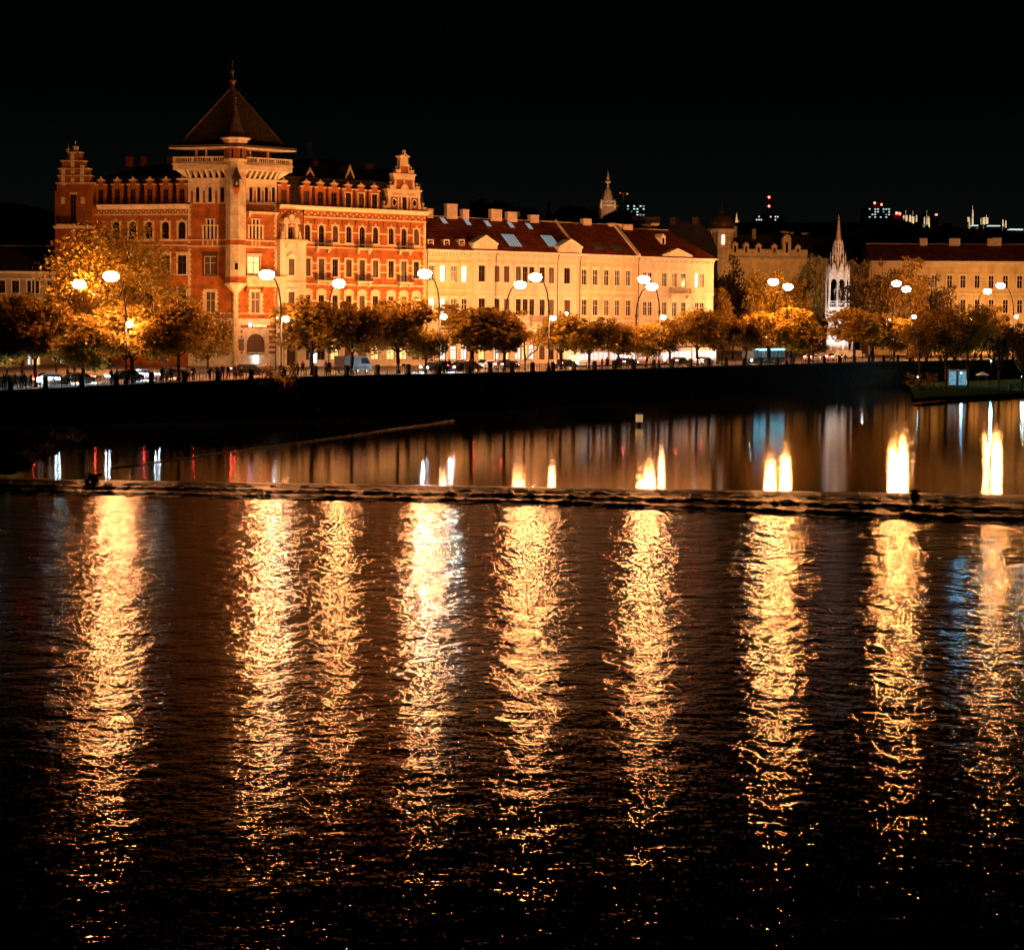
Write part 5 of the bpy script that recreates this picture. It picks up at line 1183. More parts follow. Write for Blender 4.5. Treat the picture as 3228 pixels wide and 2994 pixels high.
for k, (lb, D, bars) in enumerate((
  ('cluster of lit white antenna panels left of the slatted office block', 620, ((2849, 690, 680, 5), (2857, 698, 679, 7), (2869, 700, 679, 7), (2878, 706, 682, 7), (2889, 700, 679, 5), (2855, 679, 664, 1.5), (2877, 680, 665, 1.5))),
  ('pale antenna panels in front of the slatted office block', 640, ((2914, 706, 684, 4), (2921, 710, 664, 1.5), (2926, 708, 684, 6), (2929, 722, 686, 3))),
  ('tallest lit antenna mast with a pointed tip right of centre above the palace', 640, ((3053, 700, 685, 7), (3066, 710, 660, 5), (3066, 660, 648, 1.5), (3056, 724, 700, 2))),
  ('twin lit antenna panels with a thin aerial above the palace roof', 650, ((3101, 708, 685, 8), (3111, 706, 686, 8), (3109, 686, 677, 1.5), (3092, 708, 686, 2))),
  ('two slim pale antenna bars near the right edge of the skyline', 660, ((3161, 714, 692, 4), (3170, 718, 694, 4))),
)):
    o = thing('antenna_cluster', lb, 'antenna', tuple(P(bars[0][0], bars[0][1], D)), 0, 'antennas on the roofs above the palace'); c = o.location
    for u, v0, v1, w in bars:
        a, b = P(u, v0, D), P(u, v1, D); hw = w * D / FPX / 2; mb = MB().m('antenna_pale').box(a.x - c.x - hw, a.x - c.x + hw, -.15, .15, a.z - c.z, b.z - c.z); mb.build('antenna_panel', o)
    roof_floodlight(o, (1.5, -6, -2.2), 1500)
    a = P(bars[0][0], 745, D); MB().m('iron_grey').box(-.1, .1, .2, .4, a.z - c.z, 0).build('mast', o)
for k, (u, v, w, D, lb) in enumerate(((3075, 713, 18, 900, 'thin distant strip of canopy with painted white glow'), (3135, 714, 36, 900, 'broad distant canopy with painted white glow'), (3205, 726, 40, 700, 'bright white lit roof slope at the right edge of the skyline'))):
    a = P(u, v, D); hw = w * D / FPX / 2; o = thing('glow_canopy', lb, 'canopy', tuple(a)); MB().m('white_dim').slab([(-hw, 0), (hw, 0), (hw * .8, 6), (-hw * .8, 6)], 0, .5).build('canopy_roof', o); MB().m('far_dark').box(-hw, hw, .5, 5.5, -14, -.003).build('canopy_base', o)  # roof slabs emit: their lit look is put into the material
# tiny lit monument spire beside the dome
c = P(2322, 700, 800); o = thing('small_spire', 'tiny lit pointed spire right of the dome', 'spire', tuple(c)); k_ = 800 / FPX
MB().m('gilding').lathe(0, 0, [(5 * k_, -20 * k_), (4.5 * k_, 0), (3 * k_, 12 * k_), (1.4 * k_, 24 * k_), (.2 * k_, 30 * k_)], 8).build('spire_body', o)
roof_floodlight(o, (0, -7, 0), 1800, (1, .75, .5))  # another added lamp, brightens the small spire
# chimneys across the dark roofs behind
for bi, u, v, w, D, hv in ((3, 2121, 700, 18, 439, 26), (3, 2192, 700, 18, 439, 26), (4, 2435, 702, 12, 599, 22), (4, 2470, 702, 10, 599, 22), (5, 2795, 768, 30, 559, 28), (5, 2842, 766, 22, 559, 24), (6, 2965, 735, 12, 569, 26), (6, 3045, 735, 14, 569, 26), (6, 3090, 742, 30, 569, 26), (6, 3130, 735, 16, 569, 24), (6, 3190, 740, 30, 569, 24), (0, 1540, 650, 12, 371, 20), (0, 1655, 668, 12, 371, 20), (1, 1800, 655, 12, 361, 16), (1, 1840, 655, 10, 361, 16)):
    o, c = SKY[bi]; a, b = P(u, v + 8, D), P(u, v - hv * .6, D); hw = w * D / FPX / 2
    MB().m('far_brown').box(a.x - c.x - hw, a.x - c.x + hw, -.5, .8, a.z - 5, b.z - 5).build('chimney', o)
# ================================================================== STREET LAMPS
def lamp(Ub, Db, Uh, Vh, label, globe=None, grp='tall curved street lamps along the embankment', d=None, es='lamp_glass'):
    zb = 5.2 if Ub > 946 else wall_at(Ub).z
    b = G(Ub, Db, zb); p = P(Uh, Vh, Db - (1.5 if Uh < Ub else -1.5)) ; v = p - b
    o = thing('street_lamp', label, 'street lamp', tuple(b), 0, grp)
    H = v.z; hx = Vector((v.x, v.y, 0))
    pts = [Vector((0, 0, 0)), Vector((0, 0, H * .35)), Vector((0, 0, H * .62)), hx * .04 + Vector((0, 0, H * .74)), hx * .16 + Vector((0, 0, H * .85)), hx * .38 + Vector((0, 0, H * .94)), hx * .66 + Vector((0, 0, H * .99)), hx * .9 + Vector((0, 0, H + .18))]
    mb = MB(); mb.smooth = True; mb.m('iron_black').tube(pts, [.17, .15, .13, .11, .10, .09, .08, .08], 8); mb.lathe(0, 0, [(.3, 0), (.28, .4), (.2, .6), (.17, 1.2)], 8); mb.lathe(0, 0, [(.2, H * .62), (.22, H * .63), (.16, H * .65)], 8); mb.build('pole', o)
    rz = math.atan2(v.y, v.x) if abs(v.x) > .01 else 0
    mb = MB(); mb.smooth = True; mb.m('iron_grey').lathe(0, 0, [(.32, .475), (.3, .52), (.15, .58), (.05, .6)], 14, sy=.55); hd = mb.build('lamp_housing', o, v, rz)
    if Ub > 2400: es = 'lamp_glass_far'
    mb = MB(); mb.smooth = True; mb.m(es).lathe(0, 0, [(.35, -.62), (.72, -.5), (.98, -.2), (1.02, .0), (.9, .24), (.6, .42), (.3, .47)], 12, sy=.65); mb.build('lamp_glass', hd)
    if globe:
        q = P(globe[0], globe[1], Db) - b; mb = MB().m('iron_black').tube([(0, 0, q.z - .2), (q.x * .5, 0, q.z - .1), (q.x, q.y, q.z + .42), ], .05, 5).lathe(q.x, q.y, [(.12, q.z + .45), (.3, q.z + .33), (.32, q.z + .28)], 8); ga = mb.build('side_arm', o)
        mb = MB(); mb.smooth = True; mb.m('globe_glass').ball(q.x, q.y, q.z, .40, 10, 6, .36); mb.build('globe', ga)
    return o
def near(U): p = inland(U, 1.6); return p.y
lamp(397, near(397), 350, 870, 'street lamp curving left before the huge bright tree, small globe hanging low beside it', (409, 1022))
lamp(213, 262, 250, 896, 'leftmost tall street lamp, its head curving to the right over the trees')
lamp(886, near(886), 841, 865, 'street lamp standing before the cream entrance bay of the brick hotel', (901, 1006))
lamp(1036, 258, 1068, 893, 'street lamp in front of the brick hotel wing, pole hidden behind a tree')
lamp(1385, near(1385), 1339, 862, 'street lamp before the narrow yellow house, curving left towards the brick hotel', (1399, 998))
lamp(1593, 300, 1640, 897, 'street lamp curving right above the wide paired tree, before the long cream house')
lamp(1729, near(1729), 1688, 873, 'street lamp curving left before the second pediment of the long cream house', (1744, 1003))
lamp(2004, 318, 2055, 903, 'street lamp curving right where the plain red roof house ends')
lamp(2077, near(2077), 2030, 880, 'street lamp curving left in front of the end house of the row', (2091, 1000))
lamp(2437, 356, 2484, 904, 'right lamp of the pair before the bright pale tree beside the end house')
lamp(2479, near(2479), 2438, 888, 'left lamp of the pair before the bright pale tree beside the end house')
lamp(2810, 402, 2857, 911, 'right lamp of the pair midway between the white monument and the palace')
lamp(2868, near(2868), 2826, 893, 'left lamp of the pair midway between the white monument and the palace', (2882, 999))
lamp(3074, 440, 3113, 918, 'street lamp curving right in front of the palace windows')
lamp(3192, near(3192), 3154, 900, 'rightmost tall street lamp, curving left before the palace', (3205, 998))
def post_lamp(U, V, D, label, m='globe_glass', r=.3, twin=None):
    zb = 5.2; b = G(U, D, zb); p = P(U, V, D) - b; o = thing('globe_lamp', label, 'street lamp', tuple(b), 0, 'small globe lamps')
    MB().m('iron_black').tube([(0, 0, 0), (0, 0, p.z - r)], [.09, .05], 6).lathe(0, 0, [(.2, 0), (.2, .3), (.1, .5)], 8).build('pole', o)
    mb = MB(); mb.smooth = True; mb.m(m).ball(0, 0, p.z, r, 10, 6); mb.build('globe', o)
mat('cool_globe', (.8, .8, .8), .4, 0, emit=(.85, .95, 1.0), es=220)
post_lamp(849 + 20, 1005, 262, 'white globe lamp on a thin pole left of the hotel entrance', 'cool_globe', .28)
post_lamp(1784, 990, 312, 'small white globe lamp above the bare forked tree', r=.26)
post_lamp(3059, 1010, 430, 'small globe lamp shining through the big riverside tree', r=.28)
post_lamp(2719, 1024, 420, 'cool white globe lamp just right of the white monument', 'cool_globe', .24)
post_lamp(2803, 1010, 440, 'small globe lamp behind the trees right of the white monument', r=.22)
post_lamp(2495, 998, 385, 'small globe lamp glowing low behind the trees left of the monument', r=.25)
# ================================================================== FLOODLIGHTS
def flood(loc, target, power, label, col=(1.0, .56, .20), size=35, blend=.8, r=.25):
    o = thing('floodlight', label, 'floodlight', tuple(loc)); MB().m('iron_black').box(-.2, .2, -.15, .15, .0, .12).box(-.28, .28, -.12, .12, .12, .45).build('floodlight_case', o)
    ld = bpy.data.lights.new('floodlight_beam', 'SPOT'); ld.energy = power; ld.color = col; ld.spot_size = R(size); ld.spot_blend = blend; ld.shadow_soft_size = r
    lo = bpy.data.objects.new('floodlight_beam', ld); COL.objects.link(lo); lo.parent = o; lo.location = (0, 0, .7)
    d = (Vector(target) - Vector(loc) - Vector((0, 0, .7))); lo.rotation_euler = d.to_track_quat('-Z', 'Y').to_euler(); return o
def fpos(s, y, z=.0, F=FR): return F.O + F.d * s + F.n * y + Vector((0, 0, z))
# ================================================================== TREES
def leafcloud(seed, w, h, n, lsz, clumps=26, shape=1.0, m='leaf'):
    rn = random.Random(seed); mb = MB().m(m); cl = []
    for _ in range(clumps):
        while True:
            x, y, z = rn.uniform(-1, 1), rn.uniform(-1, 1), rn.uniform(-1, 1)
            if .15 < x * x + y * y + z * z < 1: break
        if z < -.2: x *= 1.0 + z * .3; y *= 1.0 + z * .3
        cl.append((x * w * .40, y * w * .36, h * .5 + z * h * .38, rn.uniform(.10, .24) * w, rn.uniform(.5, 1)))
    for _ in range(7):
        a, e_ = rn.uniform(0, 6.283), rn.uniform(-.5, 1.2); k_ = rn.uniform(.95, 1.2); cl.append((math.cos(a) * math.cos(e_) * w * .42 * k_, math.sin(a) * math.cos(e_) * w * .38 * k_, h * .5 + math.sin(e_) * h * .42 * k_, rn.uniform(.06, .12) * w, 1))
    cl.append((0, 0, h * .5, w * .26, 1)); tot = sum(c[3] ** 2 for c in cl)
    for c in cl:
        for _ in range(int(n * c[3] ** 2 / tot)):
            a, b = rn.uniform(0, 6.283), math.acos(rn.uniform(-1, 1)); r = c[3] * rn.uniform(.35, 1.12)
            p = Vector((c[0] + r * math.sin(b) * math.cos(a), c[1] + r * math.sin(b) * math.sin(a), c[2] + r * .75 * math.cos(b)))
            s = lsz * rn.uniform(.6, 1.3); u = Vector((rn.gauss(0, 1), rn.gauss(0, 1), rn.gauss(0, .6))).normalized(); v = u.cross(Vector((rn.gauss(0, 1), rn.gauss(0, 1), rn.gauss(0, 1)))).normalized()
            k = len(mb.v); q = u.cross(v) * s * .18
            mb.v += [tuple(p - u * s * .5), tuple(p + v * s * .32 + q), tuple(p + u * s * .5), tuple(p - v * s * .32 + q)]; mb.face((k, k + 1, k + 2, k + 3))
    return mb.mesh('crown')
def trunkmesh(seed, h, ht, w, r=.16, limbs=7, fork=False):
    rn = random.Random(seed); mb = MB(); mb.smooth = True; mb.m('bark'); b = rn.uniform(-.3, .3)
    mb.tube([(0, 0, -.1), (b * .3, 0, ht * .5), (b * .5, 0, ht), (b, 0, ht + (h - ht) * .4), (b * .6, 0, h * .9)], [r * 1.35, r, r * .9, r * .55, r * .15], 7)
    for k in range(limbs):
        a = 6.283 * k / limbs + rn.uniform(-.3, .3); z0 = ht * rn.uniform(.85, 1.15); l = w * rn.uniform(.28, .42); zt = rn.uniform(.35, .85) * (h - ht) + ht
        p0 = Vector((b * .5, 0, z0)); p2 = Vector((math.cos(a) * l, math.sin(a) * l, zt)); p1 = (p0 + p2) / 2 + Vector((math.cos(a), math.sin(a), -.6)) * l * .15
        mb.tube([p0, p1, p2], [r * .5, r * .34, r * .1], 5)
        for _ in range(2):
            t = rn.uniform(.4, .8); q = p1.lerp(p2, t); e = q + Vector((rn.uniform(-1, 1), rn.uniform(-1, 1), rn.uniform(.2, 1))) * l * .4; mb.tube([q, e], [r * .16, r * .05], 4)
    return mb.mesh('trunk')
# five kinds of embankment tree, 8 m tall with a 6 m crown before scaling
KT = []
for k in range(5):
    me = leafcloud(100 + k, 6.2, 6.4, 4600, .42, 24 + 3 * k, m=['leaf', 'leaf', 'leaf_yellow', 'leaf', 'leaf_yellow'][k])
    KT.append((trunkmesh(50 + k, 8, 2.3, 6, .15), me))
def tree(base, h, w, kind, label, cat='tree', group='young trees in the row along the embankment', rz=0, name='embankment_tree', cm=None, clearz=1.4):
    o = thing(name, label, cat, tuple(base), rz, group); tr, cr = KT[kind]
    a = ob('trunk', tr, o); a.scale = (w / 6, w / 6, h / 8); b = ob('crown', cr, o, (0, 0, 0)); cz = clearz / 8 * h
    b.scale = (w / 6, w / 6, (h - cz) / 6.4); b.location = (0, 0, cz); return o
FT = [  # trunk column, crown top row, crown half width (photo px), kind, label
 (-18, 1000, 75, 0, 'tree cut by the left edge of the picture, by the leftmost group of people'),
 (140, 905, 105, 1, 'dark round tree left of the leftmost tall lamp, trunk beside a railing post'),
 (291, 985, 92, 2, 'tree between the two left tall lamps, right of a lone strolling person'),
 (450, 950, 100, 4, 'tree lit yellow by the low globe lamp, trunk among leaning people'),
 (596, 915, 105, 0, 'dark tree at the left corner of the hotel tower'),
 (1040, 925, 112, 3, 'tree beside the hotel entrance, its left side lit bright yellow green'),
 (1166, 930, 92, 0, 'dark tree with a low forked trunk before the hotel wing'),
 (1313, 925, 100, 1, 'dark tree at the boundary of brick hotel and yellow house, before the parked van'),
 (1398, 1020, 55, 0, 'small dark tree under the globe lamp of the yellow house'),
 (1542, 945, 118, 3, 'big full tree hiding the ground floor of the long cream house'),
 (1648, 960, 85, 1, 'darker tree merging with the big full tree on its right side'),
 (1828, 980, 85, 4, 'tree with orange lit top right of the bare forked tree'),
 (1914, 985, 78, 0, 'dark tree before the plain red roof house'),
 (2005, 1012, 58, 1, 'small tree at the foot of a tall lamp, under the fire wall'),
 (2092, 1015, 62, 2, 'small tree under the globe lamp of the end house'),
 (2167, 995, 66, 1, 'bronze coloured tree before the right half of the end house'),
 (2253, 965, 76, 4, 'bright orange tree at the right corner of the end house'),
 (2328, 990, 58, 3, 'narrow dark tree left of the blurred lamp pair'),
 (2403, 985, 62, 0, 'dark tree just left of the lamp pair by the pale tree'),
 (2473, 980, 66, 4, 'tree standing under the lamp pair by the pale tree'),
 (2543, 965, 70, 2, 'golden topped tree left of the white monument, above the blue lit bus'),
 (2612, 1020, 48, 0, 'small dark tree right in front of the foot of the white monument'),
 (2741, 962, 76, 4, 'round golden tree right of the white monument'),
 (2797, 975, 56, 1, 'tree between the golden round tree and the right lamp pair'),
 (2861, 1000, 62, 2, 'slim forked tree brightly lit below the right lamp pair'),
]
rt = random.Random(5)
for i, (u, vt, hw, kd, lb) in enumerate(FT):
    b = inland(u, 3.2); h = (P(u, vt, b.y).z - b.z) * .99; w = 2.5 * hw * b.y / FPX
    tree(b, h, w, kd, lb, rz=rt.uniform(-3, 3))
# bare forked tree
b = inland(1737, 4.5); o = thing('bare_tree', 'nearly bare forked tree with one limb bent to the right, beside a lamp pole', 'tree', tuple(b))
mb = MB(); mb.smooth = True; mb.m('bark').tube([(0, 0, -.1), (0, 0, 1.6), (-.1, 0, 2.6), (-.15, 0, 4.4)], [.22, .2, .17, .12], 7).tube([(0, 0, 1.5), (.7, 0, 2.3), (1.7, 0, 3.0), (2.1, 0, 4.2), (1.8, 0, 6.0)], [.15, .13, .11, .08, .03], 6).tube([(.7, 0, 2.3), (1.3, .3, 3.6), (.9, .2, 5.5)], [.09, .06, .02], 5); mb.build('trunk', o)
c = ob('crown', leafcloud(77, 4.0, 3.2, 300, .35, 10), o, (.6, 0, 3.3))
# the great tree behind the left lamps
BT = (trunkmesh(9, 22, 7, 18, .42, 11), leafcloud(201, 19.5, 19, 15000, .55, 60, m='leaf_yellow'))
b = G(345, 272, 4.2); o = thing('great_tree', 'huge spreading tree with lit yellow foliage covering the left wing of the hotel', 'tree', tuple(b))
ob('trunk', BT[0], o); c = ob('crown', BT[1], o, (0, 0, 4.0)); c.scale = (.95, .9, 1.0)
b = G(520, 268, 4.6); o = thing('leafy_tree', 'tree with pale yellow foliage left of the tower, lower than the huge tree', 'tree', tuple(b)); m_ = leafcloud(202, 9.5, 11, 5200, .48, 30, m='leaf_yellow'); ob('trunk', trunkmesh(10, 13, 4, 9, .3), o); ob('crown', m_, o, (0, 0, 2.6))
b = G(70, 240, 4.2); o = thing('leafy_tree', 'tall leafy tree at the far left below the low cream house', 'tree', tuple(b)); m_ = leafcloud(203, 9, 9, 5000, .45, 30, m='leaf'); ob('trunk', trunkmesh(11, 10, 3, 9, .25), o); ob('crown', m_, o, (0, 0, 2.2))
b = G(235, 246, 4.3); o = thing('leafy_tree', 'bushy tree glowing orange beneath the leftmost tall lamp', 'tree', tuple(b)); ob('trunk', trunkmesh(11, 10, 3, 9, .25).copy(), o); c = ob('crown', m_, o, (0, 0, 2.6)); c.rotation_euler.z = 2
for u, D, vt, wd_, lb, k in ((395, 246, 975, 7.5, 'bright bushy tree directly behind the low globe lamp', 4), (655, 252, 965, 6.5, 'dark leafy tree overlapping the left foot of the tower', 0), (20, 236, 925, 8, 'orange leaved tree behind the leftmost crowd', 2), (175, 240, 955, 7, 'dense orange tree between the two leftmost trunks', 4), (520, 244, 985, 7, 'shaded tree filling the gap left of the tower trees', 1)):
    b = G(u, D, 4.4); tree(b, P(u, vt, D).z - 4.4, wd_, k, lb, group='second row of trees at the left end', clearz=1.2)
# park trees right of the row houses
BM_ = [(trunkmesh(20 + k, 14, 3.5, 11, .3, 9), leafcloud(300 + k, 11, 12.5, 6500, .55, 34, m=['leaf_dark', 'leaf', 'leaf_yellow'][k])) for k in range(3)]
PK = [
 (2310, 400, 780, 72, 0, 'very dark tall tree touching the right end of the row houses'),
 (2268, 372, 900, 42, 1, 'small bronze tree tight against the corner of the end house'),
 (2415, 376, 838, 82, 2, 'broad pale yellow tree glowing behind the lamp pair'),
 (2500, 392, 868, 55, 1, 'orange tree right of the pale glowing tree'),
 (2552, 452, 795, 50, 1, 'tall bronze tree just left of the white monument'),
 (2680, 462, 810, 46, 1, 'tree with an orange edge just right of the white monument'),
 (2745, 425, 790, 82, 0, 'dark reddish tree rising behind the golden round tree'),
 (2860, 422, 805, 72, 1, 'tall tree lit from the left by the right lamp pair'),
 (2935, 440, 845, 68, 0, 'dark tree hiding the left end of the palace'),
 (3010, 452, 985, 60, 1, 'low spreading tree below the palace windows'),
 (2470, 410, 930, 60, 2, 'yellow bush-like tree low between the two left park lamps'),
 (3120, 455, 960, 60, 1, 'bronze tree under the rightmost palace lamp'),
 (2640, 470, 930, 60, 0, 'dark low tree directly behind the monument base'),
]
for u, D, vt, hw, kd, lb in PK:
    b = G(u, D, 5.2); h = P(u, vt, D).z - 5.2; w = 2 * hw * D / FPX * 1.08; o = thing('park_tree', lb, 'tree', tuple(b), rt.uniform(-3, 3), 'large park trees behind the embankment road')
    a = ob('trunk', BM_[kd][0], o); a.scale = (w / 11, w / 11, h / 14); c = ob('crown', BM_[kd][1], o, (0, 0, h * .12)); c.scale = (w / 11, w / 11, h * .88 / 12.5)
# riverside trees at the right end, standing on the low bank in front of the wall
RB = 0.7
for u, D, vt, hw, kd, lb in ((2982, 352, 968, 92, 1, 'large spreading riverside tree with golden top standing on the low grassy bank'), (3052, 356, 950, 100, 2, 'wide golden crowned riverside tree behind the white garden umbrella'), (3150, 362, 985, 70, 0, 'dark riverside tree near the right edge above the lawn'), (3222, 350, 1000, 55, 0, 'thin trunked riverside tree cut by the right edge'), (2898, 350, 985, 62, 1, 'riverside tree whose dark lower boughs hang over the wall end')):
    b = G(u, D, RB); h = P(u, vt, D).z - RB; w = 2 * hw * D / FPX; o = thing('riverside_tree', lb, 'tree', tuple(b), rt.uniform(-3, 3), 'riverside trees on the low bank')
    a = ob('trunk', BM_[kd][0], o); a.scale = (w / 11, w / 11, h / 14); c = ob('crown', BM_[kd][1], o, (0, 0, h * .30)); c.scale = (w / 11, w / 11, h * .70 / 12.5)
# shrub rooted in the wall
b = wall_at(878) + Vector((0, -.3, -1.9)); o = thing('wall_shrub', 'straggly shrub growing out of the embankment wall below the hotel entrance', 'shrub', tuple(b))
mb = MB().m('bark'); rn = random.Random(4); tips = []
for k in range(16):
    a = R(rn.uniform(12, 168)); l = rn.uniform(2.2, 4.2); e = Vector((math.cos(a) * l * 1.0, -rn.uniform(.2, 1.2), math.sin(a) * l * .95)); mid_ = e * .5 + Vector((0, -.2, .25)); mb.tube([(0, .2, 0), mid_, e], [.07, .04, .012], 4); tips += [mid_.lerp(e, t) for t in (.3, .6, .8, 1)]
mb.build('stems', o); mb = MB().m('leaf')
for t in tips:
    for _ in range(14):
        p = t + Vector((rn.gauss(0, .32), rn.gauss(0, .2), rn.gauss(0, .22))); s = rn.uniform(.12, .28); u = Vector((rn.gauss(0, 1), rn.gauss(0, .5), rn.gauss(0, .5))).normalized(); v = u.cross(Vector((rn.gauss(0, 1), rn.gauss(0, 1), rn.gauss(0, 1)))).normalized(); mb.quad(p - u * s, p + v * s * .5, p + u * s, p - v * s * .5)
mb.build('foliage', o)
# round clipped bay tree by the hotel entrance
b = G(988, 290, 5.1); o = thing('potted_tree', 'small round dark ornamental tree above the second menu lantern', 'tree', tuple(b)); ob('crown', leafcloud(88, 3.4, 3.6, 900, .3, 14, m='leaf_dark'), o, (0, 0, 2.3)); MB().m('bark').tube([(0, 0, 0), (0, 0, 3)], .08, 5).build('trunk', o)
# ================================================================== THE WHITE GOTHIC MONUMENT
c = G(2637, 438, 5.2); mon = thing('gothic_monument', 'tall white floodlit gothic fountain monument with an open canopy and crocketed spire', 'monument', tuple(c), R(12)); mon.scale = (.68, .68, 1)
zm = lambda v: P(2637, v, 438).z - 5.2
S = 438 / FPX
mb = MB().m('monument_stone')
mb.lathe(0, 0, [(9.5, 0), (9.5, .8), (8.4, .82), (8.4, 1.6), (7.4, 1.62), (7.4, zm(1105))], 8, R(22.5)); mb.build('stepped_base', mon)
mb = MB().m('monument_stone').lathe(0, 0, [(4.0, zm(1105)), (3.6, zm(1060)), (3.2, zm(1040)), (2.7, zm(1020)), (3.9, zm(1000)), (4.1, zm(985)), (3.3, zm(983))], 8, R(22.5))
for k in range(8):
    a = R(45 * k); x, y = 5.6 * math.cos(a), 5.6 * math.sin(a); mb.lathe(x, y, [(.7, 0.8), (.7, 2.2), (.5, 2.3), (.34, 3.4), (.45, 3.6), (.4, 4.2), (.2, 4.7), (.26, 5.1), (.05, 5.35)], 8)
mb.build('pedestal_figures', mon)
mb = MB().m('monument_stone')
def octring(r, z0, z1, w, n=8, off=22.5, kind='pinn', tip=.35):
    for k in range(n):
        a = R(off + 360 / n * k); x, y = r * math.cos(a), r * math.sin(a)
        mb.lathe(x, y, [(w, z0), (w, z1 - (z1 - z0) * tip), (w * 1.35, z1 - (z1 - z0) * tip), (w * 1.35, z1 - (z1 - z0) * tip + .12), (w * .8, z1 - (z1 - z0) * tip + .14), (.04, z1)], 4, a + R(45))
octring(3.75, zm(985), zm(835), .36, tip=.18)
mb.lathe(0, 0, [(3.5, zm(960)), (3.55, zm(957)), (3.4, zm(956))], 8, R(22.5)).lathe(0, 0, [(3.6, zm(880)), (3.7, zm(868)), (2.6, zm(862))], 8, R(22.5))
mb.build('buttresses', mon)
mb = MB().m('monument_stone')
for k in range(8):                                    # canopy arches with gables
    a = R(45 * k); ca, sa = math.cos(a), math.sin(a); r_ = 3.35; tx, ty = -sa, ca
    def pt_(t, z, rr=r_): return (rr * ca + tx * t, rr * sa + ty * t, z)
    zb_, zt_ = zm(905), zm(858); hw = 1.15
    arc = [(hw * math.cos(q), .0 + (zt_ - zb_) * .55 * math.sin(q) ** .8) for q in [math.pi * w / 8 for w in range(9)]]
    for (p, z), (p2, z2) in zip(arc, arc[1:]): mb.quad(pt_(p, zb_ + z), pt_(p, zt_), pt_(p2, zt_), pt_(p2, zb_ + z2))
    mb.quad(pt_(-hw - .1, zt_), pt_(hw + .1, zt_), pt_(0, zm(828)), pt_(0, zm(828)))
    mb.quad(pt_(-hw, zm(985)), pt_(hw, zm(985)), pt_(hw, zm(968)), pt_(-hw, zm(968)))
    for t in (-.7, 0, .7): mb.tube([pt_(t, zm(968)), pt_(t, zm(950))], .08, 4)
    mb.tube([pt_(-hw, zm(950)), pt_(hw, zm(950))], .12, 4)
mb.build('canopy_arches', mon)
mb = MB(); mb.smooth = True; mb.m('monument_stone').lathe(0, 0, [(1.6, zm(985)), (1.6, zm(955)), (1.1, zm(953)), (1.1, zm(940))], 8)
mb.tube([(-.2, 0, zm(940)), (0, 0, zm(925)), (.1, 0, zm(912)), (.3, 0, zm(903))], [.9, .75, .5, .3], 8).ball(.35, 0, zm(897), .34, 8, 6).tube([(-1.2, 0, zm(940)), (-1.1, 0, zm(915)), (-.4, 0, zm(912)), (1.0, 0, zm(915)), (1.25, 0, zm(940))], [.22, .3, .45, .3, .2], 7); mb.build('rider_statue', mon)
mb = MB().m('monument_stone')
mb.lathe(0, 0, [(1.2, zm(862)), (1.1, zm(800)), (.9, zm(797)), (.8, zm(757))], 8, R(22.5))
octring(2.5, zm(862), zm(795), .24, tip=.25); octring(1.85, zm(845), zm(768), .2, off=0, tip=.3); octring(1.35, zm(805), zm(757), .16, tip=.3)
for z, r_ in ((845, 2.4), (818, 2.0), (797, 1.8), (778, 1.45), (765, 1.3)): mb.tube([(r_ * math.cos(R(22.5 + 45 * k)), r_ * math.sin(R(22.5 + 45 * k)), zm(z)) for k in range(9)], .13, 4)
mb.build('upper_stage', mon)
mb = MB().m('spire_stone').lathe(0, 0, [(1.0, zm(800)), (1.05, zm(795)), (.92, zm(770)), (.8, zm(760)), (.12, zm(690)), (.3, zm(688)), (.06, zm(678))], 8, R(22.5)); octring(1.15, zm(798), zm(757), .16, tip=.4)
for q in range(9):
    t = q / 9; z = zm(757) + (zm(692) - zm(757)) * t; r_ = .85 * (1 - t) + .16
    for k in range(4): a = R(45 + 90 * k); mb.ball(r_ * math.cos(a), r_ * math.sin(a), z, .15, 5, 3)
mb.build('spire', mon)
for a, pw in ((-150, 1), (-90, 1.2), (-30, 1)):
    fl = thing('floodlight', {-150: 'ground floodlight at the left foot of the white monument', -90: 'ground floodlight at the river side foot of the white monument', -30: 'ground floodlight at the right foot of the white monument'}[a], 'floodlight', (c.x + 12 * math.cos(R(a)), c.y + 12 * math.sin(R(a)), 5.2))
    MB().m('iron_black').box(-.3, .3, -.2, .2, 0, .5).build('floodlight_case', fl)
    ld = bpy.data.lights.new('floodlight_beam', 'SPOT'); ld.energy = 9500 * pw; ld.color = (1.0, .86, .80); ld.spot_size = R(75); ld.spot_blend = .6; ld.shadow_soft_size = .3
    lo = bpy.data.objects.new('floodlight_beam', ld); COL.objects.link(lo); lo.parent = fl; lo.location = (0, 0, .9); lo.rotation_euler = (Vector((c.x, c.y, 17.5)) - Vector(fl.location) - Vector((0, 0, .9))).to_track_quat('-Z', 'Y').to_euler()
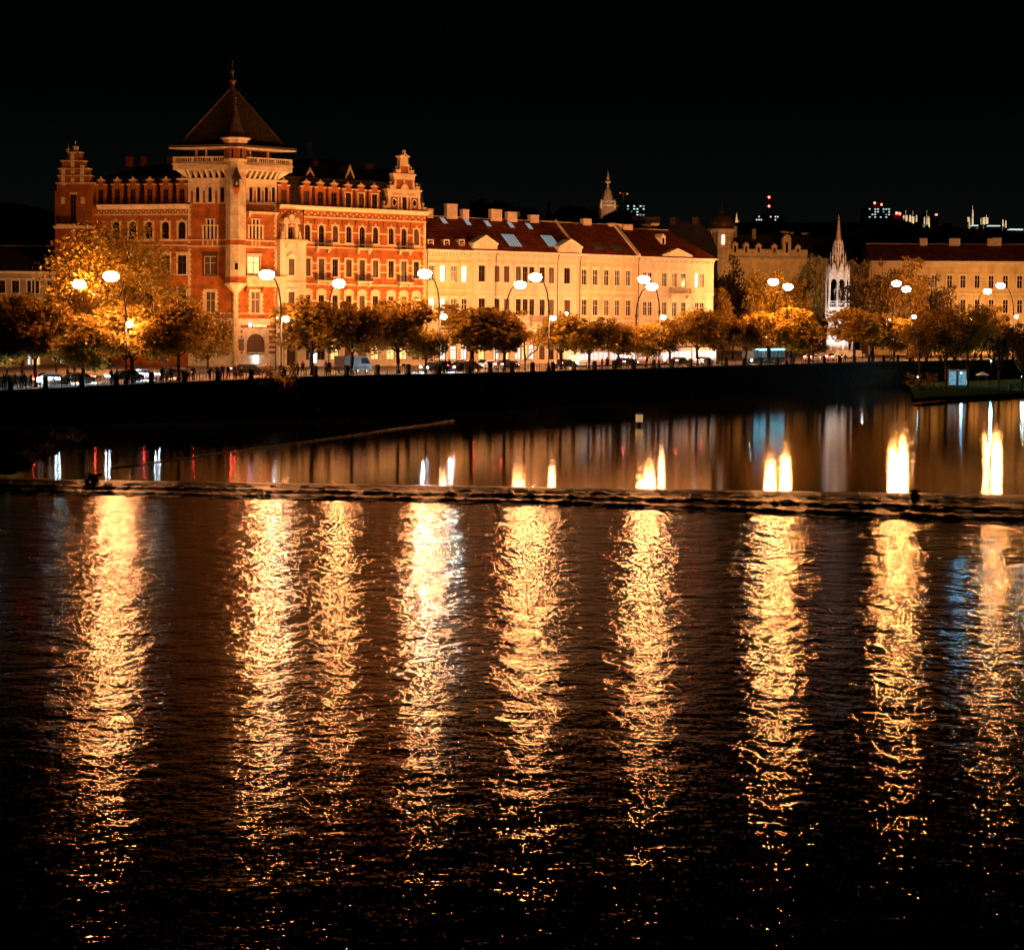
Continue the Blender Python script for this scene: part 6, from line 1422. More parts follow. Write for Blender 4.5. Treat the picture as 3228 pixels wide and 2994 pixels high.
# ================================================================== PEOPLE
mat('skin', (.45, .25, .15), .6, .1, 5); mat('hair', (.03, .015, .01), .6, 0)
for nm, c in (('cloth_black', (.02, .018, .018)), ('cloth_navy', (.03, .035, .07)), ('cloth_brown', (.10, .05, .03)), ('cloth_pale', (.55, .5, .42)), ('cloth_grey', (.12, .11, .10)), ('cloth_blue', (.12, .2, .3))): mat(nm, c, .85, .15, 6)
def person_mesh(pose, coat, legs):
    P_ = dict(
     stand=dict(hip=(0, 0, .92), ch=(0, 0, 1.30), nk=(0, 0, 1.48), hd=(0, .02, 1.64), la=[(.20, 0, 1.40), (.25, .02, 1.12), (.24, -.06, .88)], ra=[(-.20, 0, 1.40), (-.25, .02, 1.12), (-.24, -.06, .88)], ll=[(.10, 0, .86), (.11, -.01, .48), (.12, .02, .07), (.13, -.13, .03)], rl=[(-.10, 0, .86), (-.11, -.01, .48), (-.12, .02, .07), (-.14, -.13, .03)]),
     walk=dict(hip=(0, 0, .91), ch=(0, -.03, 1.29), nk=(0, -.04, 1.47), hd=(0, -.05, 1.63), la=[(.20, -.02, 1.39), (.25, .10, 1.14), (.24, .12, .90)], ra=[(-.20, -.02, 1.39), (-.25, -.14, 1.16), (-.22, -.30, .98)], ll=[(.09, 0, .85), (.10, -.20, .50), (.10, -.34, .10), (.10, -.47, .07)], rl=[(-.09, 0, .85), (-.10, .05, .48), (-.10, .30, .12), (-.10, .22, .04)]),
     lean=dict(hip=(0, .10, .90), ch=(0, -.16, 1.24), nk=(0, -.28, 1.38), hd=(0, -.36, 1.52), la=[(.20, -.20, 1.32), (.28, -.38, 1.12), (.12, -.50, 1.10)], ra=[(-.20, -.20, 1.32), (-.28, -.38, 1.12), (-.12, -.52, 1.10)], ll=[(.10, .10, .85), (.11, .02, .48), (.12, .10, .07), (.13, -.04, .03)], rl=[(-.10, .10, .85), (-.12, -.10, .50), (-.06, .16, .10), (-.07, .04, .04)]),
     phone=dict(hip=(0, 0, .92), ch=(0, .01, 1.30), nk=(0, 0, 1.48), hd=(0, -.05, 1.63), la=[(.20, 0, 1.40), (.26, -.03, 1.14), (.12, -.26, 1.24)], ra=[(-.20, 0, 1.40), (-.27, .02, 1.13), (-.20, -.10, .90)], ll=[(.10, 0, .86), (.13, -.02, .48), (.16, .02, .07), (.19, -.11, .03)], rl=[(-.10, 0, .86), (-.12, -.01, .48), (-.14, .02, .07), (-.18, -.10, .03)]),
     sit=dict(hip=(0, 0, .50), ch=(0, -.04, .86), nk=(0, -.06, 1.03), hd=(0, -.09, 1.18), la=[(.20, -.04, .95), (.26, -.10, .70), (.14, -.32, .60)], ra=[(-.20, -.04, .95), (-.26, -.10, .70), (-.14, -.32, .60)], ll=[(.10, -.05, .50), (.13, -.45, .50), (.14, -.46, .08), (.15, -.60, .04)], rl=[(-.10, -.05, .50), (-.13, -.45, .50), (-.14, -.42, .08), (-.15, -.56, .04)]))[pose]
    v, e, r = [], [], []
    def add(p, rad, par=None):
        v.append(p); r.append(rad)
        if par is not None: e.append((par, len(v) - 1))
        return len(v) - 1
    h = add(P_['hip'], .15); c = add(P_['ch'], .175, h); sh = add(tuple((Vector(P_['ch']) * .45 + Vector(P_['nk']) * .55)), .14, c); nk = add(P_['nk'], .06, sh)
    hd = add(P_['hd'], .105, nk); add(tuple(Vector(P_['hd']) + Vector((0, 0, .09))), .085, hd)
    for a in ('la', 'ra'):
        p = sh
        for q, rad in zip(P_[a], (.075, .055, .04)): p = add(q, rad, p)
        q = Vector(P_[a][2]); d = (q - Vector(P_[a][1])).normalized(); pm = add(tuple(q + d * .08), .035, p)
        sd = d.cross(Vector((0, 1, 0))); sd = sd.normalized() if sd.length > .1 else Vector((1, 0, 0))
        for k in (-1.5, -.5, .5, 1.5): add(tuple(q + d * (.16 - abs(k) * .01) + sd * k * .018), .009, pm)
        add(tuple(q + d * .09 + sd * .055 + Vector((0, -.02, 0))), .010, p)
    for a in ('ll', 'rl'):
        p = h
        for q, rad in zip(P_[a], (.11, .075, .05, .045)): p = add(q, rad, p)
    me = bpy.data.meshes.new('t'); me.from_pydata(v, e, []); o = bpy.data.objects.new('t', me); COL.objects.link(o)
    o.modifiers.new('s', 'SKIN'); sk = me.skin_vertices[0].data
    for k, q in enumerate(r): sk[k].radius = (q, q * (.72 if k in (0, 1, 2) else 1)); sk[k].use_root = (k == 0)
    sb = o.modifiers.new('b', 'SUBSURF'); sb.levels = 1; sb.render_levels = 1
    bpy.context.view_layer.update(); out = bpy.data.meshes.new_from_object(o.evaluated_get(bpy.context.evaluated_depsgraph_get())); bpy.data.objects.remove(o)
    out.materials.clear(); hz = P_['hip'][2]
    for nm in (legs, coat, 'skin', 'hair'): out.materials.append(M[nm])
    nz = P_['nk'][2]; hc = Vector(P_['hd'])
    for p in out.polygons:
        cz = p.center; k = 0
        if cz.z > hz - .02 or (abs(cz.x) > .21 and cz.z > hz - .3 and pose != 'sit'): k = 1
        if pose == 'sit' and cz.z > hz + .08: k = 1
        if cz.z > nz: k = 3 if (cz.y > hc.y - .02 or cz.z > hc.z + .09) else 2
        for a in ('la', 'ra'):
            if (cz - Vector(P_[a][2])).length < .13 and (cz - Vector(P_[a][2])).dot(Vector(P_[a][2]) - Vector(P_[a][1])) > 0: k = 2
        p.material_index = k; p.use_smooth = True
    out.name = 'person'; return out, hc
PMS = {}
def person(U, off, pose, coat, label, turn=0.0, h=1.0, grp='people along the promenade railing'):
    k = (pose, coat)
    if k not in PMS: PMS[k] = person_mesh(pose, coat, 'cloth_black' if coat != 'cloth_black' else 'cloth_grey')
    me, hc = PMS[k]; b = inland(U, off, .02); d = wall_dir(U); o = ob('person', me, None, b, math.atan2(d.y, d.x) + turn); o.scale = (h, h, h)
    tag(o, label, 'person', grp)
PEOPLE = [
 (8, 'stand', 'cloth_black', 'person in black standing at the very left edge of the railing'), (24, 'stand', 'cloth_brown', 'tall person in brown in the leftmost crowd, left of the small gap'), (31, 'phone', 'cloth_black', 'person in black holding a phone within the leftmost crowd'), (40, 'stand', 'cloth_navy', 'person in navy, right end of the leftmost crowd'),
 (62, 'walk', 'cloth_grey', 'person in grey stepping between the two leftmost crowds'), (79, 'stand', 'cloth_black', 'broad dark figure, left one of the pair before the first trunk'), (89, 'phone', 'cloth_brown', 'right one of the dark pair before the first trunk, phone raised'), (106, 'lean', 'cloth_grey', 'person in grey leaning on the rail just left of the first tree trunk'),
 (230, 'walk', 'cloth_pale', 'lone strolling person in a pale top left of a railing post'),
 (364, 'stand', 'cloth_black', 'person in black between two railing posts below the low globe lamp'), (384, 'walk', 'cloth_blue', 'person in blue trousers striding right of the low globe lamp'), (409, 'lean', 'cloth_black', 'person bending over the rail, left in the huddle of three'), (422, 'stand', 'cloth_brown', 'middle person of the huddle of three, in brown'), (435, 'stand', 'cloth_black', 'right person of the huddle of three, beside a trunk'),
 (529, 'stand', 'cloth_black', 'dark standing person midway between two posts under the tower trees'), (557, 'stand', 'cloth_brown', 'person in brown just left of the post near the tower tree'), (611, 'phone', 'cloth_pale', 'person in a pale top right of the tower tree trunk'), (623, 'stand', 'cloth_black', 'person in black close behind the pale-topped one'),
 (672, 'lean', 'cloth_black', 'person leaning sideways on the rail under the plaque'), (701, 'stand', 'cloth_black', 'tall person in black right beside the post under the plaque'), (717, 'stand', 'cloth_navy', 'shorter person in navy before the arched window'), (737, 'walk', 'cloth_black', 'person in black walking before the arched window'), (758, 'stand', 'cloth_grey', 'slim person in grey below the lit menu lantern'), (780, 'sit', 'cloth_black', 'person crouching low by the rail left of the shrub'),
 (940, 'stand', 'cloth_brown', 'single person in brown right of the shrub, by the entrance'), (954, 'stand', 'cloth_black', 'left one of a close couple below the entrance bay'), (965, 'stand', 'cloth_navy', 'right one of a close couple below the entrance bay'), (985, 'walk', 'cloth_black', 'small dark person passing behind the rail near the second menu lantern'),
 (1057, 'phone', 'cloth_blue', 'person with a bluish jacket under the forked tree trunk'), (1069, 'stand', 'cloth_black', 'dark person right of the one in the bluish jacket'), (1115, 'sit', 'cloth_brown', 'seated person in brown left of a post before the hotel wing'), (1132, 'sit', 'cloth_black', 'seated person in black reclining before the hotel wing'),
 (1427, 'stand', 'cloth_black', 'broad dark person left of the lone figure near the parking sign'), (1433, 'phone', 'cloth_brown', 'person in brown partly behind the broad dark one'), (1446, 'stand', 'cloth_black', 'lone slim figure upstream of the parking sign'), (1491, 'stand', 'cloth_navy', 'person in navy just right of the post above the parking sign'), (1502, 'phone', 'cloth_black', 'middle of three people above the parking sign'), (1512, 'stand', 'cloth_brown', 'right of three people above the parking sign, beside a trunk'),
 (1926, 'stand', 'cloth_black', 'left of three people in front of the fire wall house'), (1935, 'walk', 'cloth_brown', 'middle one, in brown, of three before the fire wall house'), (1946, 'stand', 'cloth_navy', 'right of three people in front of the fire wall house'),
 (1973, 'stand', 'cloth_black', 'left person of the tight group before the white tram'), (1980, 'phone', 'cloth_navy', 'centre person of the tight group before the white tram'), (1988, 'stand', 'cloth_brown', 'right person of the tight group before the white tram'), (2009, 'stand', 'cloth_black', 'person in black at the lamp pole foot before the tram'), (2019, 'stand', 'cloth_brown', 'person in brown right of the lamp pole foot before the tram'),
 (2666, 'stand', 'cloth_black', 'first person right of the bus under the monument'), (2676, 'phone', 'cloth_brown', 'person in brown under the monument, between two posts'), (2686, 'stand', 'cloth_navy', 'person in navy under the monument beside a post'), (2716, 'stand', 'cloth_black', 'person in black left of the golden round tree trunk'), (2769, 'walk', 'cloth_black', 'left one of two people right of the golden round tree trunk'), (2777, 'stand', 'cloth_brown', 'right one of two people right of the golden round tree trunk'),
]
rpz = random.Random(11)
for u, pose, coat, lb in PEOPLE: person(u, 1.25 + rpz.uniform(0, .5) if pose != 'lean' else 1.0, pose, coat, lb, rpz.uniform(-.5, .5) + (math.pi if rpz.random() < .25 and pose not in ('lean', 'sit') else 0), rpz.uniform(1.0, 1.1))
# ================================================================== VEHICLES
mat('car_dark', (.04, .04, .045), .25, 0, spec=.6); mat('car_silver', (.35, .36, .37), .3, 0, metal=.6); mat('car_white', (.7, .7, .7), .3, 0, spec=.6); mat('tyre', (.015, .015, .015), .9, 0); mat('rim', (.4, .4, .4), .35, 0, metal=.8); mat('car_glass', (.02, .025, .03), .08, 0, spec=.8)
mat('van_grey', (.06, .035, .03), .4, .1, 1)
CM_ = {}
def car_parts(paint, kind):
    k = (paint, kind)
    if k in CM_: return CM_[k]
    L, W, H = (4.4, 1.78, 1.46) if kind == 'car' else (5.4, 1.95, 2.35)
    if kind == 'car': prof = [(-2.2, .35), (2.2, .35), (2.2, .62), (2.05, .78), (1.15, .92), (.45, 1.42), (-.95, 1.46), (-1.75, .98), (-2.15, .92)]; win = [(1.05, .94), (.42, 1.36), (-.9, 1.39), (-1.6, .98)]
    else: prof = [(-2.7, .4), (2.7, .4), (2.7, .9), (2.45, 1.15), (1.75, 2.2), (1.5, 2.35), (-2.65, 2.35), (-2.7, 2.2)]; win = [(2.3, 1.25), (1.72, 2.1), (.6, 2.1), (.6, 1.25)]
    hw = W / 2; mb = MB().m(paint); mb.smooth = False; n = len(prof)
    for sy in (1,):
        i = len(mb.v); mb.v += [(x, -hw * (1 if z < 1.0 or kind != 'car' else .84), z) for x, z in prof] + [(x, hw * (1 if z < 1.0 or kind != 'car' else .84), z) for x, z in prof]
        mb.face(range(i, i + n)); mb.face(range(i + 2 * n - 1, i + n - 1, -1))
        for q in range(n): mb.face((i + (q + 1) % n, i + q, i + n + q, i + n + (q + 1) % n))
    body = mb.mesh('body'); mb = MB().m('car_glass')
    for sg in (-1, 1):
        y0 = [sg * (hw * (1 if z < 1.0 or kind != 'car' else .84) + .012) for x, z in win]
        i = len(mb.v); mb.v += [(x, y, z) for (x, z), y in zip(win, y0)]; mb.face(range(i, i + len(win)))
    if kind == 'car': mb.quad((1.12, -.72, .955), (1.12, .72, .955), (.47, .66, 1.41), (.47, -.66, 1.41)); mb.quad((-1.74, -.7, 1.02), (-1.0, -.64, 1.46), (-1.0, .64, 1.46), (-1.74, .7, 1.02))
    else: mb.quad((2.42, -.85, 1.22), (2.42, .85, 1.22), (1.8, .8, 2.14), (1.8, -.8, 2.14))
    glass = mb.mesh('windows')
    mb = MB().m('tyre'); seg = 14
    def disc(r, y0, y1):
        i = len(mb.v)
        for y in (y0, y1): mb.v.extend([(r * math.cos(6.2832 * q / seg), y, r * math.sin(6.2832 * q / seg)) for q in range(seg)])
        mb.face(range(i, i + seg)); mb.face(range(i + 2 * seg - 1, i + seg - 1, -1))
        for q in range(seg): mb.face((i + (q + 1) % seg, i + q, i + seg + q, i + seg + (q + 1) % seg))
    disc(.32, -.1, .1); wheel = mb.mesh('wheel'); mb = MB().m('rim'); disc(.2, -.115, -.101); disc(.2, .101, .115); rim = mb.mesh('rim')
    hl = MB().m('headlight').box(-.02, .03, -.16, .16, -.07, .07).mesh('headlight'); tl = MB().m('taillight').box(-.03, .02, -.2, .2, -.06, .06).mesh('taillight'); off_h = MB().m('car_glass').box(-.02, .03, -.16, .16, -.07, .07).mesh('headlight'); off_t = MB().m('plate_red').box(-.03, .02, -.2, .2, -.06, .06).mesh('taillight')
    CM_[k] = (L, hw, body, glass, wheel, rim, hl, tl, off_h, off_t); return CM_[k]
def car(U, off, label, paint='car_dark', kind='car', rev=False, lights=True, grp='cars driving on the embankment road', wash=0, name='car'):
    L, hw, body, glass, wheel, rim, hl, tl, oh, ot = car_parts(paint, kind); p = inland(U, off, -.1); d = wall_dir(U)
    o = thing(name, label, 'van' if kind == 'van' else 'car', tuple(p), math.atan2(d.y, d.x) + (math.pi if rev else 0), grp)
    ob('body', body, o); ob('windows', glass, o); x = L * .31
    for sx in (-1, 1):
        for sy in (-1, 1): w = ob('wheel', wheel, o, (sx * x, sy * (hw - .12), .32)); ob('rim', rim, w)
    for sy in (-1, 1):
        ob('headlight', hl if lights else oh, o, (L / 2 + .01, sy * (hw - .25), .74)); ob('taillight', tl if lights else ot, o, (-L / 2 - (.01 if kind == 'van' else -.02), sy * (hw - .25), .94))
    if wash:
        ld = bpy.data.lights.new('headlight_beam', 'SPOT'); ld.energy = wash; ld.color = (.62, .88, 1.0) if rev else (1.0, .62, .35); ld.spot_size = R(120); ld.spot_blend = .8; ld.shadow_soft_size = .15
        lo = bpy.data.objects.new('headlight_beam', ld); COL.objects.link(lo); lo.parent = o; lo.location = (L / 2 + .1, 0, .7); lo.rotation_euler = (R(78), 0, R(-90))
for u, pt, lb in ((118, 'car_silver', 'silver car with headlights on behind the first tree trunk'), (318, 'car_silver', 'silver car with headlights on between the second trunk and the globe lamp'), (480, 'car_dark', 'dark car with headlights on behind the huddle of three'), (640, 'car_silver', 'silver car driving below the hotel tower corner')):
    car(u, 9.0, lb, pt, rev=True, wash=9000)
for u, pt, lb in ((262, 'car_silver', 'silver car showing red tail lights left of the globe lamp'), (560, 'car_silver', 'silver car with red tail lights beside the tower tree'), (905, 'car_dark', 'dark car with red tail lights behind the shrub'),
    (1655, 'car_dark', 'dark car with red tail lights right of the big full tree'), (1770, 'car_dark', 'dark car with red tail lights right of the bare forked tree'), (1950, 'car_dark', 'dark car with red tail lights below the fire wall'), (2140, 'car_dark', 'dark car with red tail lights before the left half of the tram'), (2300, 'car_dark', 'dark car with red tail lights before the right half of the tram'), (2375, 'car_silver', 'silver car with red tail lights near the tram end')):
    car(u, 9.6 if u > 1000 else 11.4, lb, pt, wash=6000)
car(1320, 12.0, 'pale grey van parked before the yellow house behind the dark tree', 'van_grey', 'van', lights=False, grp=None, name='van')
car(1512, 8.3, 'dark car with pale headlights under the big full tree, left one', 'car_dark', rev=True, wash=8000); car(1598, 8.3, 'dark car with pale headlights under the big full tree, right one', 'car_dark', rev=True, wash=8000)
for u, pt, lb in ((1722, 'car_white', 'white parked car seen right of the lamp pole and forked tree'), (1792, 'car_white', 'white parked car behind the orange topped tree trunk'), (1862, 'car_silver', 'silver parked car at the kerb before the plain red roof house'), (1655, 'car_dark', 'dark parked car at the kerb under the second pediment')):
    car(u, 14.5 if u != 1655 else 14.3, lb, pt, lights=False, grp='cars parked before the row houses')
for u, lb in ((2830, 'pale car with lights on under the slim forked tree'), (2765, 'pale car beyond the two people right of the golden tree')): car(u, 14, lb, 'car_white')
def tram(U, off, label, n, paint, winm, strip=None, seg=9.5, cat='tram', name='tram', h=3.0):
    p = inland(U, off, -.1); d = wall_dir(U + 60); o = thing(name, label, cat, tuple(p), math.atan2(d.y, d.x))
    for k in range(n):
        x0 = k * (seg + .5); mb = MB().m(paint).box(x0, x0 + seg, -1.25, 1.25, .35, 1.15).box(x0, x0 + seg, -1.25, 1.25, 2.45, h).m('iron_grey').box(x0 + .3, x0 + seg - .3, -1.0, 1.0, h, h + .3)
        m_ = max(3, int(seg / 1.5))
        for q in range(m_ + 1): x = x0 + (seg - .14) * q / m_; mb.m(paint).box(x, x + .14, -1.24, 1.24, 1.15, 2.45)
        mb.m('tyre').box(x0 + .8, x0 + 2.6, -1.1, 1.1, .05, .35).box(x0 + seg - 2.6, x0 + seg - .8, -1.1, 1.1, .05, .35); mb.build('body', o)
        for q in range(m_): MB().m(winm).box(x0 + seg * q / m_ + .16, x0 + seg * (q + 1) / m_ - .02, -1.21, 1.21, 1.2, 2.4).build('window', o)
        if k < n - 1: MB().m('tyre').box(x0 + seg, x0 + seg + .5, -1.0, 1.0, .5, 2.7).build('gangway', o)
        if strip: MB().m(strip).box(x0 + .2, x0 + seg - .2, -1.29, -1.255, 2.5, 2.78).build('light_strip', o)
    MB().m('headlight').box(-.03, 0, -.9, -.6, .6, .8).build('headlight', o); MB().m('headlight').box(-.03, 0, .6, .9, .6, .8).build('headlight', o)
mat('tram_glow', (.5, .5, .5), .4, .3, .7, emit=(.62, .74, .82), es=.75); mat('tram_paint', (.55, .52, .50), .35, .1, 1); mat('bus_glow', (.1, .2, .25), .3, 0, emit=(.05, .35, .5), es=.12)
tram(2035, 13.5, 'long pale tram with lit windows behind the trees of the end house', 5, 'tram_paint', 'tram_glow', seg=9.2)
tram(2492, 8.6, 'bus edged with a bright blue light strip below the monument', 2, 'car_dark', 'bus_glow', 'blue_light', seg=6.2, cat='bus', name='bus', h=3.0)
# ================================================================== THINGS ON THE WALL AND RIVER
def onwall(U, V, out=.06):
    p = wall_at(U); d = wall_dir(U); F_ = Fac((p.x, p.y, 0), math.atan2(d.y, d.x)); s, z = F_.at(U, V); return F_.O + F_.d * s - F_.n * out + Vector((0, 0, z)), F_.a
mat('sign_white', (.75, .72, .66), .5, .1, 3); mat('sign_dark', (.02, .03, .06), .5, 0)
p, a = onwall(1519, 1240); o = thing('parking_sign', 'dark sign with white P and arrow above a small pale plate, on the wall', 'sign', tuple(p), a)
MB().m('sign_white').box(-.42, .42, -.04, .04, .95, 2.02).build('sign_frame', o); MB().m('sign_dark').box(-.36, .36, -.06, -.041, 1.01, 1.96).build('sign_board', o)
MB().m('sign_white').box(-.16, -.06, -.08, -.061, 1.2, 1.8).box(-.06, .12, -.08, -.061, 1.72, 1.8).box(-.06, .12, -.08, -.061, 1.46, 1.54).box(.12, .2, -.08, -.061, 1.46, 1.8).build('sign_lettering', o)
MB().m('sign_white').prism([(.44, 1.1), (.86, 1.48), (.44, 1.86)], -.04, .04).build('arrow', o)
mb = MB().m('sign_white').box(-.4, .4, -.04, .04, 0, .88).m('sign_dark')
for q in range(4):
    for w_ in range(4): mb.box(-.32 + w_ * .17, -.2 + w_ * .17, -.06, -.041, .1 + q * .19, .1 + q * .19 + .09)
mb.build('small_plate', o)
p, a = onwall(998, 1290, .1); o = thing('round_sign', 'small round half pale half dark navigation sign low on the wall', 'sign', tuple(p), a)
cp = [(.42 * math.cos(t), .42 * math.sin(t)) for t in [6.2832 * q / 16 for q in range(16)]]; MB().m('sign_dark').prism(cp, -.03, .03).build('disc', o)
MB().m('sign_white').prism([(.38 * math.cos(t), .38 * math.sin(t)) for t in [-math.pi / 2 + math.pi * q / 8 for q in range(9)]], -.05, -.031).build('pale_half', o)
p, a = onwall(937, 1275, .15); o = thing('gauge_board', 'narrow pale upright board on the wall right below the shrub', 'gauge', tuple(p), a); MB().m('chimney_plaster').box(-.07, .07, -.03, .05, 0, 1.0).lathe(0, 0, [(.09, .85), (.09, 1.1)], 6).build('board', o)
p = onz(2015, 1342, 0.0); o = thing('channel_marker', 'yellow cylindrical marker with painted glow standing on a dark post in the river', 'marker', tuple(p)); mat('marker_yellow_glow', (.75, .5, .12), .5, .15, 2, emit=(1, .6, .2), es=.35)  # weak emission in the drum colour imitates light falling on the marker
MB().m('iron_black').lathe(0, 0, [(.22, -1), (.22, .45)], 8).build('post', o); MB().m('marker_yellow_glow').lathe(0, 0, [(.42, .45), (.42, 1.35)], 14).build('drum', o); MB().m('iron_black').lathe(0, 0, [(.46, 1.351), (.46, 1.45), (.2, 1.5)], 14).build('lid', o)
# floating boom
a_, b_ = onz(350, 1476, .06), onz(1432, 1325, .06); o = thing('floating_boom', 'long thin floating boom slanting across the calm water above the weir', 'boom', tuple(a_))
mat('boom_timber', (.34, .22, .12), .6, .5, 2); L = b_ - a_; rb = random.Random(8)
mb = MB().m('boom_timber'); N = 60; pts_ = [L * (q / N) + Vector((rb.uniform(-.15, .15), rb.uniform(-.15, .15) - 1.5 * math.sin(math.pi * q / N), 0)) for q in range(N + 1)]
mb.tube(pts_, .055, 5); mb.build('cable', o); mb = MB().m('chimney_plaster')
for q in range(150):
    t = q / 149; k = min(N - 1, int(t * N)); c = pts_[k].lerp(pts_[k + 1], t * N - k)
    if rb.random() < .5: mb.ball(c.x, c.y, .06, rb.uniform(.04, .08), 6, 4)
mb.build('floats', o)['kind'] = 'stuff'
# dark bank and brushwood at the left edge
mb = MB().m('wall_stone_dark'); e = [onz(-200, 1505, 0), onz(30, 1505, 0), onz(75, 1478, 0), onz(130, 1440, 0), onz(230, 1405, 0), onz(300, 1370, 0), onz(250, 1348, 0), onz(-200, 1348, 0)]
cx = sum(p.x for p in e) / 8; cyy = sum(p.y for p in e) / 8; i0 = 0
for q in range(8):
    a_, b_ = e[q], e[(q + 1) % 8]; ia, ib = Vector((a_.x * .6 + cx * .4, a_.y * .6 + cyy * .4, .8)), Vector((b_.x * .6 + cx * .4, b_.y * .6 + cyy * .4, .8))
    mb.quad((a_.x, a_.y, -.2), (b_.x, b_.y, -.2), ib, ia); mb.quad(ia, ib, (cx, cyy, 1.5), (cx, cyy, 1.5))
mb.build('riverbank')['kind'] = 'structure'
rb = random.Random(21)
def brush(loc, label, w, h, n, lf=8, name='brushwood'):
    o = thing(name, label, 'brushwood', tuple(loc)); mb = MB().m('bark'); ends = []
    for _ in range(n):
        a = rb.uniform(0, 6.28); e_ = Vector((math.cos(a) * w * rb.uniform(.3, 1), math.sin(a) * w * rb.uniform(.3, 1), h * rb.uniform(.2, 1))); mb.tube([(0, 0, -.2), e_ * .5 + Vector((0, 0, .2)), e_], [.06, .04, .012], 4); ends.append(e_)
    mb.build('twigs', o); mb = MB().m('leaf')
    for e_ in ends:
        for _ in range(lf): p = e_ + Vector((rb.gauss(0, .3), rb.gauss(0, .3), rb.gauss(0, .2))); u = Vector((rb.gauss(0, 1), rb.gauss(0, 1), rb.gauss(0, 1))).normalized() * .18; v = u.cross(Vector((0, 0, 1))) * .6; mb.quad(p - u, p + v, p + u, p - v)
    mb.build('leaves', o); return o
for u, v, lb, w, h in ((70, 1405, 'pale tuft of brushwood on the dark left bank', 1.2, .9), (200, 1395, 'driftwood heap with light twigs left of the boom', 2.2, .8), (140, 1425, 'tiny bright twig heap at the edge of the left bank', .8, .5), (90, 1450, 'low brushwood at the waterline near the weir', 1.4, .5)):
    brush(onz(u, v, .3), lb, w, h, 14)
for u, v, lb, w, h in ((292, 1512, 'dark driftwood snag stuck on the left part of the weir crest', .9, .6), (2882, 1556, 'small dark driftwood snag stuck on the right part of the weir crest', .45, .35)):
    o = thing('driftwood', lb, 'driftwood', tuple(onz(u, v, .1))); mb = MB().m('bark')
    for q in range(9): a = rb.uniform(0, 3.14); l = w * rb.uniform(.5, 1.1); mb.tube([(-l * math.cos(a) * .6, rb.uniform(-.3, .3), -.1), (0, 0, h * rb.uniform(.2, .7)), (l * math.cos(a), rb.uniform(-.3, .3), h * rb.uniform(.3, 1))], [.12, .1, .03], 5)
    mb.build('branches', o)
# ================================================================== LOW RIVERSIDE PARK AT THE RIGHT
ed = [onz(u, v, 0) for u, v in ((2895, 1275), (2960, 1266), (3040, 1264), (3120, 1260), (3228, 1255), (3420, 1250))]; bk = [inland(u, -.5) for u in (2860, 2930, 3010, 3110, 3250, 3480)]
mb = MB().m('wall_stone_dark'); mb2 = MB().m('grass')
for q in range(5):
    a_, b_, c_, d_ = ed[q], ed[q + 1], bk[q + 1], bk[q]; up = Vector((0, 0, .7)); i_a, i_b = a_ + Vector((0, 3, .7)), b_ + Vector((0, 3, .7))
    mb.quad(a_ + Vector((0, 0, -.5)), b_ + Vector((0, 0, -.5)), i_b, i_a); mb2.quad(i_a, i_b, (c_.x, c_.y, .72), (d_.x, d_.y, .72))
mb.build('bank_edge')['kind'] = 'structure'; mb2.build('lawn')['kind'] = 'structure'
D = 362; b = G(3096, D, .72); o = thing('garden_umbrella', 'white square garden umbrella on two thin posts on the lawn', 'umbrella', tuple(b)); zt = P(3096, 1172, D).z - .72; ze_ = P(3096, 1182, D).z - .72
mat('canvas_white', (.8, .78, .75), .8, 0); mb = MB().m('canvas_white').frust(-1.15, 1.15, -1.15, 1.15, ze_ - .05, -.08, .08, -.08, .08, zt); mb.build('canopy', o); MB().m('iron_grey').box(-.75, -.7, -.1, -.05, 0, ze_).build('post', o); MB().m('iron_grey').box(.7, .75, -.1, -.05, 0, ze_).build('post', o)
def glow(loc, e, col, r=.12): 
    return loc
def park_light(u, v, D, label, e, col, m):
    p = P(u, v, D); o = thing('park_light', label, 'lamp', (p.x, p.y, .72)); h = p.z - .72; MB().m('iron_black').tube([(0, 0, 0), (0, 0, h)], .05, 5).build('post', o); mb = MB(); mb.smooth = True; mb.m(m).ball(0, 0, h + .12, .13, 8, 5); mb.build('bulb', o)
    ld = bpy.data.lights.new('lamp_light', 'POINT'); ld.energy = e; ld.color = col; ld.shadow_soft_size = .25; lo = bpy.data.objects.new('lamp_light', ld); COL.objects.link(lo); lo.parent = o; lo.location = (0, -.4, h + .1)
mat('cyan_lamp', (.3, .5, .6), .4, 0, emit=(.35, .85, 1.0), es=12)
park_light(3124, 1140, 375, 'small cyan lamp high against the dark wall above the lawn', 600, (.2, .85, .9), 'cyan_lamp'); park_light(3222, 1190, 352, 'white lamp at the right edge of the lawn', 500, (.7, .9, 1.0), 'cyan_lamp'); park_light(3030, 1178, 368, 'cyan lamp beside the lit kiosk under the riverside trees', 160, (.15, .65, 1.0), 'cyan_lamp'); park_light(2893, 1190, 370, 'cyan lamp among the leaves at the end of the long wall', 250, (.2, .75, 1.0), 'cyan_lamp')
D = 374; b = G(3002, D, .72); o = thing('kiosk', 'small kiosk lit cyan blue behind the riverside tree trunks', 'kiosk', tuple(b)); mat('kiosk_glow', (.3, .5, .6), .5, .5, 1.5, emit=(.20, .66, .95), es=.3)
MB().m('iron_grey').box(-.8, 3.2, 0, 2.5, 2.9, 3.1).box(-.8, -.7, 0, 2.5, 0, 2.9).box(.75, 1.2, -.02, 2.5, 0, 2.9).box(3.1, 3.2, 0, 2.5, 0, 2.9).build('frame', o); MB().m('kiosk_glow').box(-.7, .74, .1, .2, .1, 2.85).build('glass_front', o); MB().m('kiosk_glow').box(1.21, 3.09, .1, .2, .1, 2.85).build('glass_front', o)
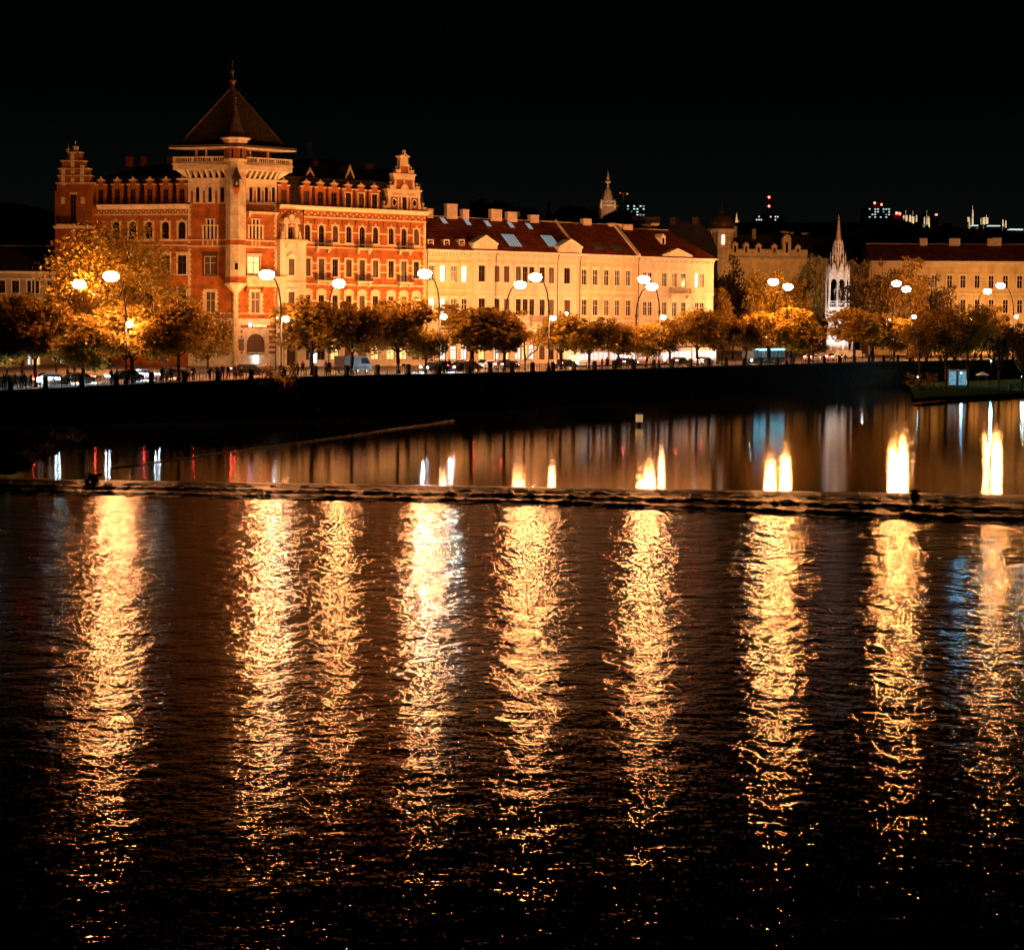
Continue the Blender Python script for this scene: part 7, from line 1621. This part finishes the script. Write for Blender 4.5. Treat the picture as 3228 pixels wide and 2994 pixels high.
b = G(3185, 350, .72); o = thing('litter_bin', 'blue bin with a thin post on the right lawn', 'bin', tuple(b)); mat('bin_blue', (.05, .15, .4), .5, 0); MB().m('bin_blue').frust(-.3, .3, -.3, .3, 0, -.36, .36, -.36, .36, 1.1).build('bin_body', o); MB().m('bin_blue').box(-.4, .4, -.4, .4, 1.101, 1.2).build('lid', o); MB().m('iron_grey').box(.0, .06, .4, .46, 0, 1.9).build('post', o)
a_, b_ = onz(2890, 1272, .25), onz(2968, 1265, .25); o = thing('floating_jetty', 'low reddish floating jetty at the left tip of the lawn', 'jetty', tuple(a_), math.atan2(b_.y - a_.y, b_.x - a_.x)); l = (b_ - a_).length; mat('jetty_wood', (.35, .13, .08), .6, .3, 3)
MB().m('jetty_wood').box(0, l, -.6, .6, -.1, .05).box(0, l, -.68, -.6, -.2, .12).build('deck', o); MB().m('tyre').box(.3, l - .3, -.5, .5, -.4, -.101).build('floats', o)
p, a = onwall(2803, 1250, .08); o = thing('wall_grille', 'faintly lit iron grille over an opening low in the long wall', 'grille', tuple(p), a); mb = MB().m('iron_grey')
for q in range(9): mb.box(-1.1 + q * .27, -1.04 + q * .27, -.05, 0, 0, 2.2)
for q in range(5): mb.box(-1.1, 1.12, -.07, -.051, .1 + q * .5, .16 + q * .5)
mb.build('bars', o)
brush(Vector(G(2908, 345, .8)), 'cyan lit bush at the foot of the long wall', 3.2, 2.8, 40, 14, 'bush')['category'] = 'bush'
# ================================================================== LIGHT ON THE FACADES
FLOODS = [
 (fpos(6, -13), fpos(4, 0, 24), 17000, 'floodlight on the pavement aimed at the tower top right face'),
 (fpos(-3, -20), fpos(-3, 0, 28, FL), 14000, 'floodlight on the pavement aimed at the tower corner turret'),
 (fpos(-12, -18, 0, FL), fpos(-7, 0, 24, FL), 3500, 'floodlight under the trees aimed at the left wing'),
 (fpos(-20, -18, 0, FL), fpos(-22, 0, 26, FL), 6000, 'floodlight under the trees aimed at the stepped gable'),
 (fpos(14, -12), fpos(15, 0, 20), 11000, 'floodlight before the hotel wing, nearest the tower'),
 (fpos(23, -12), fpos(24, 0, 20), 11000, 'floodlight before the middle of the hotel wing'),
 (fpos(31, -12), fpos(31, 0, 22), 13500, 'floodlight before the scrolled gable'),
 (fpos(42, -9.5), fpos(42, 0, 12), 3500, 'floodlight before the narrow yellow house'),
 (fpos(55, -9.5), fpos(55, 0, 12), 3500, 'floodlight before the left half of the long cream house'),
 (fpos(66, -9.5), fpos(66, 0, 12), 3500, 'floodlight before the right half of the long cream house'),
 (fpos(78, -9.5), fpos(78, 0, 12), 3500, 'floodlight before the plain red roof house'),
 (fpos(90, -9.5), fpos(90, 0, 12), 3500, 'floodlight before the end house of the row'),
]
for a_, b_, pw, lb in FLOODS: a_.z = 5.25; flood(a_, b_, pw, lb, (1.0, .44, .15), 95, .9)
p = G(3000, 470, 5.2); flood(p, G(3000, 492, 13), 14000, 'floodlight before the palace windows', (1.0, .42, .12), 110, .9)
p = G(3150, 470, 5.2); flood(p, G(3150, 492, 13), 14000, 'floodlight before the right part of the palace', (1.0, .42, .12), 110, .9)
p = G(2400, 500, 5.2); flood(p, G(2400, 520, 22), 16000, 'floodlight before the domed building', (1.0, .42, .12), 100, .9)

p = G(330, 254, 4.3); flood(p, G(345, 272, 20), 15000, 'added floodlight brightening the huge tree at the left', (1.0, .5, .16), 120, .9)  # extra lamp added to brighten the great tree's foliage
